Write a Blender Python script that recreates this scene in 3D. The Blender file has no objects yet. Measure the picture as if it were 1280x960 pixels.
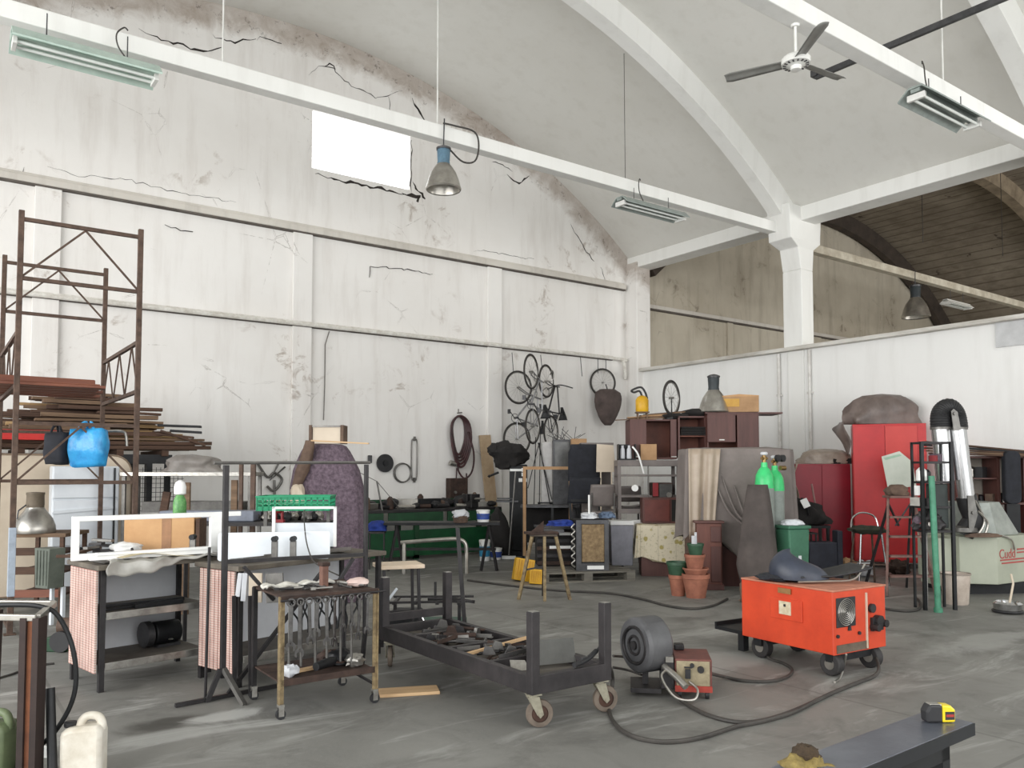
import bpy, math, random
from mathutils import Vector, Matrix, noise
SC = bpy.context.scene
COL = SC.collection
PI = math.pi
random.seed(7)
# ------------------------------------------------------------------ camera, world, lights, exposure
H0, FPX, AZ, YP = 1.5, 1015.0, math.radians(54.1), 541.0
PITCH = math.atan((589 - YP) / FPX)
cam_data = bpy.data.cameras.new('camera'); cam = bpy.data.objects.new('camera', cam_data); COL.objects.link(cam)
cam.location = (0, 0, H0)
cam.rotation_euler = (PI / 2 + PITCH, 0, AZ - PI / 2)
cam_data.sensor_width = 36; cam_data.lens = FPX / 1280 * 36
cam_data.shift_y = (YP - 480) / 1280
cam_data.clip_end = 200; cam_data.clip_start = .05
SC.camera = cam
world = bpy.data.worlds.new('overcast_sky'); SC.world = world; world.use_nodes = True
bg = world.node_tree.nodes['Background']
bg.inputs[0].default_value = (.90, .96, 1.0, 1); bg.inputs[1].default_value = 1.0
def area(name, loc, rot, sx, sy, power, col=(1, .985, .96)):
    l = bpy.data.lights.new(name, 'AREA'); l.shape = 'RECTANGLE'; l.size = sx; l.size_y = sy; l.energy = power; l.color = col
    o = bpy.data.objects.new(name, l); COL.objects.link(o); o.location = loc; o.rotation_euler = rot
    return o
area('daylight_doorway', (4, -5.2, 3.4), (math.radians(97), 0, 0), 15, 5.5, 640)
area('daylight_side_windows', (-8.5, 3.5, 3.6), (math.radians(92), 0, math.radians(-90)), 15, 5.5, 1700)
area('neighbouring_hall_fill', (20, -4.7, 3.6), (math.radians(94), 0, 0), 9, 4, 1050, (1, .99, .96))  # added fill light to brighten the neighbouring hall; its near wall has no window
vs = SC.view_settings
vs.view_transform = 'Standard'; vs.look = 'None'; vs.gamma = 1; vs.use_curve_mapping = False; vs.exposure = 0.1

# ------------------------------------------------------------------ placing helpers (metres in the hall; +X along the side wall, +Y to it)
_F = (math.cos(AZ), math.sin(AZ)); _R = (math.sin(AZ), -math.cos(AZ))
def pl(px, d, z=None):
    l = (px - 640) / FPX * d
    p = (_F[0] * d + _R[0] * l, _F[1] * d + _R[1] * l)
    return p if z is None else (p[0], p[1], z)
def zz(py, d): return H0 + (589 - py) / FPX * d
def dd(py, z=0.0): return (H0 - z) * FPX / (py - 589.0)
def fl(px, py, z=0.0): return pl(px, dd(py, z), z)
FC = AZ - PI / 2
def R(a): return math.radians(a)

# ------------------------------------------------------------------ materials
MATS = {}
def srgb(c):
    return tuple(((v / 255) / 12.92 if v / 255 <= .04045 else ((v / 255 + .055) / 1.055) ** 2.4) for v in c)
def mat(name, c1, c2=None, rough=.6, metal=0.0, scale=6.0, bump=.0, amt=.5, alpha=1.0, emit=0.0, stretch=(1, 1, 1), spec=.5, trans=0.0):
    if name in MATS: return MATS[name]
    m = bpy.data.materials.new(name); m.use_nodes = True; nt = m.node_tree; N = nt.nodes; L = nt.links
    b = N['Principled BSDF']
    b.inputs['Roughness'].default_value = rough; b.inputs['Metallic'].default_value = metal
    b.inputs['Specular IOR Level'].default_value = spec
    c2 = c2 or tuple(v * .72 for v in c1)
    tc = N.new('ShaderNodeTexCoord'); mp = N.new('ShaderNodeMapping'); mp.inputs['Scale'].default_value = stretch
    no = N.new('ShaderNodeTexNoise'); no.inputs['Scale'].default_value = scale; no.inputs['Detail'].default_value = 6; no.inputs['Roughness'].default_value = .65
    L.new(tc.outputs['Object'], mp.inputs[0]); L.new(mp.outputs[0], no.inputs['Vector'])
    r = N.new('ShaderNodeValToRGB'); r.color_ramp.elements[0].position = .5 - amt * .45; r.color_ramp.elements[1].position = .5 + amt * .35
    r.color_ramp.elements[0].color = (*srgb(c2), 1); r.color_ramp.elements[1].color = (*srgb(c1), 1)
    L.new(no.outputs[0], r.inputs[0]); L.new(r.outputs[0], b.inputs['Base Color'])
    if bump:
        bp = N.new('ShaderNodeBump'); bp.inputs['Strength'].default_value = bump; bp.inputs['Distance'].default_value = .02
        L.new(no.outputs[0], bp.inputs['Height']); L.new(bp.outputs[0], b.inputs['Normal'])
    if trans: b.inputs['Transmission Weight'].default_value = trans
    if alpha < 1: b.inputs['Alpha'].default_value = alpha
    if emit:
        L.new(r.outputs[0], b.inputs['Emission Color']); b.inputs['Emission Strength'].default_value = emit
    MATS[name] = m
    return m
class NB:
    """tiny node-graph helper"""
    def __init__(s, m): s.nt = m.node_tree; s.N = s.nt.nodes; s.L = s.nt.links
    def n(s, t, **k):
        o = s.N.new(t)
        for a, v in k.items(): setattr(o, a, v)
        return o
    def put(s, v, i):
        if isinstance(v, (int, float)): i.default_value = v
        elif isinstance(v, tuple): i.default_value = v
        else: s.L.new(v, i)
    def m(s, op, a, b=0.0, c=None, clamp=False):
        o = s.n('ShaderNodeMath', operation=op); o.use_clamp = clamp
        s.put(a, o.inputs[0]); s.put(b, o.inputs[1])
        if c is not None: s.put(c, o.inputs[2])
        return o.outputs[0]
    def noise(s, vec, scale, detail=5, rough=.6, dist=0.0):
        o = s.n('ShaderNodeTexNoise'); s.L.new(vec, o.inputs['Vector'])
        o.inputs['Scale'].default_value = scale; o.inputs['Detail'].default_value = detail; o.inputs['Roughness'].default_value = rough; o.inputs['Distortion'].default_value = dist
        return o.outputs[0]
    def ramp(s, v, lo, hi):
        o = s.n('ShaderNodeMapRange'); s.put(v, o.inputs[0]); o.inputs[1].default_value = lo; o.inputs[2].default_value = hi
        return o.outputs[0]
    def mix(s, f, a, b):
        o = s.n('ShaderNodeMix', data_type='RGBA'); s.put(f, o.inputs[0])
        s.put(a if not isinstance(a, tuple) else (*a, 1), o.inputs[6]); s.put(b if not isinstance(b, tuple) else (*b, 1), o.inputs[7])
        return o.outputs[2]
    def scaled(s, vec, sc):
        o = s.n('ShaderNodeMapping'); s.L.new(vec, o.inputs[0]); o.inputs['Scale'].default_value = sc
        return o.outputs[0]
def start(name, rough):
    m = bpy.data.materials.new(name); m.use_nodes = True; g = NB(m)
    b = g.N['Principled BSDF']; b.inputs['Roughness'].default_value = rough; b.inputs['Specular IOR Level'].default_value = .25
    tc = g.n('ShaderNodeTexCoord'); v = tc.outputs['Object']
    xyz = g.n('ShaderNodeSeparateXYZ'); g.L.new(v, xyz.inputs[0])
    MATS[name] = m
    return m, g, b, v, xyz.outputs
def plaster(name, base, grime, dirt, band=None, amount=.5, splotch=True, lowdirt=0.0):
    """old whitewash; grime = soft cloudy tone, dirt = blotches; band = (cx, zc, R, width): damp strip that follows a vault edge"""
    m, g, b, v, X = start(name, .85)
    n1 = g.noise(v, .45, 6, .6); n2 = g.noise(v, 2.6, 8, .7, .6); n3 = g.noise(g.scaled(v, (3, 3, .35)), 1.5, 5, .6)
    col = g.mix(g.m('MULTIPLY', g.ramp(n1, .35, .7), amount), srgb(base), srgb(grime))
    col = g.mix(g.m('MULTIPLY', g.ramp(n3, .5, .75), .35 * amount), col, srgb(dirt))
    if splotch:
        patch = g.m('MULTIPLY', g.ramp(n1, .52, .62), g.ramp(n2, .56, .66))
        col = g.mix(g.m('MULTIPLY', patch, .75), col, srgb(dirt))
        vo = g.n('ShaderNodeTexVoronoi', feature='DISTANCE_TO_EDGE'); g.L.new(g.scaled(v, (1, 1, 1)), vo.inputs['Vector']); vo.inputs['Scale'].default_value = 1.1
        w = g.m('ADD', vo.outputs['Distance'], g.m('MULTIPLY', g.m('SUBTRACT', n2, .5), .12))
        line = g.m('LESS_THAN', g.m('ABSOLUTE', w), .004)
        line = g.m('MULTIPLY', line, g.ramp(g.noise(v, .8, 3), .56, .64))
        col = g.mix(g.m('MULTIPLY', line, .4), col, srgb((120, 112, 104)))
    if lowdirt:
        lo = g.m('MULTIPLY', g.ramp(X[2], 1.6, 0.0), g.ramp(n2, .35, .65))
        col = g.mix(g.m('MULTIPLY', lo, lowdirt), col, srgb(dirt))
    if band:
        cx, zc, RR, w = band
        dx = g.m('SUBTRACT', X[0], cx); dz = g.m('SUBTRACT', X[2], zc)
        r = g.m('SQRT', g.m('ADD', g.m('MULTIPLY', dx, dx), g.m('MULTIPLY', dz, dz)))
        q = g.m('SUBTRACT', r, RR - w); q = g.m('ADD', q, g.m('MULTIPLY', g.m('SUBTRACT', n2, .5), .5))
        col = g.mix(g.m('MULTIPLY', g.ramp(q, 0.0, .25), g.m('MULTIPLY_ADD', n2, 1.1, .12)), col, srgb(dirt))
        sp = g.m('MULTIPLY', g.ramp(g.noise(v, 9, 4, .7), .6, .68), g.ramp(q, -.15, .2))
        col = g.mix(g.m('MULTIPLY', sp, .6), col, srgb((92, 84, 78)))
    g.L.new(col, b.inputs['Base Color'])
    bp = g.n('ShaderNodeBump'); bp.inputs['Strength'].default_value = .25; bp.inputs['Distance'].default_value = .02
    g.L.new(n2, bp.inputs['Height']); g.L.new(bp.outputs[0], b.inputs['Normal'])
    return m
VC, VZ, VR = 5.0, -3.1, 12.3          # main vault: axis x, axis z, radius
WC, WZ, WR = 20.2, -1.8, 10.7         # neighbouring vault
m_wall = plaster('whitewashed_wall', (236, 234, 231), (221, 217, 212), (160, 146, 134), (VC, VZ, VR, .5), .6)
m_wall2 = plaster('yellowed_wall', (200, 193, 178), (168, 159, 143), (104, 94, 82), (WC, WZ, WR, .5), .9)
m_div = plaster('white_divider_plaster', (238, 238, 236), (226, 226, 224), (190, 186, 180), None, .5, False, .3)
m_vault = plaster('greyed_ceiling_plaster', (222, 221, 216), (210, 208, 201), (186, 182, 172), None, .6, False)
m_conc = plaster('painted_concrete', (238, 238, 235), (222, 222, 218), (176, 172, 164), None, .5, False)
m_ledge = plaster('dirty_ledge_concrete', (214, 210, 202), (190, 184, 176), (130, 122, 114), None, .8, False)
def floor_mat():
    m, g, b, v, X = start('worn_concrete_floor', .55)
    n1 = g.noise(v, .35, 8, .62, .4); n2 = g.noise(v, 1.6, 8, .68, .8); n3 = g.noise(g.scaled(v, (.5, 2.2, 1)), 1.1, 6, .7, 1.0); n4 = g.noise(v, 14, 5, .7)
    col = g.mix(g.ramp(n1, .32, .68), srgb((112, 111, 107)), srgb((142, 141, 136)))
    col = g.mix(g.m('MULTIPLY', g.ramp(n2, .5, .72), .6), col, srgb((84, 82, 79)))
    col = g.mix(g.m('MULTIPLY', g.ramp(n3, .54, .68), .75), col, srgb((172, 172, 168)))
    col = g.mix(g.m('MULTIPLY', g.ramp(n4, .66, .74), .35), col, srgb((185, 183, 178)))
    col = g.mix(g.m('MULTIPLY', g.ramp(g.noise(v, .9, 3, .5), .62, .7), .5), col, srgb((72, 70, 68)))
    # an oil stain and a pale scuffed patch beside the workbenches
    for sx, sy, ra, rb, cc, k in ((1.22, 5.18, .30, .16, (66, 64, 60), .8), (1.55, 5.12, .34, .12, (186, 186, 182), .75), (1.25, 4.95, .4, .12, (176, 176, 172), .5), (5.0, 4.3, .9, .25, (172, 172, 168), .55), (7.6, 3.4, 1.2, .22, (168, 168, 164), .5)):
        ex = g.m('DIVIDE', g.m('SUBTRACT', X[0], sx), ra); ey = g.m('DIVIDE', g.m('SUBTRACT', X[1], sy), rb)
        e = g.m('ADD', g.m('SQRT', g.m('ADD', g.m('MULTIPLY', ex, ex), g.m('MULTIPLY', ey, ey))), g.m('MULTIPLY', g.m('SUBTRACT', n2, .5), 2.2))
        col = g.mix(g.m('MULTIPLY', g.ramp(e, 1.0, .55), k), col, srgb(cc))
    # joints between the cast slabs
    for ax, st, off in ((0, 4.2, 1.35), (1, 4.5, .3)):
        fr = g.m('ABSOLUTE', g.m('SUBTRACT', g.m('FRACT', g.m('DIVIDE', g.m('ADD', X[ax], off), st)), .5))
        ln = g.m('LESS_THAN', fr, .0028)
        col = g.mix(g.m('MULTIPLY', ln, .35), col, srgb((70, 68, 66)))
    g.L.new(col, b.inputs['Base Color'])
    g.L.new(g.m('MULTIPLY_ADD', n2, .5, .3), b.inputs['Roughness'])
    bp = g.n('ShaderNodeBump'); bp.inputs['Strength'].default_value = .2; bp.inputs['Distance'].default_value = .01
    g.L.new(n4, bp.inputs['Height']); g.L.new(bp.outputs[0], b.inputs['Normal'])
    return m
m_floor = floor_mat()
def board_mat():
    m, g, b, v, X = start('brown_vault_tiles', .9)
    n1 = g.noise(v, .5, 6); n2 = g.noise(g.scaled(v, (1, .4, 1)), 5, 6, .7)
    st = g.m('FRACT', g.m('MULTIPLY', X[0], 3.2)); ln = g.m('LESS_THAN', st, .14)
    col = g.mix(g.ramp(n1, .35, .65), srgb((120, 111, 99)), srgb((152, 143, 129)))
    col = g.mix(g.m('MULTIPLY', g.ramp(n2, .45, .7), .6), col, srgb((96, 84, 72)))
    col = g.mix(g.m('MULTIPLY', ln, .6), col, srgb((84, 74, 64)))
    col = g.mix(g.m('MULTIPLY', g.ramp(g.noise(v, 2.2, 3), .66, .7), .7), col, srgb((60, 52, 46)))
    g.L.new(col, b.inputs['Base Color'])
    return m
m_boards = board_mat()

# ------------------------------------------------------------------ mesh builder
def Mx(loc=(0, 0, 0), rx=0, ry=0, rz=0):
    return Matrix.Translation(loc) @ Matrix.Rotation(rz, 4, 'Z') @ Matrix.Rotation(ry, 4, 'Y') @ Matrix.Rotation(rx, 4, 'X')
class MB:
    def __init__(s): s.v = []; s.f = []
    def add(s, vs_, fs, M=None):
        o = len(s.v)
        s.v += [tuple(M @ Vector(p)) if M is not None else tuple(p) for p in vs_]
        s.f += [tuple(i + o for i in f) for f in fs]
        return s
    def bx(s, x0, x1, y0, y1, z0, z1, M=None):
        return s.add([(x, y, z) for z in (z0, z1) for y in (y0, y1) for x in (x0, x1)],
                     [(0, 2, 3, 1), (4, 5, 7, 6), (0, 1, 5, 4), (2, 6, 7, 3), (0, 4, 6, 2), (1, 3, 7, 5)], M)
    def box(s, c, z, M=None, rz=0, rx=0, ry=0):
        T = Mx(c, rx, ry, rz); T = M @ T if M is not None else T
        a, b, h = z[0] / 2, z[1] / 2, z[2] / 2
        return s.bx(-a, a, -b, b, -h, h, T)
    def bar(s, p, q, w, h=None, up=(0, 0, 1)):
        p, q = Vector(p), Vector(q); h = h or w; d = q - p; L = d.length
        if L < 1e-6: return s
        d.normalize(); u = Vector(up)
        if abs(d.dot(u)) > .98: u = Vector((0, 1, 0))
        x = d.cross(u).normalized(); y = x.cross(d)
        T = Matrix((x, y, d)).transposed().to_4x4(); T.translation = p
        return s.bx(-w / 2, w / 2, -h / 2, h / 2, 0, L, T)
    def tube(s, pts, r, n=8, closed=False, caps=True):
        P = [Vector(p) for p in pts]; m = len(P)
        rr = r if isinstance(r, (list, tuple)) else [r] * m
        t0 = (P[1] - P[0]).normalized(); u = t0.orthogonal().normalized(); vs_ = []; pt = t0
        for i in range(m):
            if closed: t = (P[(i + 1) % m] - P[i - 1])
            else: t = P[min(i + 1, m - 1)] - P[max(i - 1, 0)]
            if t.length < 1e-9: t = pt
            t.normalize(); q = pt.rotation_difference(t); u = q @ u; u = (u - t * u.dot(t)).normalized(); w = t.cross(u); pt = t
            for k in range(n):
                a = 2 * PI * k / n; vs_.append(P[i] + (u * math.cos(a) + w * math.sin(a)) * rr[i])
        fs = []
        for i in range(m if closed else m - 1):
            j = (i + 1) % m
            for k in range(n):
                l = (k + 1) % n; fs.append((i * n + k, i * n + l, j * n + l, j * n + k))
        if not closed and caps: fs += [tuple(range(n))[::-1], tuple(range((m - 1) * n, m * n))]
        return s.add(vs_, fs)
    def cyl(s, p, q, r0, r1=None, n=16):
        return s.tube([p, q], [r0, r0 if r1 is None else r1], n)
    def lathe(s, prof, c=(0, 0, 0), n=20, M=None, caps=True):
        vs_ = [(c[0] + r * math.cos(2 * PI * k / n), c[1] + r * math.sin(2 * PI * k / n), c[2] + z) for r, z in prof for k in range(n)]
        fs = [(i * n + k, i * n + (k + 1) % n, (i + 1) * n + (k + 1) % n, (i + 1) * n + k) for i in range(len(prof) - 1) for k in range(n)]
        if caps: fs += [tuple(range(n))[::-1], tuple(range((len(prof) - 1) * n, len(prof) * n))]
        return s.add(vs_, fs, M)
    def torus(s, R_, r, n=28, m=8, M=None):
        vs_ = []; fs = []
        for i in range(n):
            a = 2 * PI * i / n
            for k in range(m):
                b = 2 * PI * k / m; vs_.append(((R_ + r * math.cos(b)) * math.cos(a), (R_ + r * math.cos(b)) * math.sin(a), r * math.sin(b)))
                fs.append((i * m + k, ((i + 1) % n) * m + k, ((i + 1) % n) * m + (k + 1) % m, i * m + (k + 1) % m))
        return s.add(vs_, fs, M)
    def prism(s, poly, a, b, M=None):
        """poly in (x, z), extruded from y=a to y=b"""
        n = len(poly)
        vs_ = [(x, a, z) for x, z in poly] + [(x, b, z) for x, z in poly]
        fs = [tuple(range(n)), tuple(range(n, 2 * n))[::-1]] + [(i, i + n, (i + 1) % n + n, (i + 1) % n) for i in range(n)]
        return s.add(vs_, fs, M)
    def grid(s, fn, nu, nv, M=None, th=0.0):
        vs_ = [fn(i / nu, j / nv) for j in range(nv + 1) for i in range(nu + 1)]
        fs = [(j * (nu + 1) + i, j * (nu + 1) + i + 1, (j + 1) * (nu + 1) + i + 1, (j + 1) * (nu + 1) + i) for j in range(nv) for i in range(nu)]
        return s.add(vs_, fs, M)
    def loft(s, rings, M=None, cap=True):
        n = len(rings[0]); vs_ = [p for r in rings for p in r]
        fs = [(i * n + k, i * n + (k + 1) % n, (i + 1) * n + (k + 1) % n, (i + 1) * n + k) for i in range(len(rings) - 1) for k in range(n)]
        if cap: fs += [tuple(range(n))[::-1], tuple(range((len(rings) - 1) * n, len(rings) * n))]
        return s.add(vs_, fs, M)
    def blob(s, c, sz, seed=0, amp=.18, freq=1.6, nu=20, nv=12, flat=-1.0):
        rings = []
        for j in range(nv + 1):
            t = PI * j / nv; rings.append([])
            for i in range(nu):
                a = 2 * PI * i / nu
                d = Vector((math.sin(t) * math.cos(a), math.sin(t) * math.sin(a), -math.cos(t)))
                k = 1 + amp * noise.noise(d * freq + Vector((seed * 7.3, seed * 1.7, 0))) + amp * .5 * noise.noise(d * freq * 2.7 + Vector((seed, 9, 3)))
                z = max(d.z * k, flat)
                rings[-1].append((c[0] + d.x * k * sz[0] / 2, c[1] + d.y * k * sz[1] / 2, c[2] + z * sz[2] / 2))
        return s.loft(rings)
    def obj(s, name, m, parent=None, bevel=0.0, smooth=False, solid=0.0, sub=0, ang=40):
        me = bpy.data.meshes.new(name); me.from_pydata(s.v, [], s.f)
        me.materials.append(m); me.update()
        if smooth:
            me.polygons.foreach_set('use_smooth', [True] * len(me.polygons))
            me.set_sharp_from_angle(angle=R(ang))
        o = bpy.data.objects.new(name, me); COL.objects.link(o)
        if parent is not None: o.parent = parent
        if solid:
            k = o.modifiers.new('solid', 'SOLIDIFY'); k.thickness = solid; k.offset = 0
        if sub:
            k = o.modifiers.new('sub', 'SUBSURF'); k.levels = sub; k.render_levels = sub
        if bevel:
            k = o.modifiers.new('bevel', 'BEVEL'); k.width = bevel; k.segments = 2; k.limit_method = 'ANGLE'; k.angle_limit = R(50)
        return o
def thing(name, label, cat, loc=(0, 0, 0), rz=0.0, group=None):
    o = bpy.data.objects.new(name, None); COL.objects.link(o); o.empty_display_size = .1
    o.location = loc if len(loc) == 3 else (*loc, 0); o.rotation_euler = (0, 0, rz); o['label'] = label; o['category'] = cat
    if group: o['group'] = group
    return o
def tag(o, label, cat, group=None, kind=None):
    o['label'] = label; o['category'] = cat
    if group: o['group'] = group
    if kind: o['kind'] = kind
    return o
def put(o, loc, rz=0.0, rx=0.0, ry=0.0):
    o.location = loc; o.rotation_euler = (rx, ry, rz); return o
def struct(o): o['kind'] = 'structure'; return o
def dup(root, loc=None, rz=None, label=None, group=None, rot=None):
    r = root.copy(); COL.objects.link(r)
    if loc is not None: r.location = loc
    if rot is not None: r.rotation_euler = rot
    elif rz is not None: r.rotation_euler = (r.rotation_euler[0], r.rotation_euler[1], rz)
    if label: r['label'] = label
    if group: r['group'] = group
    for ch in list(root.children):
        c = ch.copy(); COL.objects.link(c); c.parent = r
        for g_ in list(ch.children):
            e = g_.copy(); COL.objects.link(e); e.parent = c
    return r
def smooth_path(pts, k=6, closed=False):
    P = [Vector(p) for p in pts]; out = []; n = len(P)
    for i in range(n if closed else n - 1):
        if closed: a, b, c, d = P[i - 1], P[i], P[(i + 1) % n], P[(i + 2) % n]
        else: a, b, c, d = P[max(i - 1, 0)], P[i], P[i + 1], P[min(i + 2, n - 1)]
        for j in range(k):
            t = j / k; out.append(.5 * ((2 * b) + (c - a) * t + (2 * a - 5 * b + 4 * c - d) * t * t + (3 * b - a - 3 * c + d) * t ** 3))
    if not closed: out.append(P[-1])
    return out
def cover(W, D, Ht, fold=.03, nf=9, seed=0, taper=.0, top=.03, rnd=.18, hem=.05, lean=0.0, N=72, rows=14, power=5):
    """a sheet thrown over something W x D x Ht: closed shell with folds that deepen to the hem"""
    mb = MB(); rings = []
    def ring(z, sc, fa):
        out = []
        for i in range(N):
            a = 2 * PI * i / N; c_, s_ = math.cos(a), math.sin(a)
            e = 2.0 / power; x = math.copysign(abs(c_) ** e, c_) * W / 2; y = math.copysign(abs(s_) ** e, s_) * D / 2
            f = fa * (math.sin(a * nf + seed + 1.3 * math.sin(a * 3 + seed)) + .5 * math.sin(a * nf * 2.3 + seed * 2))
            l = math.hypot(x, y) or 1
            k = sc * (1 + f / l)
            zz_ = z
            if z < .02 + hem and hem: zz_ = z + hem * (.5 + .5 * math.sin(a * 5 + seed * 3))
            out.append((x * k + lean * (z / Ht), y * k, zz_))
        return out
    for j in range(rows):
        t = j / (rows - 1); z = t * (Ht - rnd * .4)
        fa = fold * (1 - t) ** .8 + fold * .12
        rings.append(ring(z, 1 + taper * (1 - t), fa))
    for sc, dz in ((.975, .12), (.92, .26), (.8, .34), (.55, .4), (.25, .4), (.04, .4)):
        r = ring(Ht - rnd * .4 + rnd * dz, sc, fold * .1)
        r = [(x, y, z + top * noise.noise(Vector((x * 4 + seed, y * 4, 0)))) for x, y, z in r]
        rings.append(r)
    return mb.loft(rings)
# ================================================================== the hall
def vault_z(x, c=VC, zc=VZ, r=VR): return zc + math.sqrt(r * r - (x - c) ** 2)
YA, YB, XA, XB, XC = -5.0, 13.3, -3.0, 13.0, 27.4
o = MB().bx(-9, XC + .4, -9, 13.8, -.12, 0).obj('floor', m_floor); struct(o)
def vault(name, m, x0, x1, c, zc, r, y0, y1, th=.16, n=64):
    mb = MB(); xs = [x0 + (x1 - x0) * i / n for i in range(n + 1)]
    lo = [(x, vault_z(x, c, zc, r)) for x in xs]; up = [(x, vault_z(x, c, zc, r) + th) for x in xs]
    mb.prism_strip = None
    for a in range(n):
        mb.prism([lo[a], lo[a + 1], up[a + 1], up[a]], y0, y1)
    return struct(mb.obj(name, m, smooth=False))
def vault_skin(name, m, x0, x1, c, zc, r, y0, y1, th=.16, n=72):
    xs = [x0 + (x1 - x0) * i / n for i in range(n + 1)]
    sec = [(x, vault_z(x, c, zc, r)) for x in xs] + [(x, vault_z(x, c, zc, r) + th) for x in reversed(xs)]
    k = len(sec); v = [(x, y, z) for y in (y0, y1) for x, z in sec]
    f = [(i, (i + 1) % k, (i + 1) % k + k, i + k) for i in range(k)]
    mb = MB(); mb.add(v, f)
    return struct(mb.obj(name, m, smooth=True, ang=30))
vault_skin('ceiling', m_vault, XA, XB + .1, VC, VZ, VR, YA, YB + .2)
vault_skin('ceiling_neighbouring_hall', m_boards, XB + .1, XC, WC, WZ, WR, YA, YB + .2)
# end wall (towards +Y): lower wall, thicker upper wall, window opening 5.32..7.25 x 6.75..7.8
def wall_arch(name, m, x0, x1, z0, y0, y1, c, zc, r, hole=None, extra=0.1):
    mb = MB()
    xs = [x0 + (x1 - x0) * i / 48 for i in range(49)]
    if hole: xs = sorted(set([x for x in xs if not (hole[0] < x < hole[1])] + [hole[0], hole[1]]))
    for a, b in zip(xs, xs[1:]):
        za, zb = vault_z(a, c, zc, r) + extra, vault_z(b, c, zc, r) + extra
        if hole and a >= hole[0] - 1e-6 and b <= hole[1] + 1e-6:
            mb.prism([(a, z0), (b, z0), (b, hole[2]), (a, hole[2])], y0, y1)
            mb.prism([(a, hole[3]), (b, hole[3]), (b, zb), (a, za)], y0, y1)
        else: mb.prism([(a, z0), (b, z0), (b, zb), (a, za)], y0, y1)
    return struct(mb.obj(name, m))
WIN = (5.32, 7.25, 6.77, 7.80)
struct(MB().bx(XA, XB, YB, YB + .3, 0, 5.64).obj('wall_side', m_wall))
wall_arch('wall_side_upper', m_wall, XA, XB, 5.64, YB - .02, YB + .3, VC, VZ, VR, WIN)
struct(MB().bx(XB, XC, YB, YB + .3, 0, 5.3).obj('wall_neighbouring_side', m_wall2))
wall_arch('wall_neighbouring_upper', m_wall2, XB, XC, 5.3, YB - .02, YB + .3, WC, WZ, WR)
struct(MB().bx(XC, XC + .3, YA, YB, 0, 6.4).obj('wall_neighbouring_far', m_wall2))
struct(MB().bx(XB, XC, YA - .3, YA, 0, 9.0).obj('wall_neighbouring_near', m_wall2))
# ledges, string courses and pilasters on the side wall
struct(MB().bx(XA, XB - .25, YB - .10, YB, 5.60, 5.70).bx(XA, XB - .25, YB - .05, YB, 5.70, 5.75).obj('trim_1', m_ledge, bevel=.012))
struct(MB().bx(XB + .2, XC, YB - .1, YB, 5.27, 5.36).obj('trim_2', m_ledge, bevel=.012))
m_ledge_shade = mat('ledge_shade_strip', (104, 98, 92), (70, 64, 60), .95, 0, 3)  # dark strips that put the shade line beneath each ledge into colour
struct(MB().bx(XA, XB - .25, YB - .075, YB, 5.575, 5.6).obj('trim_40', m_ledge_shade))
struct(MB().bx(XB + .2, XC, YB - .08, YB, 5.235, 5.27).obj('trim_41', m_ledge_shade))
struct(MB().bx(XA, 12.35, YB - .065, YB, 3.962, 3.98).obj('trim_42', m_ledge_shade))
m_pipe = mat('white_painted_conduit', (228, 226, 220), (190, 184, 174), .5, 0, 9)
pp = MB().bx(XA, 12.35, YB - .07, YB, 3.98, 4.06)
pp.tube(smooth_path([(XA, YB - .11, 4.0), (4, YB - .11, 4.0), (9, YB - .11, 4.005), (12.4, YB - .11, 4.0), (12.62, YB - .11, 3.95), (12.68, YB - .11, 3.75), (12.68, YB - .11, 3.55)], 6), .035, 8)
struct(pp.obj('trim_3', m_pipe, smooth=True))
for i, (a, b) in enumerate([(1.18, 1.52), (5.0, 5.34), (9.0, 9.34)]):
    struct(MB().bx(a, b, YB - .06, YB, 0, 5.6).obj('trim_%d' % (4 + i), m_wall, bevel=.008))
for i, (a, b) in enumerate([(16.3, 16.5), (19.9, 20.3), (24.2, 24.6)]):
    struct(MB().bx(a, b, YB - .06, YB, 3.0, 5.3).obj('trim_%d' % (7 + i), m_wall2, bevel=.008))
# the divider wall with its cap
struct(MB().bx(XB, XB + .22, YA, YB, 0, 3.72).obj('wall_divider', m_div))
m_cap = mat('weathered_cap_board', (222, 220, 214), (160, 154, 144), .7, 0, 5, .3, stretch=(1, .2, 1))
struct(MB().bx(XB - .14, XB + .26, YA, 13.28, 3.72, 3.79).obj('trim_10', m_cap, bevel=.008))
struct(MB().bx(XB - .03, XB, 4.2, 5.55, 3.35, 3.72).obj('trim_11', mat('grey_rendered_patch', (205, 206, 207), (182, 183, 184), .8, 0, 5)))
# columns: corner pier, mid column on the divider, eaves beam, brackets
cb = MB()
cb.bx(12.82, 13.25, 12.95, 13.32, 0, 6.2)
struct(cb.obj('trim_12', m_wall, bevel=.02))
for i, y in enumerate((9.0, 4.55, .1)):
    mb = MB()
    mb.bx(12.9, 13.26, y - .2, y + .2, 3.79, 5.2).bx(12.965, 13.05, y - .17, y + .17, 0, 3.72)
    mb.loft([[(12.9, y - .2, 5.2), (13.26, y - .2, 5.2), (13.26, y + .2, 5.2), (12.9, y + .2, 5.2)],
             [(12.82, y - .2, 5.6), (13.30, y - .2, 5.6), (13.30, y + .2, 5.6), (12.82, y + .2, 5.6)],
             [(12.55, y - .24, 5.72), (13.45, y - .24, 5.72), (13.45, y + .24, 5.72), (12.55, y + .24, 5.72)],
             [(12.50, y - .24, 6.35), (13.5, y - .24, 6.35), (13.5, y + .24, 6.35), (12.50, y + .24, 6.35)]])
    struct(mb.obj('trim_%d' % (13 + i), m_conc, bevel=.015))
struct(MB().bx(12.86, 13.3, YA, YB, 6.08, 6.34).obj('trim_16', m_conc, bevel=.012))
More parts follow.
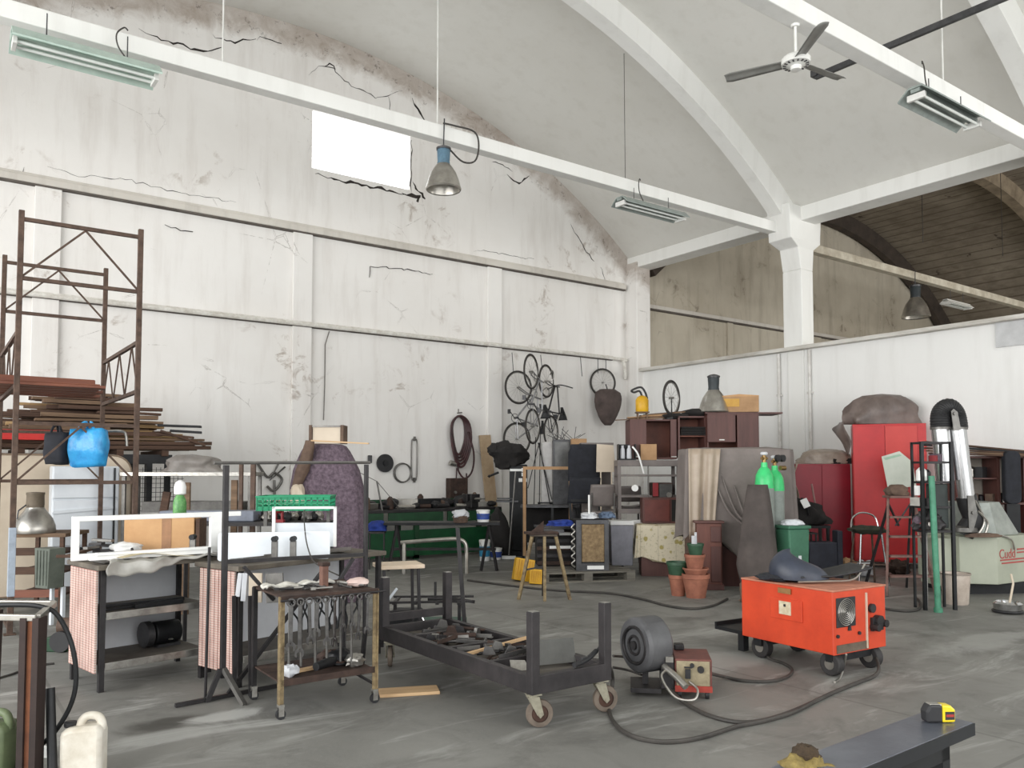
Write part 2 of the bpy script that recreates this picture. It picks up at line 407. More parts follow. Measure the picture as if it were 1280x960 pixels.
# arched ribs
def rib(name, m, y, c, zc, r, x0, x1, depth=.36, w=.36, n=48):
    mb = MB(); xs = [x0 + (x1 - x0) * i / n for i in range(n + 1)]; rings = []
    for x in xs:
        a = math.asin(max(-1, min(1, (x - c) / r))); ca, sa = math.cos(a), math.sin(a)
        po = lambda q: (c + (r - q) * sa, zc + (r - q) * ca)
        o0, o1 = po(-.05), po(depth)
        rings.append([(o0[0], y - w / 2, o0[1]), (o0[0], y + w / 2, o0[1]), (o1[0], y + w / 2 - .05, o1[1]), (o1[0], y - w / 2 + .05, o1[1])])
    mb.loft(rings)
    return struct(mb.obj(name, m, smooth=True, ang=30))
for i, y in enumerate((9.05, 4.6, .15)):
    rib('trim_%d' % (17 + i), m_conc, y, VC, VZ, VR, XA, 12.95)
m_brownbeam = mat('brown_dusty_concrete', (150, 136, 116), (104, 92, 76), .9, 0, 3)
m_darkbeam = mat('soot_dark_concrete', (78, 68, 60), (52, 46, 42), .9, 0, 3)
rib('trim_20', m_brownbeam, 9.05, WC, WZ, WR, 13.2, XC)
rib('trim_21', m_darkbeam, 13.1, WC, WZ, WR, 13.2, XC, .42, .3)
# straight tie beams
for i, y in enumerate((9.15, 4.65, .15)):
    struct(MB().bx(XA, 12.8, y - .09, y + .09, 5.88, 6.07).obj('trim_%d' % (22 + i), m_conc, bevel=.01))
m_tie2 = mat('cream_painted_tie_beam', (212, 206, 190), (164, 154, 136), .8, 0, 4)
struct(MB().bx(13.3, XC, 9.06, 9.22, 5.70, 5.86).obj('trim_25', m_tie2, bevel=.01))
# window of glass blocks
g_block = mat('bright_glass_block', (255, 255, 255), (240, 246, 250), .3, 0, 3, emit=1.6)
wf = MB()
wx0, wx1, wz0, wz1 = WIN
ncol, nrow = 10, 5
m_joint = mat('white_mortar', (230, 230, 226), (200, 198, 192), .8, 0, 10)
win = MB().bx(wx0, wx1, YB + .10, YB + .16, wz0, wz1).obj('window_1', m_joint); struct(win)
gb = MB(); cw = (wx1 - wx0) / ncol; ch_ = (wz1 - wz0) / nrow
for i in range(ncol):
    for j in range(nrow):
        gb.bx(wx0 + i * cw + .008, wx0 + (i + 1) * cw - .008, YB + .05, YB + .12, wz0 + j * ch_ + .008, wz0 + (j + 1) * ch_ - .008)
gb.obj('window_pane', g_block, win, bevel=.006)
# cracks and exposed patches around the vault edge: thin open fissures in the plaster
m_crack = mat('open_crack', (58, 52, 48), (36, 32, 30), .95)
def on_wall(px, py, y=YB - .024):
    u = (px - 640) / FPX; t = y / (_F[1] + _R[1] * u)
    return ((_F[0] + _R[0] * u) * t, y, H0 + (589 - py) / FPX * t)
def crack(pts, w, seed):
    random.seed(seed); Q = []
    P3 = [Vector(on_wall(*p)) for p in pts]
    for a, b in zip(P3, P3[1:]):
        k = max(2, int((b - a).length / .07))
        for i in range(k):
            q = a.lerp(b, i / k); q.x += random.uniform(-.02, .02); q.z += random.uniform(-.025, .025); Q.append(q)
    Q.append(P3[-1]); mb = MB(); v = []; f = []
    for i, q in enumerate(Q):
        t = (Q[min(i + 1, len(Q) - 1)] - Q[max(i - 1, 0)]).normalized(); nn = Vector((-t.z, 0, t.x)); ww = .62 * w * (.35 + random.random()) * min(1, 4 * i / len(Q) + .1, 4 * (len(Q) - i) / len(Q) + .1)
        v += [q + nn * ww / 2, q - nn * ww / 2, q + nn * ww / 2 + Vector((0, .02, 0)), q - nn * ww / 2 + Vector((0, .02, 0))]
    for i in range(len(Q) - 1):
        b_ = i * 4; f += [(b_, b_ + 1, b_ + 5, b_ + 4), (b_ + 2, b_ + 6, b_ + 7, b_ + 3), (b_, b_ + 4, b_ + 6, b_ + 2), (b_ + 1, b_ + 3, b_ + 7, b_ + 5)]
    mb.add(v, f); return struct(mb.obj('trim_crack', m_crack))
crack([(163, 24), (185, 34), (212, 42), (235, 50), (252, 52), (268, 47)], .045, 1)
crack([(255, 31), (268, 36), (285, 40), (300, 37), (312, 36)], .04, 2)
crack([(312, 36), (325, 34), (345, 42)], .02, 22)
crack([(381, 84), (388, 75), (400, 71), (412, 74), (416, 82), (440, 100), (465, 112), (482, 110), (500, 104)], .02, 3)
crack([(400, 71), (408, 68), (414, 76)], .05, 4)
crack([(482, 112), (485, 128), (487, 140)], .02, 5)
crack([(512, 114), (523, 133), (533, 150), (542, 158)], .06, 6)
crack([(634, 211), (642, 220), (650, 224), (662, 214)], .05, 7)
crack([(640, 208), (628, 200), (615, 196)], .025, 77)
crack([(715, 278), (725, 295), (735, 312), (744, 324)], .03, 8)
crack([(752, 330), (756, 345), (762, 356)], .02, 88)
crack([(390, 211), (410, 217), (430, 222), (455, 227), (480, 232), (505, 238)], .07, 9)
crack([(500, 236), (512, 240), (524, 240), (520, 248)], .11, 10)
crack([(514, 222), (518, 231), (526, 238), (530, 244)], .06, 11)
crack([(512, 238), (512, 215), (513, 190), (512, 168)], .03, 12)
crack([(592, 312), (605, 309), (620, 313), (640, 318), (668, 321)], .018, 13)
crack([(0, 33), (10, 34), (18, 40)], .03, 14)
crack([(18, 200), (17, 215), (28, 222)], .012, 15)
crack([(50, 202), (90, 214), (150, 219), (220, 236), (290, 248)], .014, 16)
crack([(200, 278), (220, 283), (236, 286)], .014, 17)
crack([(461, 345), (461, 330), (500, 334), (540, 340)], .014, 18)
# cable on the wall under the ledge
m_blk = mat('black_rubber', (40, 40, 42), (26, 26, 28), .55)
m_cable = mat('dark_grey_cable', (70, 66, 62), (44, 42, 40), .6)
m_greyc = mat('mid_grey_cable', (120, 116, 110), (92, 88, 84), .6)
a_, b_, c_ = on_wall(410, 413, YB - .05), on_wall(405, 430, YB - .05), on_wall(404, 525, YB - .05)
tag(MB().tube([a_, b_, on_wall(405, 480, YB - .05), c_], .010, 6).obj('wall_cable', m_greyc), 'grey cable running straight down the whitewashed wall above the purple cloth', 'cable')

# vertical pipes on the divider by the mid column
m_wpipe = mat('white_pipe', (225, 224, 220), (190, 186, 180), .45)
for i, y in enumerate((9.35, 8.70)):
    t = MB().tube([(12.95, y, .0), (12.95, y, 3.70)], .03, 10)
    for z in (.6, 1.8, 2.9): t.bx(12.93, 13.0, y - .05, y + .05, z, z + .04)
    tag(t.obj('wall_pipe', m_wpipe, smooth=True), ['white vertical pipe on the divider wall, just left of the column line', 'white vertical pipe on the divider wall, right of the column line'][i], 'pipe', 'wall pipes on the divider')

# ================================================================== hanging from the roof
m_steel = mat('brushed_steel', (190, 190, 188), (140, 138, 135), .3, .9, 12)
m_alu = mat('silver_duct_aluminium', (206, 206, 206), (178, 178, 180), .25, .9, 3, stretch=(3, 3, .3))
m_dsteel = mat('dark_gunmetal', (92, 92, 94), (64, 64, 66), .45, .7, 8)
m_white = mat('white_enamel', (232, 232, 228), (206, 206, 202), .4, 0, 6)
m_lampalu = mat('dull_aluminium_reflector', (196, 192, 184), (140, 136, 130), .3, .8, 4)
m_lampblue = mat('blue_grey_housing', (96, 128, 148), (66, 92, 110), .5, 0, 8)
m_lampdark = mat('dark_teal_housing', (54, 62, 66), (36, 42, 46), .5)
m_inner = mat('matte_grey_lining', (150, 150, 148), (110, 110, 108), .6)
m_glass = mat('frosted_lamp_glass', (200, 200, 196), (170, 170, 166), .2)
def bell_lamp(label, x, y, ztop, s=1.0, cap=None, rod=.2, group='bell shaped workshop lamps'):
    t = thing('bell_lamp', label, 'lamp', (x, y, ztop - .68 * s), 0, group)
    prof = [(.225, 0), (.235, .015), (.222, .06), (.20, .14), (.165, .23), (.12, .30), (.085, .345)]
    inner = [(r - .008, z) for r, z in reversed(prof)]
    MB().lathe([(r * s, z * s) for r, z in prof + inner] + [(.215 * s, 0)], n=32, caps=False).obj('reflector', m_lampalu, t, smooth=True)
    MB().lathe([(.082 * s, .34 * s), (.085 * s, .36 * s), (.08 * s, .38 * s), (.088 * s, .52 * s), (.082 * s, .54 * s)], n=24).obj('housing', cap or m_lampblue, t, smooth=True)
    MB().lathe([(.095 * s, .535 * s), (.098 * s, .56 * s), (.06 * s, .58 * s), (.02 * s, .59 * s)], n=24).obj('lid', m_dsteel, t, smooth=True)
    MB().lathe([(.03 * s, .10 * s), (.05 * s, .14 * s), (.05 * s, .22 * s), (.025 * s, .30 * s), (.025 * s, .36 * s)], n=16).obj('bulb', m_glass, t, smooth=True)
    if rod: MB().tube([(0, 0, .58 * s), (0, 0, .66 * s), (.01, 0, .58 * s + rod)], .009, 6).obj('hanger', m_dsteel, t)
    return t
# hung below the first tie beam
bell_lamp('bell shaped metal lamp with blue-grey cap hanging from the near white tie beam', 5.42, 9.02, 5.86, 1.0, m_lampblue, .38)
wcab = smooth_path([(5.5, 8.98, 5.72), (5.68, 8.96, 5.6), (5.88, 8.97, 5.66), (5.96, 9.0, 5.9), (5.9, 9.02, 6.08), (5.6, 9.03, 6.09), (5.42, 9.03, 6.08)], 6)
tag(MB().tube(wcab, .012, 6).obj('lamp_cable', m_cable), 'dark looped cable feeding the bell lamp below the tie beam', 'cable')
bell_lamp('bell shaped lamp with dark cap hanging in the dim neighbouring hall', 17.35, 9.02, 5.68, 1.25, m_lampdark, .3)
m_greenish = mat('pale_green_fixture_paint', (190, 208, 198), (166, 186, 176), .45)
m_greygreen = mat('grey_green_fixture_paint', (150, 160, 156), (122, 130, 126), .45)
m_tube = mat('unlit_fluorescent_tube', (232, 236, 232), (214, 220, 216), .25)
def strip(label, x0, x1, y, z, m, wid=.26, drop=.1, group='twin tube ceiling lights'):
    L = x1 - x0; t = thing('fluorescent_light', label, 'light fixture', ((x0 + x1) / 2, y, z), 0, group)
    h = L / 2
    MB().prism([(-h, .06), (h, .06), (h, .1), (-h, .1)], -.05, .05).add([(px_, py_ * wid / .26, pz_ * wid / .26) for px_, py_, pz_ in
        [(-h, -.13, .0), (h, -.13, .0), (h, -.05, .07), (-h, -.05, .07), (-h, .05, .07), (h, .05, .07), (h, .13, 0), (-h, .13, 0),
         (-h, -.13, .012), (h, -.13, .012), (h, -.05, .085), (-h, -.05, .085), (-h, .05, .085), (h, .05, .085), (h, .13, .012), (-h, .13, .012)]],
        [(0, 1, 2, 3), (3, 2, 5, 4), (4, 5, 6, 7), (8, 11, 10, 9), (11, 12, 13, 10), (12, 15, 14, 13), (0, 8, 9, 1), (7, 6, 14, 15), (0, 3, 11, 8), (3, 4, 12, 11), (4, 7, 15, 12), (1, 9, 10, 2), (2, 10, 13, 5), (5, 13, 14, 6)]).obj('housing', m, t)
    for s_ in (-1, 1):
        MB().tube([(-h + .04, s_ * .06, .015), (h - .04, s_ * .06, .015)], .017, 10).obj('tube', m_tube, t, smooth=True)
        MB().bx(s_ * (h - .03) - .02, s_ * (h - .03) + .02, -.1, .1, -.02, .05).obj('end_holder', m_white, t, bevel=.004)
    for s_ in (-.55, .55):
        MB().tube([(s_ * h, 0, .1), (s_ * h, 0, .1 + drop)], .006, 6).obj('hanger', m_dsteel, t)
    return t
strip('long pale green fluorescent fixture under the tie beam, at top left', .56, 1.88, 8.95, 5.58, m_greenish, .44, .3)
strip('small grey-green fluorescent fixture below the tie beam, right of the bell lamp', 8.55, 9.95, 9.0, 5.6, m_greygreen, .36, .22)
strip('grey fluorescent fixture hung under the right-hand tie beam, near the fan', 8.75, 10.1, 4.5, 5.62, m_greygreen, .4, .2)
strip('small white fluorescent fixture in the neighbouring hall, under its tie beam', 18.9, 20.0, 9.14, 5.35, m_white, drop=.25)
for k, (x, y) in enumerate(((1.6, 9.02), (9.05, 9.02), (9.0, 4.52))):
    tag(MB().tube(smooth_path([(x, y + .02, 6.09), (x - .04, y, 6.1), (x - .12, y - .06, 5.98), (x - .1, y - .06, 5.85), (x, y - .04, 5.74)], 5), .008, 5).obj('fixture_cable', m_cable),
        ['black cable looping over the tie beam to the pale green fixture', 'cable looping over the tie beam to the small grey-green fixture', 'cable looping over the right-hand tie beam to its fixture'][k], 'cable', 'cables over the tie beams')
# hanger rods from the vault to the ties
for k, (x, y) in enumerate(((2.6, 9.15), (5.4, 9.15), (9.7, 4.65))):
    tag(MB().tube([(x, y, 6.06), (x, y, vault_z(x) - .3)], .010, 6).obj('hanger_rod', m_white),
        ['thin white rod from the ceiling to the tie beam, leftmost', 'thin white rod from the ceiling to the tie beam above the bell lamp', 'thin white rod from the ceiling to the right-hand tie beam'][k], 'rod', 'tie beam hanger rods')
tag(MB().tube(smooth_path([(7.9, 6.4, vault_z(7.9)), (7.93, 6.4, 8.2), (8.0, 6.4, 7.6), (7.9, 6.4, 7.35)], 6), .008, 5).obj('loose_wire', m_cable), 'loose thin wire dangling from the white ceiling beside the curved rib', 'wire')
tag(MB().tube([(9.25, 9.6, vault_z(9.25)), (9.26, 9.6, 6.2)], .005, 5).obj('ceiling_wire', m_cable), 'very thin straight wire hanging left of the curved rib', 'wire')
tag(MB().tube([(16.9, 8.6, vault_z(16.9, WC, WZ, WR)), (16.9, 8.6, 6.3)], .008, 5).obj('ceiling_wire', m_cable), 'thin wire hanging above the dark lamp in the neighbouring hall', 'wire')
tag(MB().tube([(20.6, 8.6, vault_z(20.6, WC, WZ, WR)), (20.6, 8.6, 6.6)], .008, 5).obj('ceiling_wire', m_cable), 'thin wire hanging from the brown ceiling at far right', 'wire')
# dark crane conduit running along the hall above the right tie
tag(MB().bar((9.25, 6.05, 6.62), (9.42, 1.5, 6.62), .05, .07).bar((9.25, 6.05, 6.62), (9.25, 6.05, 6.7), .09, .09).obj('overhead_rail', m_dsteel), 'dark straight rail passing above the right-hand tie beam behind the fan', 'rail')
# ceiling fan
m_blade = mat('grey_fan_blade', (140, 140, 136), (112, 112, 108), .4)
fx, fy = pl(1003, 7.78)
t = thing('ceiling_fan', 'white three-bladed ceiling fan hanging from the right-hand tie beam', 'fan', (fx, fy, 5.48), 0)
MB().lathe([(.02, -.06), (.05, -.055), (.055, -.02), (.085, -.01), (.135, .0), (.14, .05), (.12, .075), (.03, .09)], n=32).obj('motor', m_white, t, smooth=True)
mb = MB()
for k in range(16):
    a = 2 * PI * k / 16; mb.box((.108 * math.cos(a), .108 * math.sin(a), -.006), (.03, .014, .01), rz=a)
mb.obj('vent', m_dsteel, t)
MB().tube([(0, 0, .08), (0, 0, .42)], .014, 10).obj('rod', m_white, t, smooth=True)
MB().lathe([(.035, .38), (.045, .40), (.06, .52), (.055, .54)], n=20).obj('canopy', m_white, t, smooth=True)
ba = math.atan2(*( (lambda v: (v[1], v[0]))(( _F[0] * .33 - _R[0] * .59, _F[1] * .33 - _R[1] * .59)) ))
for k in range(3):
    a = ba + k * 2 * PI / 3; M = Mx((0, 0, .02), 0, 0, a) @ Mx((0, 0, 0), R(14), 0, 0)
    MB().prism([(0, 0), (0, .006), (.12, .006), (.12, 0)], -.02, .02, M).obj('blade_arm', m_dsteel, t)
    def bl(u, v, M=M):
        x = .11 + .58 * u; wv = (.055 + .015 * u) * (1 if u < .93 else .75); return (x, (v - .5) * 2 * wv, .006 + .012 * math.sin(v * PI))
    MB().grid(bl, 10, 4, M).obj('blade', m_blade, t, solid=.005, smooth=True)
tag(MB().tube(smooth_path([(fx - .05, fy - .05, 6.0), (fx - .25, fy + .1, 5.98), (fx - .5, fy + .3, 6.3), (fx - .9, fy + .5, 7.5)], 6), .006, 5).obj('fan_wire', m_cable), 'thin wire running from the fan mount up towards the ceiling', 'wire')
# ================================================================== left side
m_rust = mat('rusty_scaffold_tube', (104, 84, 72), (66, 52, 45), .7, .3, 14, .2)
m_paleblue = mat('pale_blue_painted_tube', (176, 188, 202), (140, 148, 160), .5, 0, 8)
m_darkst = mat('dark_raw_steel', (60, 58, 59), (40, 38, 39), .5, .5, 9, .1)
m_blacksteel = mat('black_painted_steel', (36, 37, 39), (22, 22, 24), .5, .3, 9)
m_greyst = mat('grey_raw_steel', (128, 126, 122), (92, 90, 88), .42, .7, 9, .1)
m_brightst = mat('worn_bright_steel', (188, 186, 180), (130, 126, 120), .35, .8, 12)
m_chrome = mat('chrome', (214, 214, 214), (170, 170, 170), .15, 1.0, 5)
m_wood1 = mat('grey_brown_old_timber', (128, 104, 82), (82, 64, 50), .85, 0, 4, .3, stretch=(.4, 6, 6))
m_wood2 = mat('tan_timber', (176, 146, 104), (130, 100, 68), .85, 0, 4, .3, stretch=(.4, 6, 6))
m_wood3 = mat('dark_brown_timber', (92, 68, 54), (58, 42, 34), .85, 0, 4, .3, stretch=(.4, 6, 6))
m_wood4 = mat('red_brown_formply', (132, 78, 56), (98, 56, 42), .6, 0, 4, .1, stretch=(.4, 4, 4))
m_pine = mat('pale_pine', (206, 174, 134), (176, 142, 104), .7, 0, 4, .1, stretch=(.4, 5, 5))
m_card = mat('brown_cardboard', (204, 164, 120), (180, 138, 96), .85, 0, 3)
m_card2 = mat('faded_cardboard', (186, 150, 112), (150, 116, 84), .85, 0, 3)
# ---- scaffold tower
SX0, SX1, SY0, SY1, ST = .68, 1.72, 8.8, 10.75, 3.93
t = thing('scaffold_tower', 'rusty brown tubular scaffold tower standing at the left in front of the lumber pile', 'scaffold', (SX0, SY0, 0))
w_, dp = SX1 - SX0, SY1 - SY0
for k, (x, y) in enumerate(((0, 0), (w_, 0), (w_, dp), (0, dp))):
    MB().bar((x, y, .0 if k == 0 else 0), (x, y, ST + .02), .048).bx(x - .05, x + .05, y - .05, y + .05, 0, .012).obj('post', m_rust, t, bevel=.004)
for y in (0, dp):
    for zt in (ST - .06, 1.95):
        fb = MB()
        fb.bar((0, y, zt), (w_, y, zt), .035).bar((0, y, zt - .56), (w_, y, zt - .56), .035)
        fb.bar((w_ * .52, y, zt - .02), (.02, y, zt - .54), .018).bar((w_ * .52, y, zt - .02), (w_ - .02, y, zt - .54), .018)
        fb.obj('cross_frame', m_rust, t)
for x in (0, w_):
    g_ = MB(); a, b = 2.80, 2.30
    g_.bar((x, 0, a), (x, dp, a), .036).bar((x, 0, b), (x, dp, b), .036)
    n = 6
    for i in range(n):
        y0, y1 = dp * i / n, dp * (i + 1) / n
        g_.bar((x, y0, b if i % 2 == 0 else a), (x, y1, a if i % 2 == 0 else b), .014)
    g_.obj('guard_rail', m_rust, t)
MB().bar((0, 0, .05), (0, dp, .05), .03).bar((w_, 0, .05), (w_, dp, .05), .03).obj('base_rail', m_rust, t)
MB().bx(-.03, .03, -.03, .03, .35, .98).obj('painted_sleeve', m_paleblue, t, bevel=.004)
# platform planks
for k in range(5):
    b = MB().bx(-1.15, .55 - .05 * (k % 2), -.11, .11, 0, .028).bx(-1.15, .5, -.11, -.08, .028, .04)
    o = b.obj('scaffold_plank', m_wood4, bevel=.004)
    put(o, (SX0 + .22 + .03 * k, SY0 + .22 + .27 * k, 2.32), .02 * (k - 2))
    tag(o, 'red-brown board lying across the scaffold tower, ' + ['nearest the camera side', 'second from the front edge', 'middle one of five', 'second from the back edge', 'rearmost of the platform'][k], 'board', 'red-brown boards of the scaffold platform')
b = MB().bx(-.62, .55, -.14, .14, 0, .06).obj('scaffold_plank', m_wood4, bevel=.01); put(b, (SX0 + .15, SY0 + .42, 2.362), .03)
tag(b, 'thicker red-brown board on top of the scaffold platform boards', 'board')
# ---- lumber rack and pile
RX0, RX1, RY0, RY1, RZ = -.9, 2.70, 11.55, 12.75, 1.72
t = thing('lumber_rack', 'black steel rack with mesh end panels carrying the big pile of old timber', 'rack', (0, 0, 0))
for x in (RX0 + .1, .9, RX1 - .28, RX1 - .05):
    for y in (RY0, RY1):
        MB().bx(x - .035, x + .035, y - .035, y + .035, 0, RZ - .05).obj('post', m_blacksteel, t)
MB().bx(RX0, RX1, RY0 - .04, RY0 + .04, RZ - .12, RZ).bx(RX0, RX1, RY1 - .04, RY1 + .04, RZ - .12, RZ).obj('rail', m_blacksteel, t)
mb = MB()
for x in [RX0 + .2 + i * .55 for i in range(7)]: mb.bx(x - .04, x + .04, RY0 - .1, RY1 + .05, RZ - .02, RZ + .06)
mb.obj('bearer', m_wood3, t)
mb = MB()
for i in range(11):
    x = RX1 - .42 + i * .055; mb.bar((x, RY0 - .05, .5), (x, RY0 - .05, 1.55), .006)
for i in range(18): mb.bar((RX1 - .42, RY0 - .05, .5 + i * .06), (RX1 + .15, RY0 - .05, .5 + i * .06), .006)
mb.obj('mesh_panel', m_blacksteel, t)
random.seed(11)
lum = []
for li in range(13):
    lrot = random.uniform(-.035, .035)
    half = (RY1 - RY0) / 2 * (1 - li * .055); n = 7 - li // 3
    for j in range(n):
        full = 2.9 * (1 - .058 * li); L = full * random.choice([.35, .5, .62, .8, .9, 1.0, 1.0]); wd = random.uniform(.09, .155); th = random.uniform(.028, .055)
        cx = 1.66 + random.uniform(-1, 1) * ((full - L) / 2 + .12); cy = (RY0 + RY1) / 2 + (j / (n - 1) - .5) * 2 * half * .95
        if j == 0: cx += .25; cy -= .06
        m = random.choice([m_wood1, m_wood1, m_wood3, m_wood2, m_wood3])
        nn = 8; rings = []
        bow = random.uniform(-.012, .008)
        for i in range(nn + 1):
            x = -L / 2 + L * i / nn; dz = bow * math.sin(PI * i / nn); e = .85 if i in (0, nn) else 1
            rings.append([(x, -wd / 2 * e, dz), (x, wd / 2 * e, dz), (x, wd / 2 * e, dz + th), (x, -wd / 2 * e, dz + th)])
        o = MB().loft(rings).obj('timber_board', m)
        z = RZ + .065 + li * .058
        put(o, (cx, cy, z + random.uniform(0, .008)), lrot + random.uniform(-.012, .012) + (random.uniform(-.2, .2) if li > 9 else 0), random.uniform(-.03, .03), random.uniform(-.008, .008))
        nm = {m_wood1: 'grey-brown', m_wood2: 'tan', m_wood3: 'dark brown'}[m]
        lay = ['lowest', 'second', 'third', 'fourth', 'fifth', 'sixth', 'seventh', 'eighth', 'ninth', 'tenth', 'eleventh', 'twelfth', 'topmost'][li]
        row = ['front edge', 'second row', 'third row', 'fourth row', 'fifth row', 'sixth row', 'seventh row'][j]
        tag(o, f'{nm} old board, {lay} layer of the timber pile, {row}', 'board', 'old timber boards in the pile')
for k, (px, py, rz_, L, ry_, m) in enumerate(((232, 534, -.35, .55, .02, m_blacksteel), (236, 549, -.2, .6, .32, m_wood3), (225, 546, -.4, .5, .1, m_wood3), (240, 541, -.3, .4, .05, m_blacksteel))):
    o = MB().bx(-L / 2, L / 2, -.05, .05, 0, .03).obj('timber_board', m, bevel=.004)
    x, y = pl(px - 8, 10.95); put(o, (x, y, zz(py, 10.95)), rz_, 0, ry_)
    tag(o, ['dark flat bar sticking out of the right end of the timber pile', 'brown board drooping from the right end of the timber pile', 'short brown board at the right end of the timber pile, under the others', 'thin black bar at the outermost right tip of the timber pile'][k], 'board')
# red beam and beige panel behind the scaffold
m_red = mat('signal_red_paint', (212, 58, 52), (186, 44, 42), .5, 0, 5)
x, y = on_wall(44, 540, 11.34)[:2]
o = MB().bx(-1.2, .28, -.05, .05, -.06, .06).bx(-1.2, .28, -.09, .09, .045, .06).bx(-1.2, .28, -.09, .09, -.06, -.045).obj('red_beam', m_red, bevel=.004)
put(o, (x, y, on_wall(44, 544, 11.34)[2]), 0); tag(o, 'bright red steel beam lying at the left under the timber pile', 'beam')
m_beige = mat('beige_laminate', (212, 198, 178), (192, 176, 156), .5, 0, 2)
def rrect(w, h, r, n=6, corners=(1, 1, 1, 1)):
    pts = []
    for (cx, cz, a0), c in zip(((w - r, r, -90), (w - r, h - r, 0), (r, h - r, 90), (r, r, 180)), corners):
        if c:
            for i in range(n + 1):
                a = R(a0 + 90 * i / n); pts.append((cx + r * math.cos(a), cz + r * math.sin(a)))
        else: pts.append(({-90: w, 0: w, 90: 0, 180: 0}[a0], {-90: 0, 0: h, 90: h, 180: 0}[a0]))
    return pts
x, y = on_wall(165, 600, 11.27)[:2]
t = thing('laminate_board', 'large beige round-cornered board leaning below the timber pile behind the scaffold', 'board', (x, y, .02), 0)
MB().prism([(a - 2.0, b) for a, b in rrect(2.0, 1.68, .22)], 0, .035).obj('panel', m_beige, t, bevel=.004)
MB().tube([(a - 2.0, -.002, b) for a, b in rrect(2.0, 1.68, .22)], .012, 6, closed=True).obj('edging', mat('brown_edging', (150, 130, 110), None, .6), t)
# white sheet metal cupboard in front of it
m_whitemet = mat('white_sheet_metal', (226, 231, 236), (206, 212, 218), .4, 0, 2)
x, y = on_wall(66, 600, 10.86)[:2]; cw_ = on_wall(150, 600, 10.86)[0] - x
t = thing('metal_cupboard', 'white sheet metal cupboard with a creased front behind the scaffold posts', 'cupboard', (x, y, .0), 0)
MB().bx(0, cw_, .0, .25, .1, 1.56).obj('body', m_whitemet, t, bevel=.012)
MB().bx(.01, cw_ - .01, -.025, -.003, 1.18, 1.55).obj('upper_panel', m_whitemet, t, bevel=.01)
MB().bx(.01, cw_ - .01, -.025, -.003, .62, 1.16).obj('door', m_whitemet, t, bevel=.01)
MB().prism([(.0, 1.0), (cw_ - .02, 1.05), (cw_ - .02, 1.08), (.02, 1.04)], -.045, -.026).obj('crease_lip', m_whitemet, t)
MB().bar((cw_ - .06, -.045, .6), (cw_ - .06, -.045, 1.54), .02).obj('hinge_strip', m_blacksteel, t)
MB().bx(0, .03, 0, .03, 0, .1).bx(cw_ - .03, cw_, 0, .03, 0, .1).bx(0, .03, .22, .25, 0, .1).bx(cw_ - .03, cw_, .22, .25, 0, .1).obj('foot', m_darkst, t)
# bags hung on the scaffold
def bag(name, label, px, d, zt, W, Hh, m, seed, th=.16):
    x, y = pl(px, d); mb = MB(); rings = []
    for j in range(12):
        v = j / 11; z = zt - Hh * (1 - v); ww = W * (.94 + .06 * math.sin(PI * v)); tt = th * (.5 + .6 * math.sin(PI * (.12 + .8 * (1 - v))))
        rings.append([])
        for i in range(28):
            a = 2 * PI * i / 28; k = 1 + .10 * noise.noise(Vector((math.cos(a) * 1.8 + seed, math.sin(a) * 1.8, v * 3)))
            rings[-1].append((ww / 2 * math.copysign(abs(math.cos(a)) ** .45, math.cos(a)) * k, tt / 2 * math.sin(a) * k * 1.2, z + .03 * noise.noise(Vector((a, v * 4, seed)))))
    o = thing(name, label, 'bag', (x, y, 0), FC)
    mb.loft(rings).obj('bag_body', m, o, smooth=True, ang=80)
    for s_ in (-1, 1):
        MB().tube(smooth_path([(s_ * W * .22, -.05, zt - .03), (s_ * W * .15, -.03, zt + .05), (s_ * W * .05, .0, zt + .07), (s_ * W * .1, .05, zt - .02)], 5), .012, 6).obj('handle', m, o, smooth=True)
    return o
m_bluebag = mat('blue_plastic_film', (60, 164, 220), (36, 120, 184), .25, 0, 9, .5)
m_blackcloth = mat('black_fabric', (40, 42, 50), (26, 27, 32), .85, 0, 9, .3)
bag('plastic_bag', 'bright blue plastic bag hanging from the scaffold frame', 110, 7.95, zz(537, 7.95), .375, .36, m_bluebag, 3)
bag('cloth_bag', 'black cloth bag hanging beside the blue plastic bag', 72, 8.0, zz(541, 8.0), .23, .31, m_blackcloth, 8)
o = MB().tube(smooth_path([(0, 0, 0), (.14, 0, .0), (.19, 0, -.03), (.205, 0, -.15)], 6), .014, 8).obj('bent_tube', m_brightst, smooth=True)
put(o, (*pl(133, 8.15), zz(539, 8.15)), FC); tag(o, 'short white bent tube sticking out right of the blue bag', 'tube')
# left work table with crate and lamp housing
x, y = pl(8, 8.6)
t = thing('wooden_shelf_table', 'dark wooden slatted shelf table at left holding an old lamp housing', 'table', (x, y, 0), FC + .1)
MB().bx(.06, .62, 0, .6, .80, .84).obj('tabletop', m_wood1, t, bevel=.004)
for z in (.62, .42, .18):
    MB().bx(.06, .6, .02, .58, z, z + .025).obj('shelf', m_wood3, t)
    MB().bx(.06, .6, .0, .02, z - .01, z + .07).obj('slat', m_wood4 if z < .2 else m_wood3, t)
for a in (.08, .58):
    for b in (.02, .58): MB().bx(a - .02, a + .02, b - .02, b + .02, 0, .8).obj('leg', m_wood3, t)
x, y = pl(46, 8.75)
t = thing('lamp_housing', 'old dusty aluminium bell lamp head standing upright on the wooden shelf table', 'lamp', (x, y, .842))
MB().lathe([(.2, 0), (.205, .02), (.2, .07), (.17, .15), (.12, .22), (.09, .26), (.09, .27)], n=28).obj('reflector', m_lampalu, t, smooth=True)
MB().lathe([(.085, .265), (.088, .3), (.085, .4), (.09, .41), (.088, .43), (.02, .435)], n=20).obj('housing', mat('dusty_olive_housing', (120, 108, 92), (84, 74, 62), .7), t, smooth=True)
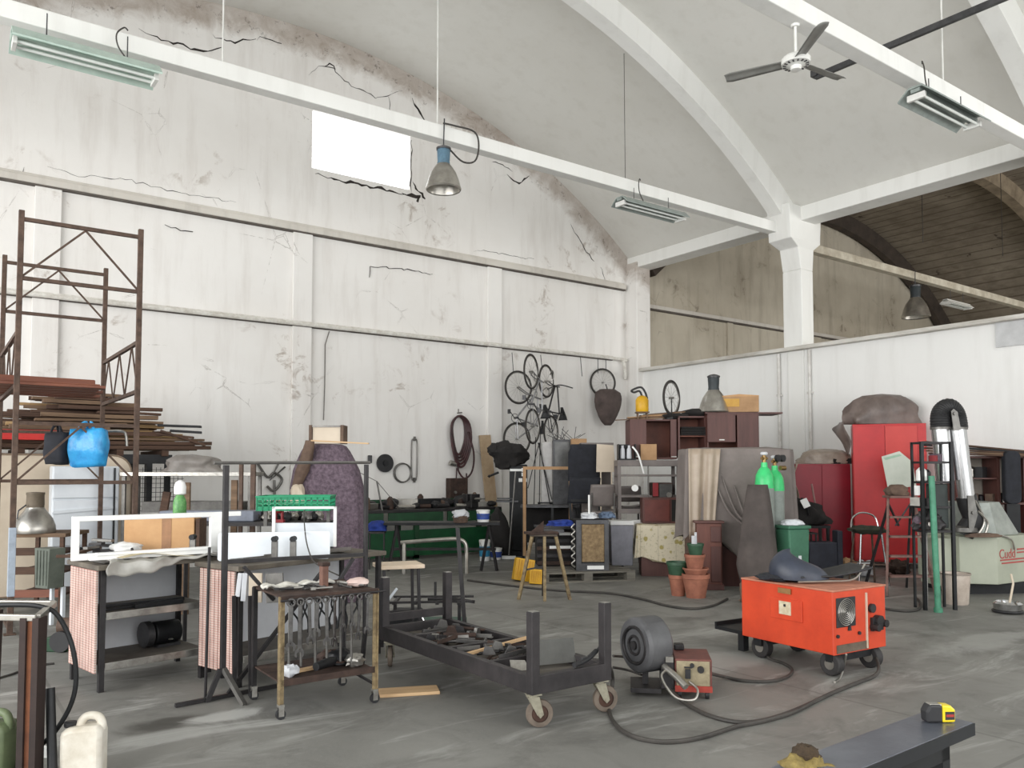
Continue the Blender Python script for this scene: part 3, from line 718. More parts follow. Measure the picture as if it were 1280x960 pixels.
MB().tube([(-.09, -.06, .3), (-.16, -.06, .24), (-.17, -.06, .15)], .009, 6).obj('bracket', m_dsteel, t)
x, y = pl(66, 7.9)
t = thing('metal_bin', 'small grey-green ribbed metal bin hung in front of the shelf table', 'bin', (x, y, .38), FC - .5)
mb = MB(); mb.prism([(-.1 + .0, 0), (.1, 0), (.12, .38), (-.12, .38)], -.08, .08); mb.obj('body', mat('grey_green_metal', (110, 116, 106), (84, 90, 82), .5), t, bevel=.004)
mb = MB()
for k in range(4): mb.bx(-.08 + k * .05, -.065 + k * .05, -.088, -.08, .03, .36)
mb.obj('rib', mat('grey_green_metal', (110, 116, 106)), t)
MB().bx(-.105, -.07, .07, .1, -.38, 0).bx(.07, .105, .07, .1, -.38, 0).obj('leg', m_whitemet, t)

m_dgreen_ = mat('dark_green_machine_paint', (28, 76, 44), (18, 50, 32), .5, 0, 6)
# ---- bench one: steel workbench with checked side cloth, two shelves
def checked(name, c0, c1, sc=34):
    m, g, b, v, X = start(name, .8)
    a = g.m('PINGPONG', g.m('MULTIPLY', X[0], sc), .5); z = g.m('PINGPONG', g.m('MULTIPLY', X[2], sc), .5); y_ = g.m('PINGPONG', g.m('MULTIPLY', X[1], sc), .5)
    l1 = g.m('LESS_THAN', z, .2); l2 = g.m('LESS_THAN', y_, .16)
    f = g.m('MAXIMUM', l1, l2)
    n = g.noise(v, 5, 5)
    base = g.mix(g.ramp(n, .4, .7), srgb(c0), srgb(tuple(q * .82 for q in c0)))
    g.L.new(g.mix(g.m('MULTIPLY', f, .7), base, srgb(c1)), b.inputs['Base Color'])
    return m
m_check = checked('red_checked_oilcloth', (204, 192, 182), (178, 118, 108), 60)
m_shelf = mat('dusty_grey_shelf', (112, 106, 98), (80, 74, 68), .7, .2, 5)
m_whitepan = mat('white_back_panel', (212, 214, 218), (190, 192, 196), .6, 0, 2)
def bench(name, label, x, y, rz, L, D, Hh, side_h0, back_m, shelves, top_m):
    t = thing(name, label, 'workbench', (x, y, 0), rz)
    for a in (0, L - .035):
        for b in (0, D - .035): MB().bx(a, a + .035, b, b + .035, 0, Hh - .035).obj('leg', m_darkst, t)
    MB().bx(-.03, L + .03, -.03, D + .02, Hh - .035, Hh).obj('worktop', top_m, t, bevel=.005)
    for z in shelves:
        s_ = MB().bx(.036, L - .036, .0, D - .01, z, z + .02).obj('shelf', m_shelf, t)
        MB().bx(.036, L - .036, -.014, -.001, z - .015, z + .035).obj('shelf_lip', m_brightst, s_, bevel=.003)
    MB().bx(.036, L - .036, D - .01, D, .12, Hh - .04).obj('back_panel', back_m, t)
    q = MB(); n = 9
    for i in range(n):
        y0 = .02 + (D - .06) * i / n; y1 = y0 + (D - .06) / n; q.prism([(-.026, side_h0), (-.012 + .0, side_h0), (-.012, Hh - .04), (-.026, Hh - .04)], y0, y1 - .008)
    q.obj('side_cloth', m_check, t)
    return t
m_top1 = mat('cluttered_grey_worktop', (120, 112, 100), (76, 70, 64), .8, .1, 6, .3)
t1 = bench('workbench', 'grey steel workbench with two shelves and a red-checked end, nearest the left edge', 1.0, 6.15, R(11), .80, .55, .86, .13, m_whitepan, (.16, .50), m_top1)
t2 = bench('workbench', 'grey steel workbench with a red-checked end behind the wrench trolley', 1.80, 5.72, R(17), 1.35, .49, .84, .1, m_whitepan, (.18,), m_top1)
# flat steel bits on bench one's middle shelf, a grinder on the lowest shelf
def onbench(t, x, y, z): return t.matrix_basis @ Vector((x, y, z))
for k, (x, y, L, a) in enumerate(((.3, .18, .42, .05), (.4, .3, .5, -.06), (.55, .22, .3, .3), (.45, .12, .35, .0))):
    o = MB().bx(-L / 2, L / 2, -.02, .02, 0, .012 + .006 * k).obj('steel_bar', m_blacksteel, bevel=.002); put(o, onbench(t1, x, y, .521), R(11) + a)
    tag(o, 'black flat steel bar on the middle shelf of the left workbench, ' + ['leftmost one', 'the rearmost one', 'the rightmost crosswise one', 'nearest the shelf lip'][k], 'bar', 'steel bars on the middle shelf')
t = thing('bench_grinder', 'dark round-bodied electric grinder sitting on the bottom shelf of the left workbench', 'grinder', tuple(onbench(t1, .6, .35, .181)), R(15))
MB().tube([(-.1, 0, .1), (.1, 0, .1)], .085, 20).obj('motor', m_blacksteel, t, smooth=True, bevel=.01)
MB().tube([(-.17, 0, .1), (-.12, 0, .1)], .095, 20).obj('wheel', m_dsteel, t, smooth=True)
MB().bx(-.09, .09, -.07, .07, 0, .02).obj('base', m_dsteel, t)
MB().lathe([(.012, 0), (.02, .005), (.012, .012)], c=(0, -.09, .05)).obj('knob', m_brightst, t)
# grey metal sheets and an offcut lying on bench one
for k, (x, y, w, d, a, m, z) in enumerate(((.42, .2, .8, .3, .04, m_greyst, .862), (.55, .08, .75, .2, -.08, m_brightst, .868), (.75, .3, .5, .25, .1, m_greyst, .873))):
    def fn(u, v, w=w, d=d, k=k): return ((u - .5) * w, (v - .5) * d, .006 * math.sin(u * 9 + k) + .006)
    o = MB().grid(fn, 12, 4).obj('metal_sheet', m, solid=.002, smooth=True); put(o, onbench(t1, x, y, z), R(11) + a)
    tag(o, ['dull grey metal sheet lying on the left workbench, lowest', 'bright metal sheet overhanging the front of the left workbench', 'grey metal sheet lying on the right part of the left workbench'][k], 'sheet')
o = MB().grid(lambda u, v: ((u - .5) * .5, (v - .5) * .16 * (.5 + u), .02 * math.sin(u * 5) + .02), 10, 3).obj('paper_sheet', mat('yellowed_paper', (206, 194, 160), (176, 162, 128), .9), solid=.002)
put(o, onbench(t1, .35, .0, .885), R(20)); tag(o, 'yellowed torn paper sheet on the front edge of the left workbench', 'paper')
def film(u, v):
    return ((u - .5) * .8 + .02 * math.sin(v * 6), -.14 * min(1, v * 2) + .03 * math.sin(u * 13), -.10 * max(0, v - .4) * (1 + .8 * math.sin(u * 4 + 1)) + .008 * math.sin(u * 31) + .014)
o = MB().grid(film, 50, 10).obj('plastic_film', mat('cloudy_plastic_film', (186, 184, 178), (150, 147, 140), .3, 0, 4), solid=.002, smooth=True); put(o, onbench(t1, .42, .06, .876), R(11)); tag(o, 'cloudy plastic film drooping over the front edge of the left workbench', 'film')
# white aluminium frame box standing on bench one
m_whitealu = mat('white_aluminium_profile', (244, 244, 242), (226, 226, 224), .35, 0, 3)
fp = onbench(t1, -.16, .10, .893)
t = thing('window_frame', 'white aluminium window frame standing on edge along the left workbench', 'frame', tuple(fp), R(4))
L, Hh = 1.16, .30
fpts = dict(bottom=((0, -.02, 0), (L, .03, .045)), top=((0, -.02, Hh - .04), (L, .03, Hh)))
MB().bx(-.0, L, -.02, .02, 0, .045).obj('bottom_rail', m_whitealu, t, bevel=.004)
MB().bx(-.0, L, -.02, .02, Hh - .035, Hh).obj('top_rail', m_whitealu, t, bevel=.004)
MB().bx(0, .045, -.021, .021, .04, Hh - .03).obj('stile', m_whitealu, t, bevel=.004)
MB().bx(L * .80, L * .80 + .085, -.021, .021, .04, Hh - .03).obj('stile', m_whitealu, t, bevel=.004)
MB().bx(.1, L * .8, -.07, -.023, -.0, .03).bx(.14, L * .78, -.08, -.023, .03, .05).obj('sill_profile', m_whitealu, t, bevel=.003)
# cardboard box behind the frame
x, y = pl(201, 6.28)
t = thing('cardboard_box', 'tan cardboard box with a brown taped middle, seen through the white window frame', 'box', (x, y, .89), FC + .1)
MB().bx(-.26, .26, 0, .2, 0, .255).obj('carton', m_card, t, bevel=.004)
MB().bx(.02, .09, -.003, 0, 0, .246).obj('tape', mat('brown_packing_tape', (168, 122, 84), None, .4), t)
MB().bx(.272, .30, .0, .2, 0, .24).obj('side_flap', m_wood3, t)
# clutter inside the frame's left part
random.seed(5)
for k in range(9):
    x, y = pl(96 + k * 7, 5.8 + .06 * (k % 3) + .03 * k); L = random.uniform(.1, .3)
    o = MB().bx(-L / 2, L / 2, -.02, .02, 0, .02).obj('scrap_bar', random.choice([m_darkst, m_greyst, m_wood3]), bevel=.003)
    put(o, (x, y, .885 + .018 * (k % 6) + .002), random.uniform(-1, 1), 0, random.uniform(-.1, .1))
    tag(o, 'short scrap bar behind the white frame, ' + ['leftmost', 'second from left', 'third from left', 'fourth from left', 'middle one', 'fourth from right', 'third from right', 'second from right', 'rightmost'][k], 'scrap', 'scrap bars behind the white frame')
x, y = pl(160, 6.1)
o = MB().blob((0, 0, .04), (.22, .14, .09), 4, .3, 2.2).obj('crumpled_plastic', m_whitealu, smooth=True); put(o, (x, y, .885)); tag(o, 'crumpled white plastic lump inside the white frame', 'plastic')
# green spray bottle
x, y = pl(226, 7.2)
t = thing('plastic_bottle', 'green plastic bottle with a white cap standing behind the white frame', 'bottle', (x, y, 1.06), 0)
MB().lathe([(.05, 0), (.056, .01), (.056, .16), (.05, .19), (.026, .24)], n=20).obj('body', mat('green_printed_label', (110, 168, 96), (52, 110, 60), .4, 0, 30), t, smooth=True)
MB().lathe([(.036, .23), (.05, .24), (.052, .30), (.04, .34), (.014, .36)], n=20).obj('cap', m_whitealu, t, smooth=True)
MB().bx(-.12, .09, -.05, .12, -.03, -.001).obj('support_board', m_wood1, t)
MB().bx(-.1, -.07, .0, .03, -1.06, -.03).bx(.05, .08, .0, .03, -1.06, -.03).obj('support_leg', m_darkst, t)
# ---- long steel shelf behind (y 590 line) with a grey cloth
xa, ya = pl(150, 9.9); xb, yb = pl(316, 9.9)
t = thing('steel_shelf_table', 'long grey steel shelf table standing behind the white frame', 'table', (xa, ya, 0), FC)
L = (316 - 150) / FPX * 9.9
zt = zz(590, 9.9)
MB().bx(0, L, 0, .45, zt - .05, zt).obj('top', m_brightst, t, bevel=.004)
for a in (.02, L - .06):
    for b in (.02, .4): MB().bx(a, a + .04, b, b + .04, 0, zt - .05).obj('leg', m_greyst, t)
MB().bx(.3, L - .1, -.05, .4, zz(640, 9.9), zz(627, 9.9)).bx(.3, L - .1, -.05, -.03, zz(650, 9.9), zz(627, 9.9)).obj('lower_shelf', m_greyst, t)
def bundle(name, label, x, y, z, W, D, Hh, m, seed, rz=FC, cat='cloth', amp=.3):
    mb = MB(); rings = []; nu = 44
    for j in range(10):
        v = j / 9; sc = (1 - v ** 3.2) ** .45 if v < 1 else .02
        rings.append([])
        for i in range(nu):
            a = 2 * PI * i / nu; dx, dy = math.copysign(abs(math.cos(a)) ** .75, math.cos(a)), math.copysign(abs(math.sin(a)) ** .75, math.sin(a))
            k = 1 + amp * .9 * (abs(noise.noise(Vector((dx * 2.6 + seed * 3, dy * 2.6, v * 2.2)))) - .28) + amp * (noise.noise(Vector((dx * 1.6 + seed, dy * 1.6, v * 2))) + .4 * noise.noise(Vector((dx * 5 + seed, dy * 5, v * 3))) * (1 - v))
            hz = Hh * v * (1 + .5 * amp * (abs(noise.noise(Vector((dx * 3 * sc + seed, dy * 3 * sc, 7)))) - .2)) * (1 + .5 * amp * noise.noise(Vector((dx * 1.3 * sc + seed * 2, dy * sc, 3)))) * (1 - .25 * (1 - sc) * 0)
            rings[-1].append((dx * sc * k * W / 2, dy * sc * k * D / 2, hz + .012))
    o = mb.loft(rings).obj(name, m, smooth=True, ang=75); put(o, (x, y, z - .01), rz); tag(o, label, cat); return o
m_greycloth = mat('grey_plastic_sheet', (150, 144, 138), (112, 106, 102), .45, 0, 4, .3)
x, y = pl(245, 9.95)
bundle('cloth_heap', 'crumpled grey sheet heaped on the long steel shelf table', x, y + .15, zt + .002, .68, .35, .22, m_greycloth, 2)
# little leaning posts and bars near it
for k, (px, y0, y1, w, m) in enumerate(((233, 603, 640, .1, m_wood1), (294, 600, 640, .065, m_wood1), (302, 578, 645, .04, m_rust), (317, 578, 648, .05, m_rust), (186, 613, 645, .08, m_wood3))):
    d = 8.6; x, y = pl(px, d)
    o = MB().bx(-w / 2, w / 2, -.02, .02, 0, zz(y0, d)).obj('upright_post', m, bevel=.004); put(o, (x, y, 0), FC)
    if k == 4: o.rotation_euler = (0, R(9), FC)
    tag(o, ['short grey board standing upright behind the green bottle', 'brown wooden stake with rounded top, right of the green bottle', 'thin rusty steel bar standing upright between the stake and the steel post', 'rusty upright steel post left of the green crate', 'dark board leaning behind the left part of the white frame'][k], 'post')
# dark low table between benches carrying blue-grey tray
x, y = pl(262, 7.9)
t = thing('side_table', 'narrow dark steel table behind the benches holding a grey tray and tools', 'table', (x - .3, y, 0), FC)
MB().bx(-.3, 1.4, 0, .5, .98, 1.01).obj('top', m_darkst, t)
for a in (-.28, 1.36):
    for b in (.02, .46): MB().bx(a, a + .03, b, b + .03, 0, .98).obj('leg', m_darkst, t)
o = MB().bx(-.5, .42, -.12, .12, 0, .1).obj('steel_tray', mat('blue_grey_paint', (128, 134, 148), (96, 100, 112), .5), bevel=.008)
put(o, (*pl(270, 8.05), 1.012), FC); tag(o, 'long blue-grey metal tray lying behind the white panels', 'tray')
random.seed(9)
for k in range(12):
    px = 312 + k * 8; x, y = pl(px, 8.0 + .1 * (k % 3))
    o = MB().blob((0, 0, .04), (.1, .08, .09), k + 20, .5, 2.5, 12, 8).obj('tool_part', [m_darkst, m_greyst, m_blacksteel, m_lampalu][k % 4], smooth=True); put(o, (x, y, 1.012))
    tag(o, ['dark grey', 'grey', 'black', 'dull silver'][k % 4] + ' tool part under the green crate, ' + ['left third', 'middle third', 'right third'][k // 4] + ' of the row', 'tool part', 'tool parts under the green crate')
m_redp = mat('dark_red_paint', (150, 36, 42), (110, 26, 32), .5)
o = MB().bx(-.04, -.02, -.02, .02, 0, .2).bx(.02, .04, -.02, .02, 0, .2).bx(-.04, .04, -.02, .02, .18, .21).bx(-.05, .05, -.03, .03, 0, .03).lathe([(.03, 0), (.045, .02), (.03, .05)], c=(0, 0, .09)).obj('red_clamp', m_redp, bevel=.003)
put(o, (*pl(350, 7.75), 1.012), FC); tag(o, 'small red clamp frame behind the white panels under the green crate', 'clamp')
x, y = pl(90, 6.9)
t = thing('pulley_motor', 'small motor with black pulley and green foot on the floor left of the left workbench', 'motor', (x, y, 0), FC)
MB().bx(-.14, .04, -.08, .12, 0, .12).obj('foot', m_dgreen_, t, bevel=.008)
MB().tube([(-.06, .0, .2), (.1, .0, .2)], .07, 18).obj('body', m_rust, t, smooth=True); MB().tube([(.0, -.12, .09), (.0, -.08, .09)], .085, 22).obj('pulley', m_blk, t, smooth=True)
# ---- bench two's white panels, brackets, green crate
q = onbench(t2, .02, .05, .842)
o = MB().prism([(a, b) for a, b in rrect(.80, .205, .02)], 0, .018).obj('white_sheet', m_whitemet, bevel=.002)
put(o, (*pl(274, 5.95), .845), FC + .22, R(-6)); tag(o, 'white rectangular panel standing on the right workbench, left one', 'panel')
x, y = pl(345, 6.45)
t = thing('open_white_frame', 'open white frame with a white board standing on the right workbench, below the green crate', 'frame', (x, y, .90), FC + .12)
MB().bx(-.02, .47, 0, .02, 0, .19).obj('board', m_whitemet, t, bevel=.003)
MB().bx(-.02, .005, -.025, 0, 0, .32).bx(.455, .48, -.025, 0, 0, .32).bx(-.02, .48, -.025, 0, .30, .32).obj('frame', m_whitealu, t, bevel=.003)
for k, px in enumerate((243, 345, 368)):
    d = 6.1 if k == 0 else 5.93; x, y = pl(px, d)
    t = thing('corner_bracket', ['grey steel bracket standing in front of the white panels, leftmost of three', 'grey steel bracket in front of the white panels, middle of three', 'grey steel bracket in front of the white panels, rightmost of three'][k], 'bracket', (x, y, .864), FC, 'three steel brackets by the white panels')
    MB().bx(-.022, .022, -.012, .012, 0, .13).bx(-.022, -.012, -.012, .03, 0, .13).obj('plate', m_greyst, t, bevel=.003)
    MB().tube([(0, -.03, .145), (0, .03, .145)], .02, 12).obj('pivot', m_blacksteel, t, smooth=True)
m_green = mat('green_crate_plastic', (18, 150, 104), (10, 120, 82), .4, 0, 5)
x, y = pl(372, 7.3); zc_ = zz(637, 7.3)
t = thing('green_crate', 'shallow emerald green plastic crate resting on the white frame', 'crate', (x, y, zc_), FC + .1)
W_, D_, H_ = .62, .4, .125
MB().bx(-W_ / 2, W_ / 2, -D_ / 2, D_ / 2, 0, .008).obj('base', m_green, t)
for sx, sy, lx, ly in ((0, -1, W_, 0), (0, 1, W_, 0), (-1, 0, 0, D_), (1, 0, 0, D_)):
    mb = MB(); cx, cy = sx * W_ / 2, sy * D_ / 2
    n = 13 if lx else 9
    for i in range(n):
        f = i / (n - 1) - .5
        mb.box((cx + f * lx, cy + f * ly, H_ / 2), (.006 if lx else .005, .006 if ly else .005, H_) if False else ((.012, .005, H_) if lx else (.005, .012, H_)))
    for z, h in ((.02, .04), (.065, .012), (.11, .03)):
        mb.box((cx, cy, z), (lx or .005, ly or .005, h))
    mb.obj('side_wall', m_green, t)
MB().bx(-W_ / 2 - .01, W_ / 2 + .01, -D_ / 2 - .012, -D_ / 2 + .004, H_ - .008, H_ + .004).bx(-W_ / 2 - .01, W_ / 2 + .01, D_ / 2 - .004, D_ / 2 + .012, H_ - .008, H_ + .004).bx(-W_ / 2 - .012, -W_ / 2 + .004, -D_ / 2, D_ / 2, H_ - .008, H_ + .004).bx(W_ / 2 - .004, W_ / 2 + .012, -D_ / 2, D_ / 2, H_ - .008, H_ + .004).obj('rim', m_green, t)
for a in (-.29, .26): MB().bx(a, a + .03, .0, .03, -(zc_ - 1.012), -.002).obj('support_bar', m_greyst, t)
tag(MB().tube(smooth_path([pl(381, 7.0, zc_ + .01), pl(381, 6.6, 1.12), pl(384, 5.9, 1.0), pl(392, 5.75, .88), pl(405, 5.6, .84), pl(425, 5.5, .80)], 6), .005, 5).obj('thin_cable', m_cable), 'thin dark cable falling from the green crate over the white panels', 'cable')
# ---- pipe rack in front of bench two
x, y = pl(283, 5.42)
t = thing('pipe_rack', 'tall open rack of dark square tube standing in front of the right workbench', 'rack', (x, y, 0), R(4))
RL = 1.06
MB().bx(-.017, .017, -.017, .017, .14, 1.54).obj('post', m_darkst, t, bevel=.003)
MB().bx(RL - .014, RL + .014, -.014, .014, .3, 1.55).obj('post', m_darkst, t, bevel=.003)
MB().tube([(-.08, 0, 1.555), (RL + .03, 0, 1.565)], .011, 8).obj('top_rail', m_greyst, t, smooth=True)
MB().bar((0, 0, .90), (RL, 0, .88), .026).obj('middle_rail', m_darkst, t)
MB().bar((.12, -.03, .86), (.33, -.03, .62), .022).bar((RL - .12, -.03, .86), (RL - .3, -.03, .62), .022).obj('brace', m_darkst, t)
MB().bar((-.02, -.01, .2), (-.1, -.0, .0), .03).obj('leg', m_darkst, t)
MB().bar((0, -.02, .2), (.06, -.22, .0), .03).bar((.004, -.034, .2), (.064, -.234, .0), .012).obj('leg', m_greyst, t)
MB().bar((-.3, .0, .015), (RL + .02, .08, .015), .024).obj('base_rail', m_darkst, t)
MB().bar((.05, .03, .02), (.78, .06, .82), .024).obj('diagonal', m_darkst, t)
MB().bar((RL, 0, .3), (RL, .05, .0), .026).obj('leg', m_darkst, t)
o = MB().tube([(0, 0, 0), (0, 0, 1.0)], .01, 8).obj('steel_rod', m_darkst); put(o, (*pl(262, 5.4), 0), 0, R(2)); tag(o, 'thin vertical steel rod standing left of the pipe rack', 'rod')
for k in range(2):
    o = MB().bx(-.012, .012, -.012, .012, 0, .66).obj('steel_rod', m_darkst); put(o, (*pl(298 + 20 * k, 5.5), 0), 0, R(-4)); tag(o, ['square steel bar leaning just right of the pipe rack post', 'square steel bar leaning under the pipe rack, second one'][k], 'rod')
# pieces leaning under bench two
for k, (px, y0, h, w, m) in enumerate(((303, 716, .16, .03, m_whitepan), (309, 716, .19, .035, m_whitepan), (322, 722, .2, .09, m_beige), (345, 712, .2, .12, m_greyst))):
    d = 5.62; o = MB().bx(-w / 2, w / 2, -.01, .01, -h, 0).obj('offcut_strip', m, bevel=.002); put(o, (*pl(px, d), .80), FC, 0, R(6 - 3 * k))
    tag(o, ['white strip hanging under the right workbench, leftmost', 'white strip hanging under the right workbench, second from left', 'beige board offcut hanging under the right workbench', 'grey metal offcut hanging under the right workbench'][k], 'offcut')
# long things lying on bench two
for k, (px, L, a, m, z) in enumerate(((350, .9, .0, m_brightst, .846), (370, 1.0, .05, m_greyst, .853), (385, .8, -.06, m_greyst, .860), (345, .7, -.03, m_darkst, .866))):
    o = MB().bx(-L / 2, L / 2, -.04, .04, 0, .006).bx(-L / 2, L / 2, -.04, -.034, 0, .03).obj('steel_angle', m, bevel=.001); put(o, (*pl(px, 6.2 + .06 * k), z), R(17) + a)
    tag(o, 'long steel angle lying along the right workbench', 'steel profile', 'steel angles on the right workbench')
# ================================================================== wrench trolley
t = thing('tool_trolley', 'small rusty trolley on castors with spanners hung along its front', 'trolley', (1.79, 4.86, 0), R(-1))
TW, TD, TH = .62, .52, .735
m_yel = mat('flaked_yellow_paint', (158, 140, 104), (84, 66, 50), .7, .2, 18, .2)
m_rustd = mat('rusty_dark_plate', (84, 66, 58), (46, 37, 34), .75, .4, 10, .3)
for k, (a, b, m) in enumerate(((0, 0, m_yel), (TW, 0, m_yel), (0, TD, m_darkst), (TW, TD, m_darkst))):
    MB().bx(a - .017, a + .017, b - .004, b + .004, .09, TH).bx(a - .017 if a == 0 else a + .009, a - .009 if a == 0 else a + .017, b - .017, b + .017, .09, TH).obj('leg', m, t)
    c = MB().tube([(a, b - .012, .03), (a, b + .012, .03)], .03, 16).obj('castor', m_blk, t, smooth=True)
    MB().bx(a - .016, a + .016, b - .018, b - .014, .02, .075).bx(a - .016, a + .016, b + .014, b + .018, .02, .075).bx(a - .018, a + .018, b - .018, b + .018, .075, .09).obj('fork', m_brightst, c)
MB().bx(0, TW, 0, TD, .21, .22).bx(0, TW, -.004, 0, .195, .235).obj('lower_shelf', m_rustd, t)
MB().bx(0, TW, 0, TD, TH - .012, TH).bx(-.012, TW + .012, -.02, -.008, TH - .03, TH + .005).bx(-.012, TW + .012, TD, TD + .012, TH - .03, TH + .005).obj('top_tray', m_rustd, t)
MB().tube([(-.02, -.035, TH - .02), (TW + .06, -.035, TH - .015)], .006, 8).bar((0, -.035, TH - .02), (0, 0, TH - .02), .008).bar((TW, -.035, TH - .02), (TW, 0, TH - .02), .008).obj('hanging_rail', m_darkst, t)
MB().bar((TW, .02, .02 + .1), (TW - .1, TD - .02, .2), .014).obj('stay', m_darkst, t)
# spanners hanging on the rail
m_span = mat('oily_spanner_steel', (120, 118, 116), (72, 70, 70), .35, .85, 10)
def spanner(L, s, n):
    M = MB()
    M.bx(-.009 * s, .009 * s, -.004, .004, -L + .03, -.02)
    M.torus(.017 * s, .006 * s, 18, 6, Mx((0, 0, 0), R(90)))
    for sg in (-1, 1):
        M.prism([(sg * .006 * s, -L + .035), (sg * .022 * s, -L + .02), (sg * .024 * s, -L - .01 * s), (sg * .012 * s, -L - .022 * s), (sg * .011 * s, -L + .004), (0, -L + .012)][::sg], -.005, .005)
    return M
random.seed(3)
A = Mx((1.79, 4.86, 0), 0, 0, R(-1))
for k in range(10):
    L = .27 + .05 * math.sin(k * 1.7) - .007 * k; s_ = 1.25 - .04 * k
    o = spanner(L, s_, k).obj('spanner', m_span, smooth=False, bevel=.001)
    put(o, A @ Vector((.045 + k * .056, -.037, TH - .034 + .0)), R(-1) + random.uniform(-.5, .5), 0, R(random.uniform(-3, 3)))
    tag(o, ['large steel spanner hanging at the left end of the trolley rail', 'steel spanner hanging second from left on the trolley rail', 'steel spanner hanging third from left on the trolley rail', 'steel spanner hanging fourth from left on the trolley rail', 'steel spanner hanging fifth from left on the trolley rail', 'steel spanner hanging fifth from right on the trolley rail', 'steel spanner hanging fourth from right on the trolley rail', 'steel spanner hanging third from right on the trolley rail', 'steel spanner hanging second from right on the trolley rail', 'smallest steel spanner hanging at the right end of the trolley rail'][k], 'spanner', 'spanners hanging on the tool trolley')
# pliers hanging behind
for k in range(6):
    M = MB()
    for sg in (-1, 1):
        M.tube(smooth_path([(sg * .004, 0, 0), (sg * .012, 0, -.04), (-sg * .006, 0, -.08), (-sg * .03, 0, -.13), (-sg * .035, 0, -.2)], 4), [.006] * 12 + [.008] * 5, 6)
    o = M.obj('pliers', m_blacksteel, smooth=True); put(o, A @ Vector((.07 + k * .09, .035, TH - .04)), R(-1) + random.uniform(-.6, .6), 0, R(random.uniform(-12, 12)))
    tag(o, 'dark pliers hanging behind the spanners, ' + ['leftmost pair', 'second pair from left', 'third pair from left', 'third pair from right', 'second pair from right', 'rightmost pair'][k], 'pliers', 'pliers hanging on the tool trolley')
for k in range(6):
    o = MB().tube([(0, 0, 0), (0, 0, -.40 - .03 * (k % 3))], .0085, 8).obj('hanging_bar', m_greyst, smooth=True); put(o, A @ Vector((.08 + k * .085, .09 + .02 * (k % 2), TH - .03)))
    tag(o, 'long steel bar hanging inside the tool trolley, ' + ['leftmost', 'second from left', 'third from left', 'third from right', 'second from right', 'rightmost'][k], 'bar', 'long bars hanging in the tool trolley')
# things on the trolley's top and shelf
random.seed(21)
o = MB().grid(lambda u, v: ((u - .5) * .5, (v - .5) * .09 + .02 * math.sin(u * 7), .012 + .01 * math.sin(u * 23) + .008 * math.sin(v * 7 + u * 12)), 40, 5).obj('white_rag', mat('dirty_white_rag', (216, 214, 206), (172, 168, 158), .9, 0, 14), solid=.014, smooth=True)
put(o, A @ Vector((.24, .36, TH + .006)), R(6)); tag(o, 'long dirty white rag lying along the back of the tool trolley', 'rag')
o = MB().blob((0, 0, .03), (.15, .1, .06), 12, .3).obj('pink_rag', mat('pale_pink_cloth', (220, 200, 192), (190, 160, 152), .9), smooth=True); put(o, A @ Vector((.55, .12, TH + .004))); tag(o, 'crumpled pale pink rag on the right end of the tool trolley', 'rag')
t = thing('tool_post', 'small rusty square post clamped upright on the tool trolley', 'post', tuple(A @ Vector((.33, .16, TH + .001))), R(8))
MB().bx(-.022, .022, -.022, .022, 0, .15).obj('shaft', mat('rust_brown_iron', (128, 92, 78), (84, 60, 52), .8), t, bevel=.003)
MB().bx(-.03, .03, -.03, .03, .15, .175).obj('cap', m_rustd, t, bevel=.004)
for k in range(16):
    x, y = random.uniform(.05, .58), random.uniform(.04, .30)
    L = random.uniform(.05, .14)
    o = MB().tube([(-L / 2, 0, 0), (L / 2, 0, 0)], random.uniform(.006, .011), 8).bx(L / 2 - .01, L / 2 + .02, -.012, .012, -.008, .008).obj('socket_tool', random.choice([m_span, m_darkst, m_brightst]), bevel=.001)
    put(o, A @ Vector((x, y, TH + .013 + .004 * (k % 3))), random.uniform(0, 3.1)); tag(o, f"small loose {'left' if x < .2 else ('middle' if x < .4 else 'right')}-hand socket tool on the tool trolley top, {'front' if y < .17 else 'back'} half", 'tool', 'loose socket tools on the tool trolley')
for k, (x, y, s_, m, lb) in enumerate(((.47, .22, .13, m_blacksteel, 'dark cast iron lump on the trolley shelf'), (.42, .28, .12, m_rustd, 'rusty tool body at the middle of the trolley shelf'), (.54, .14, .10, m_brightst, 'dull aluminium lump at the right of the trolley shelf'), (.10, .12, .09, m_whitepan, 'small crumpled white rag at the left of the trolley shelf'))):
    o = MB().blob((0, 0, s_ * .4), (s_ * 1.3, s_, s_ * .85), k + 40, .4, 2.2, 16, 10).obj(['machine_part', 'machine_part', 'machine_part', 'small_rag'][k], m, smooth=True); put(o, A @ Vector((x, y, .218))); tag(o, lb, ['casting', 'casting', 'casting', 'rag'][k])
t = thing('angle_grinder', 'dark hand grinder with a disc lying on the trolley shelf', 'grinder', tuple(A @ Vector((.36, .14, .232))), R(30))
MB().tube([(-.13, 0, .035), (.02, 0, .035), (.06, 0, .035)], [.026, .032, .025], 14).obj('body', m_blacksteel, t, smooth=True)
MB().lathe([(.055, 0), (.055, .006)], c=(.09, 0, .0), n=24, M=Mx((0, 0, .03), R(12))).obj('disc', m_rustd, t)
o = MB().bx(-.12, .12, -.02, .02, 0, .018).obj('wood_offcut', m_pine, bevel=.002); put(o, A @ Vector((.27, .2, .222)), R(10)); tag(o, 'pale wooden offcut on the lower trolley shelf', 'wood')
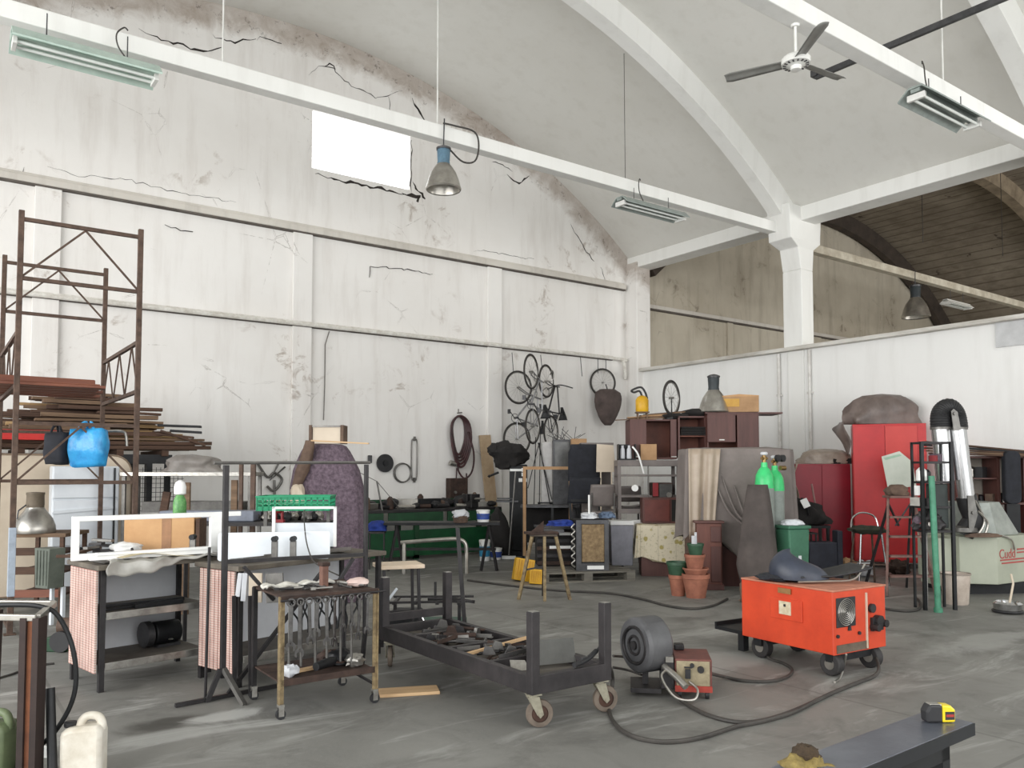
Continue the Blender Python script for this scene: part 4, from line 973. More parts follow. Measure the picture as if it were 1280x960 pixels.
# ---- stool with pale board
x, y = pl(499, 7.2)
t = thing('work_stool', 'dark-legged stool with a pale square wooden top behind the wrench trolley', 'stool', (x, y, 0), FC + .35)
MB().bx(-.2, .2, -.16, .16, .655, .69).obj('seat', mat('bare_pale_wood', (232, 214, 192), (208, 186, 160), .7, 0, 3, stretch=(1, 6, 1)), t, bevel=.006)
for a in (-.15, .15):
    for b in (-.12, .12): MB().bar((a, b, .655), (a * 1.1, b * 1.1, 0), .024).obj('leg', m_darkst, t)
MB().bar((-.16, -.125, .25), (.16, -.125, .25), .015).bar((-.16, .125, .25), (.16, .125, .25), .015).obj('stretcher', m_darkst, t)
# ================================================================== platform trolley
m_cart = mat('dark_primed_steel', (66, 62, 63), (42, 40, 41), .5, .4, 6, .1)
CX0, CX1, CY0, CY1 = 2.88, 3.50, 3.78, 5.72
t = thing('platform_trolley', 'low dark steel platform trolley with four corner stakes and big castors', 'trolley', (CX0, CY0, 0))
w_, dp = CX1 - CX0, CY1 - CY0
zb, zt = .205, .31
for nm, b in (('side_beam', (0, .05, 0, dp)), ('side_beam', (w_ - .05, w_, 0, dp)), ('end_beam', (.05, w_ - .05, 0, .05)), ('end_beam', (.05, w_ - .05, dp - .05, dp))):
    MB().bx(b[0], b[1], b[2], b[3], zb, zt).obj(nm, m_cart, t, bevel=.003)
for y in (.5, 1.0, 1.5):
    MB().bx(.05, w_ - .05, y - .02, y + .02, zt - .05, zt - .005).obj('cross_member', m_cart, t)
MB().bx(.05, w_ - .05, .05, dp - .05, zb + .035, zb + .041).obj('tray_plate', m_shelf, t)
MB().bx(.03, w_ - .03, dp - .03, dp, zt + .03, zt + .09).obj('end_rail', m_cart, t)
for a, b in ((.028, .028), (w_ - .028, .028), (.028, dp - .028), (w_ - .028, dp - .028)):
    s_ = MB()
    s_.bx(a - .029, a + .029, b - .029, b + .029, zb, .68)
    s_ = s_.obj('stake', m_cart, t, bevel=.004)
    MB().bx(a - .024, a + .024, b - .024, b + .024, .681, .684).obj('stake_mouth', m_brightst, s_)
m_rubber = mat('dusty_brown_rubber', (120, 108, 96), (78, 68, 60), .8)
m_hub = mat('rusty_hub', (92, 66, 54), (60, 44, 38), .7, .3)
m_caster = mat('galvanised_caster', (168, 164, 146), (126, 120, 104), .5, .4, 12)
for k, (a, b, rz_) in enumerate(((.05, .06, R(-25)), (w_ - .05, .06, R(-20)), (.05, dp - .08, R(60)), (w_ - .05, dp - .08, R(40)))):
    M = Mx((a, b, 0), 0, 0, rz_)
    c = MB(); c.v = []; c.lathe([(.05, -.018), (.078, -.016), (.083, 0), (.078, .016), (.05, .018)], n=28, M=M @ Mx((.04, 0, .083), R(90)), caps=False)
    c = c.obj('castor_wheel', m_rubber, t, smooth=True)
    MB().lathe([(.006, -.02), (.05, -.012), (.05, .012), (.006, .02)], n=20, M=M @ Mx((.04, 0, .083), R(90))).obj('hub', m_hub, c, smooth=True)
    f = MB()
    for sg in (-1, 1):
        f.add([(p[0], sg * .028 + q, p[1]) for q in (-.003, .003) for p in ((-.035, .18), (.035, .18), (.06, .08), (.04, .06), (.02, .08))], [(0, 1, 2, 3, 4), (9, 8, 7, 6, 5), (0, 5, 6, 1), (1, 6, 7, 2), (2, 7, 8, 3), (3, 8, 9, 4), (4, 9, 5, 0)], M)
    f.bx(-.035, .035, -.03, .03, .176, .184, M).tube([M @ Vector((.04, -.036, .083)), M @ Vector((.04, .036, .083))], .012, 10)
    f.bx(-.045, .045, -.045, .045, .196, .204, M).tube([M @ Vector((0, 0, .18)), M @ Vector((0, 0, .2))], .035, 14)
    f.obj('castor_fork', m_caster, c)
# scrap in the trolley
random.seed(31)
for k in range(60):
    if k < 36: yy = random.uniform(1.05, 1.75)
    else: yy = random.uniform(.45, 1.0)
    xx = random.uniform(.12, w_ - .12); L = random.uniform(.06, .3); kind = k % 4
    if abs(yy - 1.0) < .06 or abs(yy - .5) < .06 or abs(yy - 1.5) < .06: yy += .09
    m = random.choice([m_greyst, m_span, m_rustd, m_darkst, m_brightst if k % 5 == 0 else m_greyst])
    L = min(L, .24 if kind != 0 else .3)
    if kind == 0: q = MB().tube([(-L / 2, 0, .012), (L / 2, 0, .012)], .011, 8)
    elif kind == 1: q = MB().bx(-L / 2, L / 2, -.018, .018, 0, .004).bx(-L / 2, L / 2, -.018, -.014, 0, .03)
    elif kind == 2: q = MB().prism([(-.04, 0), (.05, 0), (.03, .05), (-.02, .06)], -.012, .012)
    else: q = MB().bx(-L / 2, L / 2, -.012, .012, 0, .02)
    o = q.obj('steel_offcut', m, bevel=.001)
    put(o, (CX0 + xx, CY0 + yy, zb + .046 + .013 * (k % 5)), random.uniform(-1.0, 1.0), random.uniform(-.1, .1), random.uniform(-.15, .15))
    bay = 'rearmost bay' if yy > 1.5 else ('middle bay' if yy > 1.0 else 'front bay'); side = 'left side' if xx < w_ / 2 else 'right side'
    tint = {m_greyst: 'grey', m_span: 'oily', m_rustd: 'rusty', m_darkst: 'dark', m_brightst: 'bright'}[m]
    tag(o, f"{tint} {['short steel rod', 'steel angle offcut', 'wedge-shaped steel scrap', 'flat steel offcut'][kind]} in the {bay} of the platform trolley, {side}", 'scrap', 'steel scrap lying in the platform trolley')
o = MB().bx(-.28, .28, -.012, .012, 0, .02).obj('steel_offcut', m_pine, bevel=.002); put(o, (CX0 + .33, CY0 + .82, zt - .01), R(8), 0, R(-3)); o.name = 'wood_batten'; tag(o, 'pale thin batten lying on the scrap in the platform trolley', 'batten')
o = MB().prism([(-.17, 0), (.19, 0), (.22, .17), (-.06, .17)], -.003, .003).obj('steel_plate', mat('grey_mill_plate', (112, 112, 110), (86, 86, 84), .4, .6, 3)); put(o, (CX0 + .38, CY0 + .32, zt - .04), R(-14), R(-38)); tag(o, 'grey skewed steel plate leaning up at the front end of the platform trolley', 'plate')
o = MB().prism([(-.06, 0), (.06, 0), (.045, .08), (-.05, .09)], -.002, .002).obj('steel_plate', m_brightst); put(o, (CX0 + .14, CY0 + .3, zt - .04), R(-20), R(-55)); tag(o, 'small bright bent steel plate by the near corner of the platform trolley', 'plate')
# welding torch lying over the end beam
t = thing('welding_torch', 'black welding torch lying on the front end beam of the platform trolley', 'torch', (CX0 + .45, CY0 + .05, zt + .02), R(15))
MB().tube(smooth_path([(-.12, 0, 0), (-.03, 0, .005), (.05, 0, .02), (.12, 0, .045)], 5), .016, 10).obj('handle', m_blk, t, smooth=True)
MB().tube(smooth_path([(.11, 0, .04), (.16, .0, .06), (.19, .0, .09)], 4), .01, 8).obj('nozzle', m_dsteel, t, smooth=True)
MB().bx(-.04, .02, -.006, .006, .012, .03).obj('trigger', m_dsteel, t)
# plank on the floor
o = MB().bx(-.2, .2, -.085, .085, 0, .022).obj('floor_plank', m_pine, bevel=.004); put(o, fl(513, 862), R(-12) + FC * .3); tag(o, 'short pale pine plank lying on the floor between the wrench trolley and platform trolley', 'plank')
# ---- low green machine behind the platform trolley
x, y, _ = fl(535, 788)
t = thing('pipe_cutter_stand', 'low dark machine with a green case and curved silver handle behind the platform trolley', 'machine', (x, y, 0), FC)
MB().bx(-.34, -.06, -.15, .2, .0, .2).obj('motor_case', m_blacksteel, t, bevel=.02)
MB().bx(-.06, .36, -.12, .2, .0, .11).obj('green_case', mat('deep_green_paint', (14, 92, 66), (8, 64, 46), .45), t, bevel=.01)
MB().tube(smooth_path([(-.06, -.17, .26), (-.0, -.19, .12), (.1, -.2, .08), (.17, -.19, .12), (.18, -.17, .22)], 6), .014, 8).obj('handle', m_chrome, t, smooth=True)
mb = MB()
for a in (-.3, -.1, .1, .3): mb.bar((a, -.1, .28), (a, .25, .28), .03, .02)
mb.bar((-.35, -.1, .29), (.42, -.02, .29), .03, .02).bar((-.35, .25, .29), (.42, .28, .29), .03, .02).bar((.2, -.1, .33), (.42, .2, .25), .04, .03).bar((-.3, 0, .2), (-.3, 0, .28), .03).bar((.3, 0, .11), (.3, 0, .28), .03)
mb.obj('top_frame', m_darkst, t)
MB().tube([(.07, .05, .28), (.07, .05, .46)], .012, 8).tube([(.0, .05, .3), (.14, .05, .3)], .02, 8).obj('spindle', m_darkst, t)
MB().bar((-.36, -.1, .3), (-.27, -.1, .42), .022).obj('lever', m_whitemet, t)
# trestle legs by the rear stake
x, y = pl(590, 8.3)
o = MB().bar((0, 0, 0), (-.08, .06, 1.0), .035).bar((.0, .0, 0.01), (-.0, .3, 0.01), .03).obj('leaning_bar', m_darkst); 
put(o, (*pl(583, 7.2), 0), FC); tag(o, 'dark square bar leaning beside the rear stake of the platform trolley', 'bar')
# ================================================================== sawhorse stool and yellow crates
x, y, _ = fl(680, 748)
t = thing('trestle_stand', 'three-legged steel trestle stand with a small rectangular top in mid floor', 'trestle', (x, y, 0), FC)
hz = zz(668, dd(750)); 
MB().bx(-.17, .15, -.12, .12, hz - .02, hz).obj('top', mat('brown_grey_steel', (94, 84, 74), (66, 58, 52), .6, .4), t, bevel=.004)
for p, q in (((-.14, -.08), (-.3, .0)), ((-.0, -.1), (.0, -.12)), ((.13, -.06), (.3, .0)), ((0, .1), (0, .3))):
    MB().bar((p[0], p[1], hz - .01), (q[0], q[1], 0), .034, .034).obj('leg', m_yel if q[1] != .3 else m_darkst, t)
MB().bar((-.22, -.03, .35), (.0, -.11, .4), .02).obj('brace', m_darkst, t)
o = MB().bx(-.22, .14, -.1, .1, 0, .03).prism([(-.22, .03), (-.05, .03), (-.05, .16), (-.2, .05)], -.1, -.09).obj('metal_box_part', m_rustd, bevel=.004)
put(o, (x, y, hz + .001), FC + .4); tag(o, 'brown metal part lying on the trestle stand', 'part')
m_yc = mat('yellow_plastic', (226, 176, 30), (190, 142, 22), .45, 0, 5)
def ycrate(label, px, py, d, s, tilt, rz_):
    x, y = pl(px, d); t = thing('yellow_crate', label, 'crate', (x, y, 0), FC + rz_, 'ribbed yellow plastic pieces behind the trestle')
    zb_ = 0.002
    M = Mx((0, 0, zb_), tilt[0], tilt[1], 0)
    MB().bx(-s[0] / 2, s[0] / 2, -.09, .09, 0, s[1], M).obj('shell', m_yc, t, bevel=.008)
    mb = MB(); n = 7
    for i in range(n):
        x0 = -s[0] / 2 + (i + .3) * s[0] / n; mb.bx(x0, x0 + s[0] / n * .45, -.105, -.088, .02, s[1] - .02, M)
    mb.obj('rib', mat('deep_yellow_plastic', (220, 170, 28), (190, 140, 22), .5), t)
    return t
ycrate('ribbed yellow plastic crate on the floor left of the trestle stand, the larger one', 652, 695, 11.2, (.26, .3), (R(-6), R(10)), .15)
ycrate('smaller ribbed yellow crate seen between the legs of the trestle stand', 671, 695, 10.9, (.2, .19), (R(-6), R(4)), -.1)
# ================================================================== middle back
def W(npx, d): return npx / FPX * d
m_purple = mat('mauve_patterned_cloth', (112, 97, 108), (74, 62, 71), .95, 0, 26, .2, amt=.35)
m_blackcl = mat('black_cloth_cover', (38, 35, 34), (24, 22, 22), .9, 0, 4, .3)
m_olive = mat('olive_brown_cloth', (112, 92, 78), (78, 62, 54), .9, 0, 8, .3)
# purple-draped upright thing
x, y = pl(417, 9.3)
t = thing('cloth_covered_stand', 'tall upright stand draped with a mauve patterned cloth behind the workbenches', 'covered stand', (x, y + .2, 0), FC)
mb = MB(); rings = []; Hh = 1.80
for z, w_ in ((.0, .80), (.25, .84), (.6, .86), (1.0, .86), (1.3, .84), (1.5, .76), (1.62, .66), (1.72, .56), (1.78, .48), (1.80, .38), (1.805, .1)):
    rings.append([])
    for i in range(60):
        a = 2 * PI * i / 60; k = 1 + (.05 * math.sin(a * 9 + z * 2) + .03 * math.sin(a * 17)) * max(0, 1 - z / 1.7)
        rings[-1].append((w_ / 2 * k * math.copysign(abs(math.cos(a)) ** .7, math.cos(a)) + .03 * math.sin(z * 2), w_ * .26 * k * math.copysign(abs(math.sin(a)) ** .7, math.sin(a)), z + .01))
mb.loft(rings).obj('cloth', m_purple, t, smooth=True, ang=80)
x, y = pl(419, 9.35)
t = thing('box_frame', 'small grey box with brown ends on top of the mauve-draped stand', 'box', (x, y + .2, 1.82), FC)
MB().bx(-.16, .16, -.1, .1, 0, .20).obj('body', m_beige, t)
MB().bx(-.2, -.165, -.12, .12, 0, .215).obj('end_panel', m_olive, t); MB().bx(.165, .2, -.12, .12, 0, .215).obj('end_panel', m_olive, t); MB().bx(-.165, .165, -.115, -.105, .19, .212).obj('rim', m_greyst, t)
o = MB().bx(-.32, .32, -.02, .02, 0, .015).obj('thin_lath', m_pine); put(o, (*pl(425, 9.0), 1.815), FC, 0, R(3)); tag(o, 'thin pale lath lying on the mauve-draped stand under the box', 'lath')
x, y = pl(374, 9.2)
mb = MB(); rings = []
for j in range(9):
    v = j / 8; cx = .14 - .16 * (1 - v) ** 1.3; rings.append([(cx + (.045 + .03 * math.sin(v * 3)) * math.cos(2 * PI * i / 20) * (1 + .3 * noise.noise(Vector((i * .8, v * 4, 2)))), .05 * math.sin(2 * PI * i / 20), -.5 + .56 * v) for i in range(20)])
o = mb.loft(rings).obj('hanging_cloth', m_olive, smooth=True, ang=80); put(o, (x, y + .05, 1.79), FC); tag(o, 'brown cloth hanging off the left shoulder of the mauve-draped stand', 'cloth')
o = bundle('pale_cloth', 'pale crumpled cloth lump at the left side of the mauve-draped stand', *pl(372, 9.2), 1.14, .16, .14, .22, m_beige, 5)
MB().bx(-.01, .01, -.01, .01, -1.14, .01).bx(-.06, .06, -.06, .06, -1.135, -1.125).obj('stand_rod', m_greyst, o)
# small bracket thing on the wall left (grey iron hooks)
def wallpt(px, py, off=.05): return on_wall(px, py, YB - off)
a = wallpt(342, 600)
mb = MB().tube(smooth_path([(-.28, 0, .3), (-.1, 0, .05), (.02, 0, .12), (.15, 0, -.0), (.02, 0, -.18), (-.1, 0, -.1)], 5), .022, 7).tube([(.1, 0, .3), (-.05, 0, .0), (.2, 0, .22)], .018, 6).tube([(.02, 0, 0), (.04, 0, -.75)], .02, 6)
o = mb.obj('wall_hook_iron', m_greyst, smooth=True); put(o, a); tag(o, 'twisted grey iron bracket on the wall left of the mauve-draped stand', 'bracket')
# black round disc, ring, loop, coiled hose
a = wallpt(481, 579, .03)
t = thing('round_disc', 'black round disc with three holes hanging on the wall', 'disc', a)
MB().tube([(0, 0, 0), (0, -.03, 0)], .165, 36).obj('plate', m_blk, t)
MB().tube([(0, -.03, 0), (0, -.06, 0)], .05, 20).obj('hub', m_blacksteel, t)
a = wallpt(462, 574, .03); o = MB().bx(-.04, .04, -.03, 0, -.07, .07).obj('wall_switch', m_dsteel, bevel=.01); put(o, a); tag(o, 'small dark switch box on the wall left of the round black disc', 'switch')
a = wallpt(503, 591, .03); o = MB().torus(.175, .012, 36, 8, Mx(rx=R(90))).torus(.168, .012, 36, 8, Mx((0.01, -.02, .0), rx=R(90))).obj('hose_ring', m_greyst, smooth=True); put(o, a); tag(o, 'grey ring of coiled tube on the wall right of the black disc', 'coil')
a = wallpt(518, 574, .03)
o = MB().tube(smooth_path([(-.05, 0, -.32), (-.055, 0, .3), (0, 0, .36), (.055, 0, .3), (.05, 0, -.32), (0, 0, -.38)], 5, True), .012, 6, closed=True).bx(-.018, .018, -.02, .01, .34, .42).bx(-.018, .018, -.02, .01, -.43, -.34).obj('metal_loop', m_greyst, smooth=True); put(o, a); tag(o, 'long narrow metal loop hanging on the wall beside the grey ring', 'loop')
a = wallpt(573, 520, .05)
t = thing('coiled_hose', 'dark red-brown hose coiled in long loops hanging on the wall', 'hose', a)
m_hose = mat('dark_maroon_hose', (74, 44, 46), (46, 30, 32), .5)
for k in range(5):
    w_, h_ = .13 + .018 * k, .62 + .05 * k
    MB().tube(smooth_path([(0, -.02 * k, .0), (w_, -.02 * k, -.12 - .01 * k), (w_ * 1.15, -.02 * k, -h_ * .7), (w_ * .4, -.02 * k, -h_ * 1.15), (-w_ * .4, -.02 * k, -h_ * 1.12), (-w_ * 1.0, -.02 * k, -h_ * .6), (-w_ * .95, -.02 * k, -.14)], 5, True), .022, 7, closed=True).obj('loop', m_hose, t, smooth=True)
MB().tube(smooth_path([(.15, -.1, -.3), (.3, -.08, -.7), (.28, -.06, -1.05), (.12, -.05, -1.2), (-.03, -.05, -1.05), (-.04, -.05, -.8)], 6), .018, 6).obj('loose_loop', m_hose, t, smooth=True)
MB().tube([(0, .04, .06), (0, -.12, .06)], .012, 8).tube([(0, .0, .06), (0, 0, .14)], .01, 6).obj('hook', m_greyst, t)
MB().tube([(-.06, -.04, -1.0), (-.08, -.02, -1.75)], .014, 6).tube([(.16, -.04, -1.1), (.2, -.02, -1.8)], .014, 6).obj('hose_tail', m_hose, t)
MB().tube([(-.22, -.05, -.9), (-.1, -.05, -.93)], .05, 12).obj('nozzle', m_brightst, t, smooth=True)
# tall board leaning on the wall
x, y = wallpt(604, 600, .2)[:2]
o = MB().bx(-.13, .13, -.015, .015, 0, 2.22).obj('leaning_board', mat('tan_chipboard', (182, 160, 132), (158, 134, 106), .85, 0, 5)); put(o, (x + .28, y - .02, 0.0), 0, R(-4), R(-4)); tag(o, 'tall narrow tan board leaning against the wall right of the coiled hose', 'board')
# ---- green workbench by the wall
m_dgreen = mat('dark_green_machine_paint', (28, 76, 44), (18, 50, 32), .5, 0, 6)
t = thing('green_workbench', 'long dark green steel workbench against the wall below the coiled hose', 'workbench', (5.1, 12.2, 0))
MB().bx(0, 3.5, 0, .75, .80, .85).obj('worktop', m_darkst, t, bevel=.006)
MB().bx(0, 3.5, .72, .76, .85, 1.0).obj('backboard', m_dgreen, t)
MB().bx(0, 3.5, .04, .07, .06, .5).obj('lower_panel', mat('bright_green_panel', (18, 84, 46), (12, 60, 34), .5), t)
for k in range(3): MB().bx(.05 + k * 1.15, 1.1 + k * 1.15, -.01, .04, .62, .8).obj('drawer', m_dgreen, t, bevel=.005)
for a in (.0, 1.7, 3.42): MB().bx(a, a + .08, 0, .08, 0, .8).bx(a, a + .08, .66, .74, 0, .8).bx(a, a + .08, 0, .74, .02, .08).obj('leg_frame', m_dgreen, t)
random.seed(17)
cols = [m_blacksteel, m_darkst, m_redp, m_rustd, m_lampalu, m_blk, m_whitepan, m_olive]
for k in range(30):
    px = 462 + k * 5.1; 
    xx = 5.75 + 2.75 * (k / 29); yy = 12.3 + random.uniform(0, .5); s_ = random.uniform(.1, .24)
    kind = k % 4; m = cols[(k * 5) % len(cols)]
    if kind == 0: q = MB().bx(-s_, s_, -.06, .06, 0, s_ * .7)
    elif kind == 1: q = MB().blob((0, 0, s_ * .45), (s_ * 1.6, s_ * 1.2, s_ * .9), k, .3, 2, 14, 9)
    elif kind == 2: m = [m_darkst, m_lampalu, m_rustd][k % 3]; q = MB().tube([(-s_ * .7, 0, .04), (s_ * .7, 0, .04)], .035, 12)
    else: q = MB().lathe([(.05, 0), (.06, .01), (.055, s_ * .9), (.02, s_ * 1.1)], n=14)
    o = q.obj(['tool_box', 'tool_heap', 'pipe_piece', 'oil_can'][kind], m, bevel=.004 if kind == 0 else 0, smooth=kind != 0)
    put(o, (xx, yy, .852), random.uniform(-.6, .6)); nm = {m_blacksteel: 'black', m_darkst: 'dark grey', m_redp: 'red', m_rustd: 'rusty brown', m_lampalu: 'dull silver', m_blk: 'matt black', m_whitepan: 'white', m_olive: 'brown'}[m]
    tag(o, f"{nm} {['tool box', 'heap of small parts', 'piece of pipe', 'oil can'][kind]} among the clutter on the green workbench by the wall", ['box', 'parts', 'pipe', 'can'][kind], 'clutter on the green workbench')
t = thing('bench_vise', 'dark iron vise standing on the green workbench below the hose nozzle', 'vise', (7.95, 12.22, .852), .1)
MB().bx(-.08, .08, -.1, .1, 0, .12).bx(-.1, .1, -.12, -.07, .1, .24).bx(-.1, .1, .0, .12, .1, .24).obj('body', m_darkst, t, bevel=.008)
MB().tube([(0, -.26, .16), (0, -.1, .16)], .022, 10).tube([(-.12, -.24, .16), (.12, -.24, .16)], .01, 8).obj('screw', m_brightst, t)
t = thing('control_box', 'dark square control box on the wall at the end of the hose tails', 'box', wallpt(572, 612, .12))
MB().bx(-.2, .2, -.06, .1, -.25, .22).obj('case', m_rustd, t, bevel=.01); MB().tube([(-.1, -.07, -.05), (-.1, -.1, -.05)], .03, 12).tube([(.08, -.07, -.1), (.08, -.1, -.1)], .03, 12).obj('knob', m_brightst, t)
# bow saw like thin rods on bench
o = MB().tube([(0, 0, 0), (-.1, 0, .48)], .014, 6).tube([(-.1, 0, .48), (.35, 0, -.0)], .006, 5).tube([(-.1, 0, .48), (-.4, 0, .62)], .006, 5).obj('floor_lamp_arm', m_greyst); put(o, (6.15, 12.15, .853)); tag(o, 'thin angled rod standing up from the green workbench at its left part', 'rod')
o = bundle('blue_cloth', 'bright blue crumpled cloth at the left end of the green workbench front', *pl(472, 12.5), .59, .28, .2, .16, mat('royal_blue_cloth', (34, 62, 150), (20, 38, 100), .8, 0, 9), 7)
MB().bx(-.13, .13, -.1, .1, -.03, .0).bx(-.12, -.1, -.02, .02, -.58, -.03).bx(.1, .12, -.02, .02, -.58, -.03).obj('support_shelf', m_darkst, o)
# second, lower dark bench in front
t = thing('dark_workbench', 'low dark steel bench with splayed legs standing in front of the green workbench', 'workbench', (*pl(480, 12.35), 0), FC)
MB().bx(0, 1.76, 0, .5, .68, .72).obj('worktop', m_blacksteel, t, bevel=.004)
for a in (.2, 1.6):
    for s_ in (-1, 1): MB().bar((a, .05, .68), (a + s_ * .12, -.03, 0), .035).obj('leg', m_darkst, t)
MB().bar((.1, .25, .3), (1.7, .25, .3), .04).obj('stretcher', m_darkst, t)
x, y = pl(565, 12.0)
o = MB().tube(smooth_path([(-.75, 0, -.05), (-.1, 0, 0), (.1, 0, .0), (.2, 0, -.06), (.22, 0, -.2)], 5), .03, 10).tube([(-.7, 0, -.05), (-.7, 0, -.5)], .03, 8).tube([(.22, 0, -.2), (.22, 0, -.5)], .03, 8).obj('bent_pipe', m_lampalu, smooth=True); put(o, (x, y, .5), FC); tag(o, 'bent grey pipe standing below the dark bench front', 'pipe')
def tub(label, px, d, z, r, h, m, band=None, grp=None, lid=True):
    x, y = pl(px, d); t = thing('plastic_tub', label, 'tub', (x, y, z), 0, grp)
    MB().lathe([(r * .88, 0), (r * .9, .01), (r, h * .95), (r * .97, h)], n=24).obj('body', m, t, smooth=True)
    if lid: MB().lathe([(r * 1.05, h * .9), (r * 1.06, h * 1.02), (r * .9, h * 1.04)], n=24).obj('lid', m_whitealu, t, smooth=True)
    if band: MB().lathe([(r * .93 + .004, h * .22), (r * .985 + .004, h * .72)], n=24, caps=False).obj('label_band', band, t, smooth=True)
    MB().tube(smooth_path([(-r, 0, h * .9), (-r * .8, -r * .8, h * .55), (r * .8, -r * .8, h * .55), (r, 0, h * .9)], 5), .004, 5).obj('handle', m_greyst, t)
    return t
m_bluelab = mat('blue_label', (60, 90, 170), (40, 60, 130), .5, 0, 20)
m_teallab = mat('teal_label', (60, 150, 190), (40, 110, 150), .5, 0, 20)
tub('white tub with a blue label standing on the right end of the dark bench', 604, 12.55, .722, .1, .18, m_whitealu, m_bluelab)
tub('white tub with a teal label on the floor, taller one', 606, 13.7, 0, .09, .34, m_whitealu, m_teallab)
tub('short white tub with a blue label on the floor by the taller one', 620, 13.9, 0, .1, .19, m_whitealu, m_bluelab)
tub('round tin full of whitish lumps on the dark bench', 576, 12.4, .722, .12, .1, m_olive, None, None, False)
bundle('plaster_lumps', 'heap of whitish lumps in the round tin on the dark bench', *pl(576, 12.4), .80, .24, .22, .12, m_whitepan, 9, cat='lumps', amp=.5)
# ---- black covered machine
x, y = pl(641, 14.6)
t = thing('pillar_drill', 'tall narrow machine under a black cover with white papers on its front', 'machine', (x, y, 0), FC)
MB().bx(-.2, .2, -.15, .25, 0, .08).obj('foot', m_blacksteel, t)
MB().bx(-.06, .26, -.1, .2, .08, 1.62).obj('column', m_blacksteel, t, bevel=.02)
mb = MB().blob((-.06, 0, 1.78), (.62, .5, .5), 5, .35, 1.6, 28, 16); mb.blob((-.3, -.02, 1.88), (.3, .3, .26), 6, .3, 2)
mb.obj('cover', m_blackcl, t, smooth=True)
MB().tube([(-.25, -.1, 1.48), (-.4, -.1, 1.42)], .02, 8).lathe([(.001, -.03), (.035, 0), (.001, .03)], c=(-.42, -.1, 1.41)).obj('lever', m_blacksteel, t)
for a, b in ((.14, 1.34), (.22, 1.34), (.19, 1.52), (.19, 1.44)): MB().bx(a - .035, a + .03, -.108, -.101, b - .03, b + .035).obj('paper', m_whitealu, t)
MB().bx(-.3, .1, -.2, .1, .95, .98).bx(-.28, .0, -.2, .1, 1.0, 1.02).obj('table', m_dsteel, t)
x, y = pl(636, 14.0)
t = thing('push_broom', 'long-handled floor squeegee leaning near the black covered machine', 'squeegee', (x, y, 0), FC)
MB().tube([(0, 0, .03), (.12, .12, 1.52)], .013, 8).obj('handle', m_greyst, t); MB().bx(-.12, .12, -.04, .04, 0, .05).obj('head', m_whitealu, t); MB().bx(.02, .22, .1, .14, 1.5, 1.54).obj('grip', m_whitealu, t)
o = MB().blob((0, 0, .4), (.36, .3, .85), 3, .25, 1.5, 24, 14).obj('black_sack', m_blackcl, smooth=True); put(o, (*pl(632, 14.2), .0), FC, 0, R(-12)); tag(o, 'tall dark sack slumped at the foot of the black covered machine', 'sack')
# ---- bicycles hung on the wall
m_tyre = mat('dark_grey_tyre', (66, 62, 60), (44, 42, 40), .8)
m_rim = mat('bicycle_rim_aluminium', (170, 168, 164), (130, 128, 124), .3, .9)
def wheel(t, c, r, M):
    w = MB().torus(r, .018, 40, 8, M @ Mx(c, R(90))).obj('tyre', m_tyre, t, smooth=True)
    MB().torus(r - .026, .009, 40, 6, M @ Mx(c, R(90))).obj('rim', m_rim, w, smooth=True)
    s_ = MB()
    for k in range(18):
        a = 2 * PI * k / 18; s_.tube([M @ Vector((c[0] + .02 * math.cos(a + .6), c[1] + .02 * (-1) ** k, c[2] + .02 * math.sin(a + .6))), M @ Vector((c[0] + (r - .03) * math.cos(a), c[1], c[2] + (r - .03) * math.sin(a)))], .0016, 4)
    s_.tube([M @ Vector((c[0], -.04, c[2])), M @ Vector((c[0], .04, c[2]))], .016, 8).obj('spokes', m_rim, w)
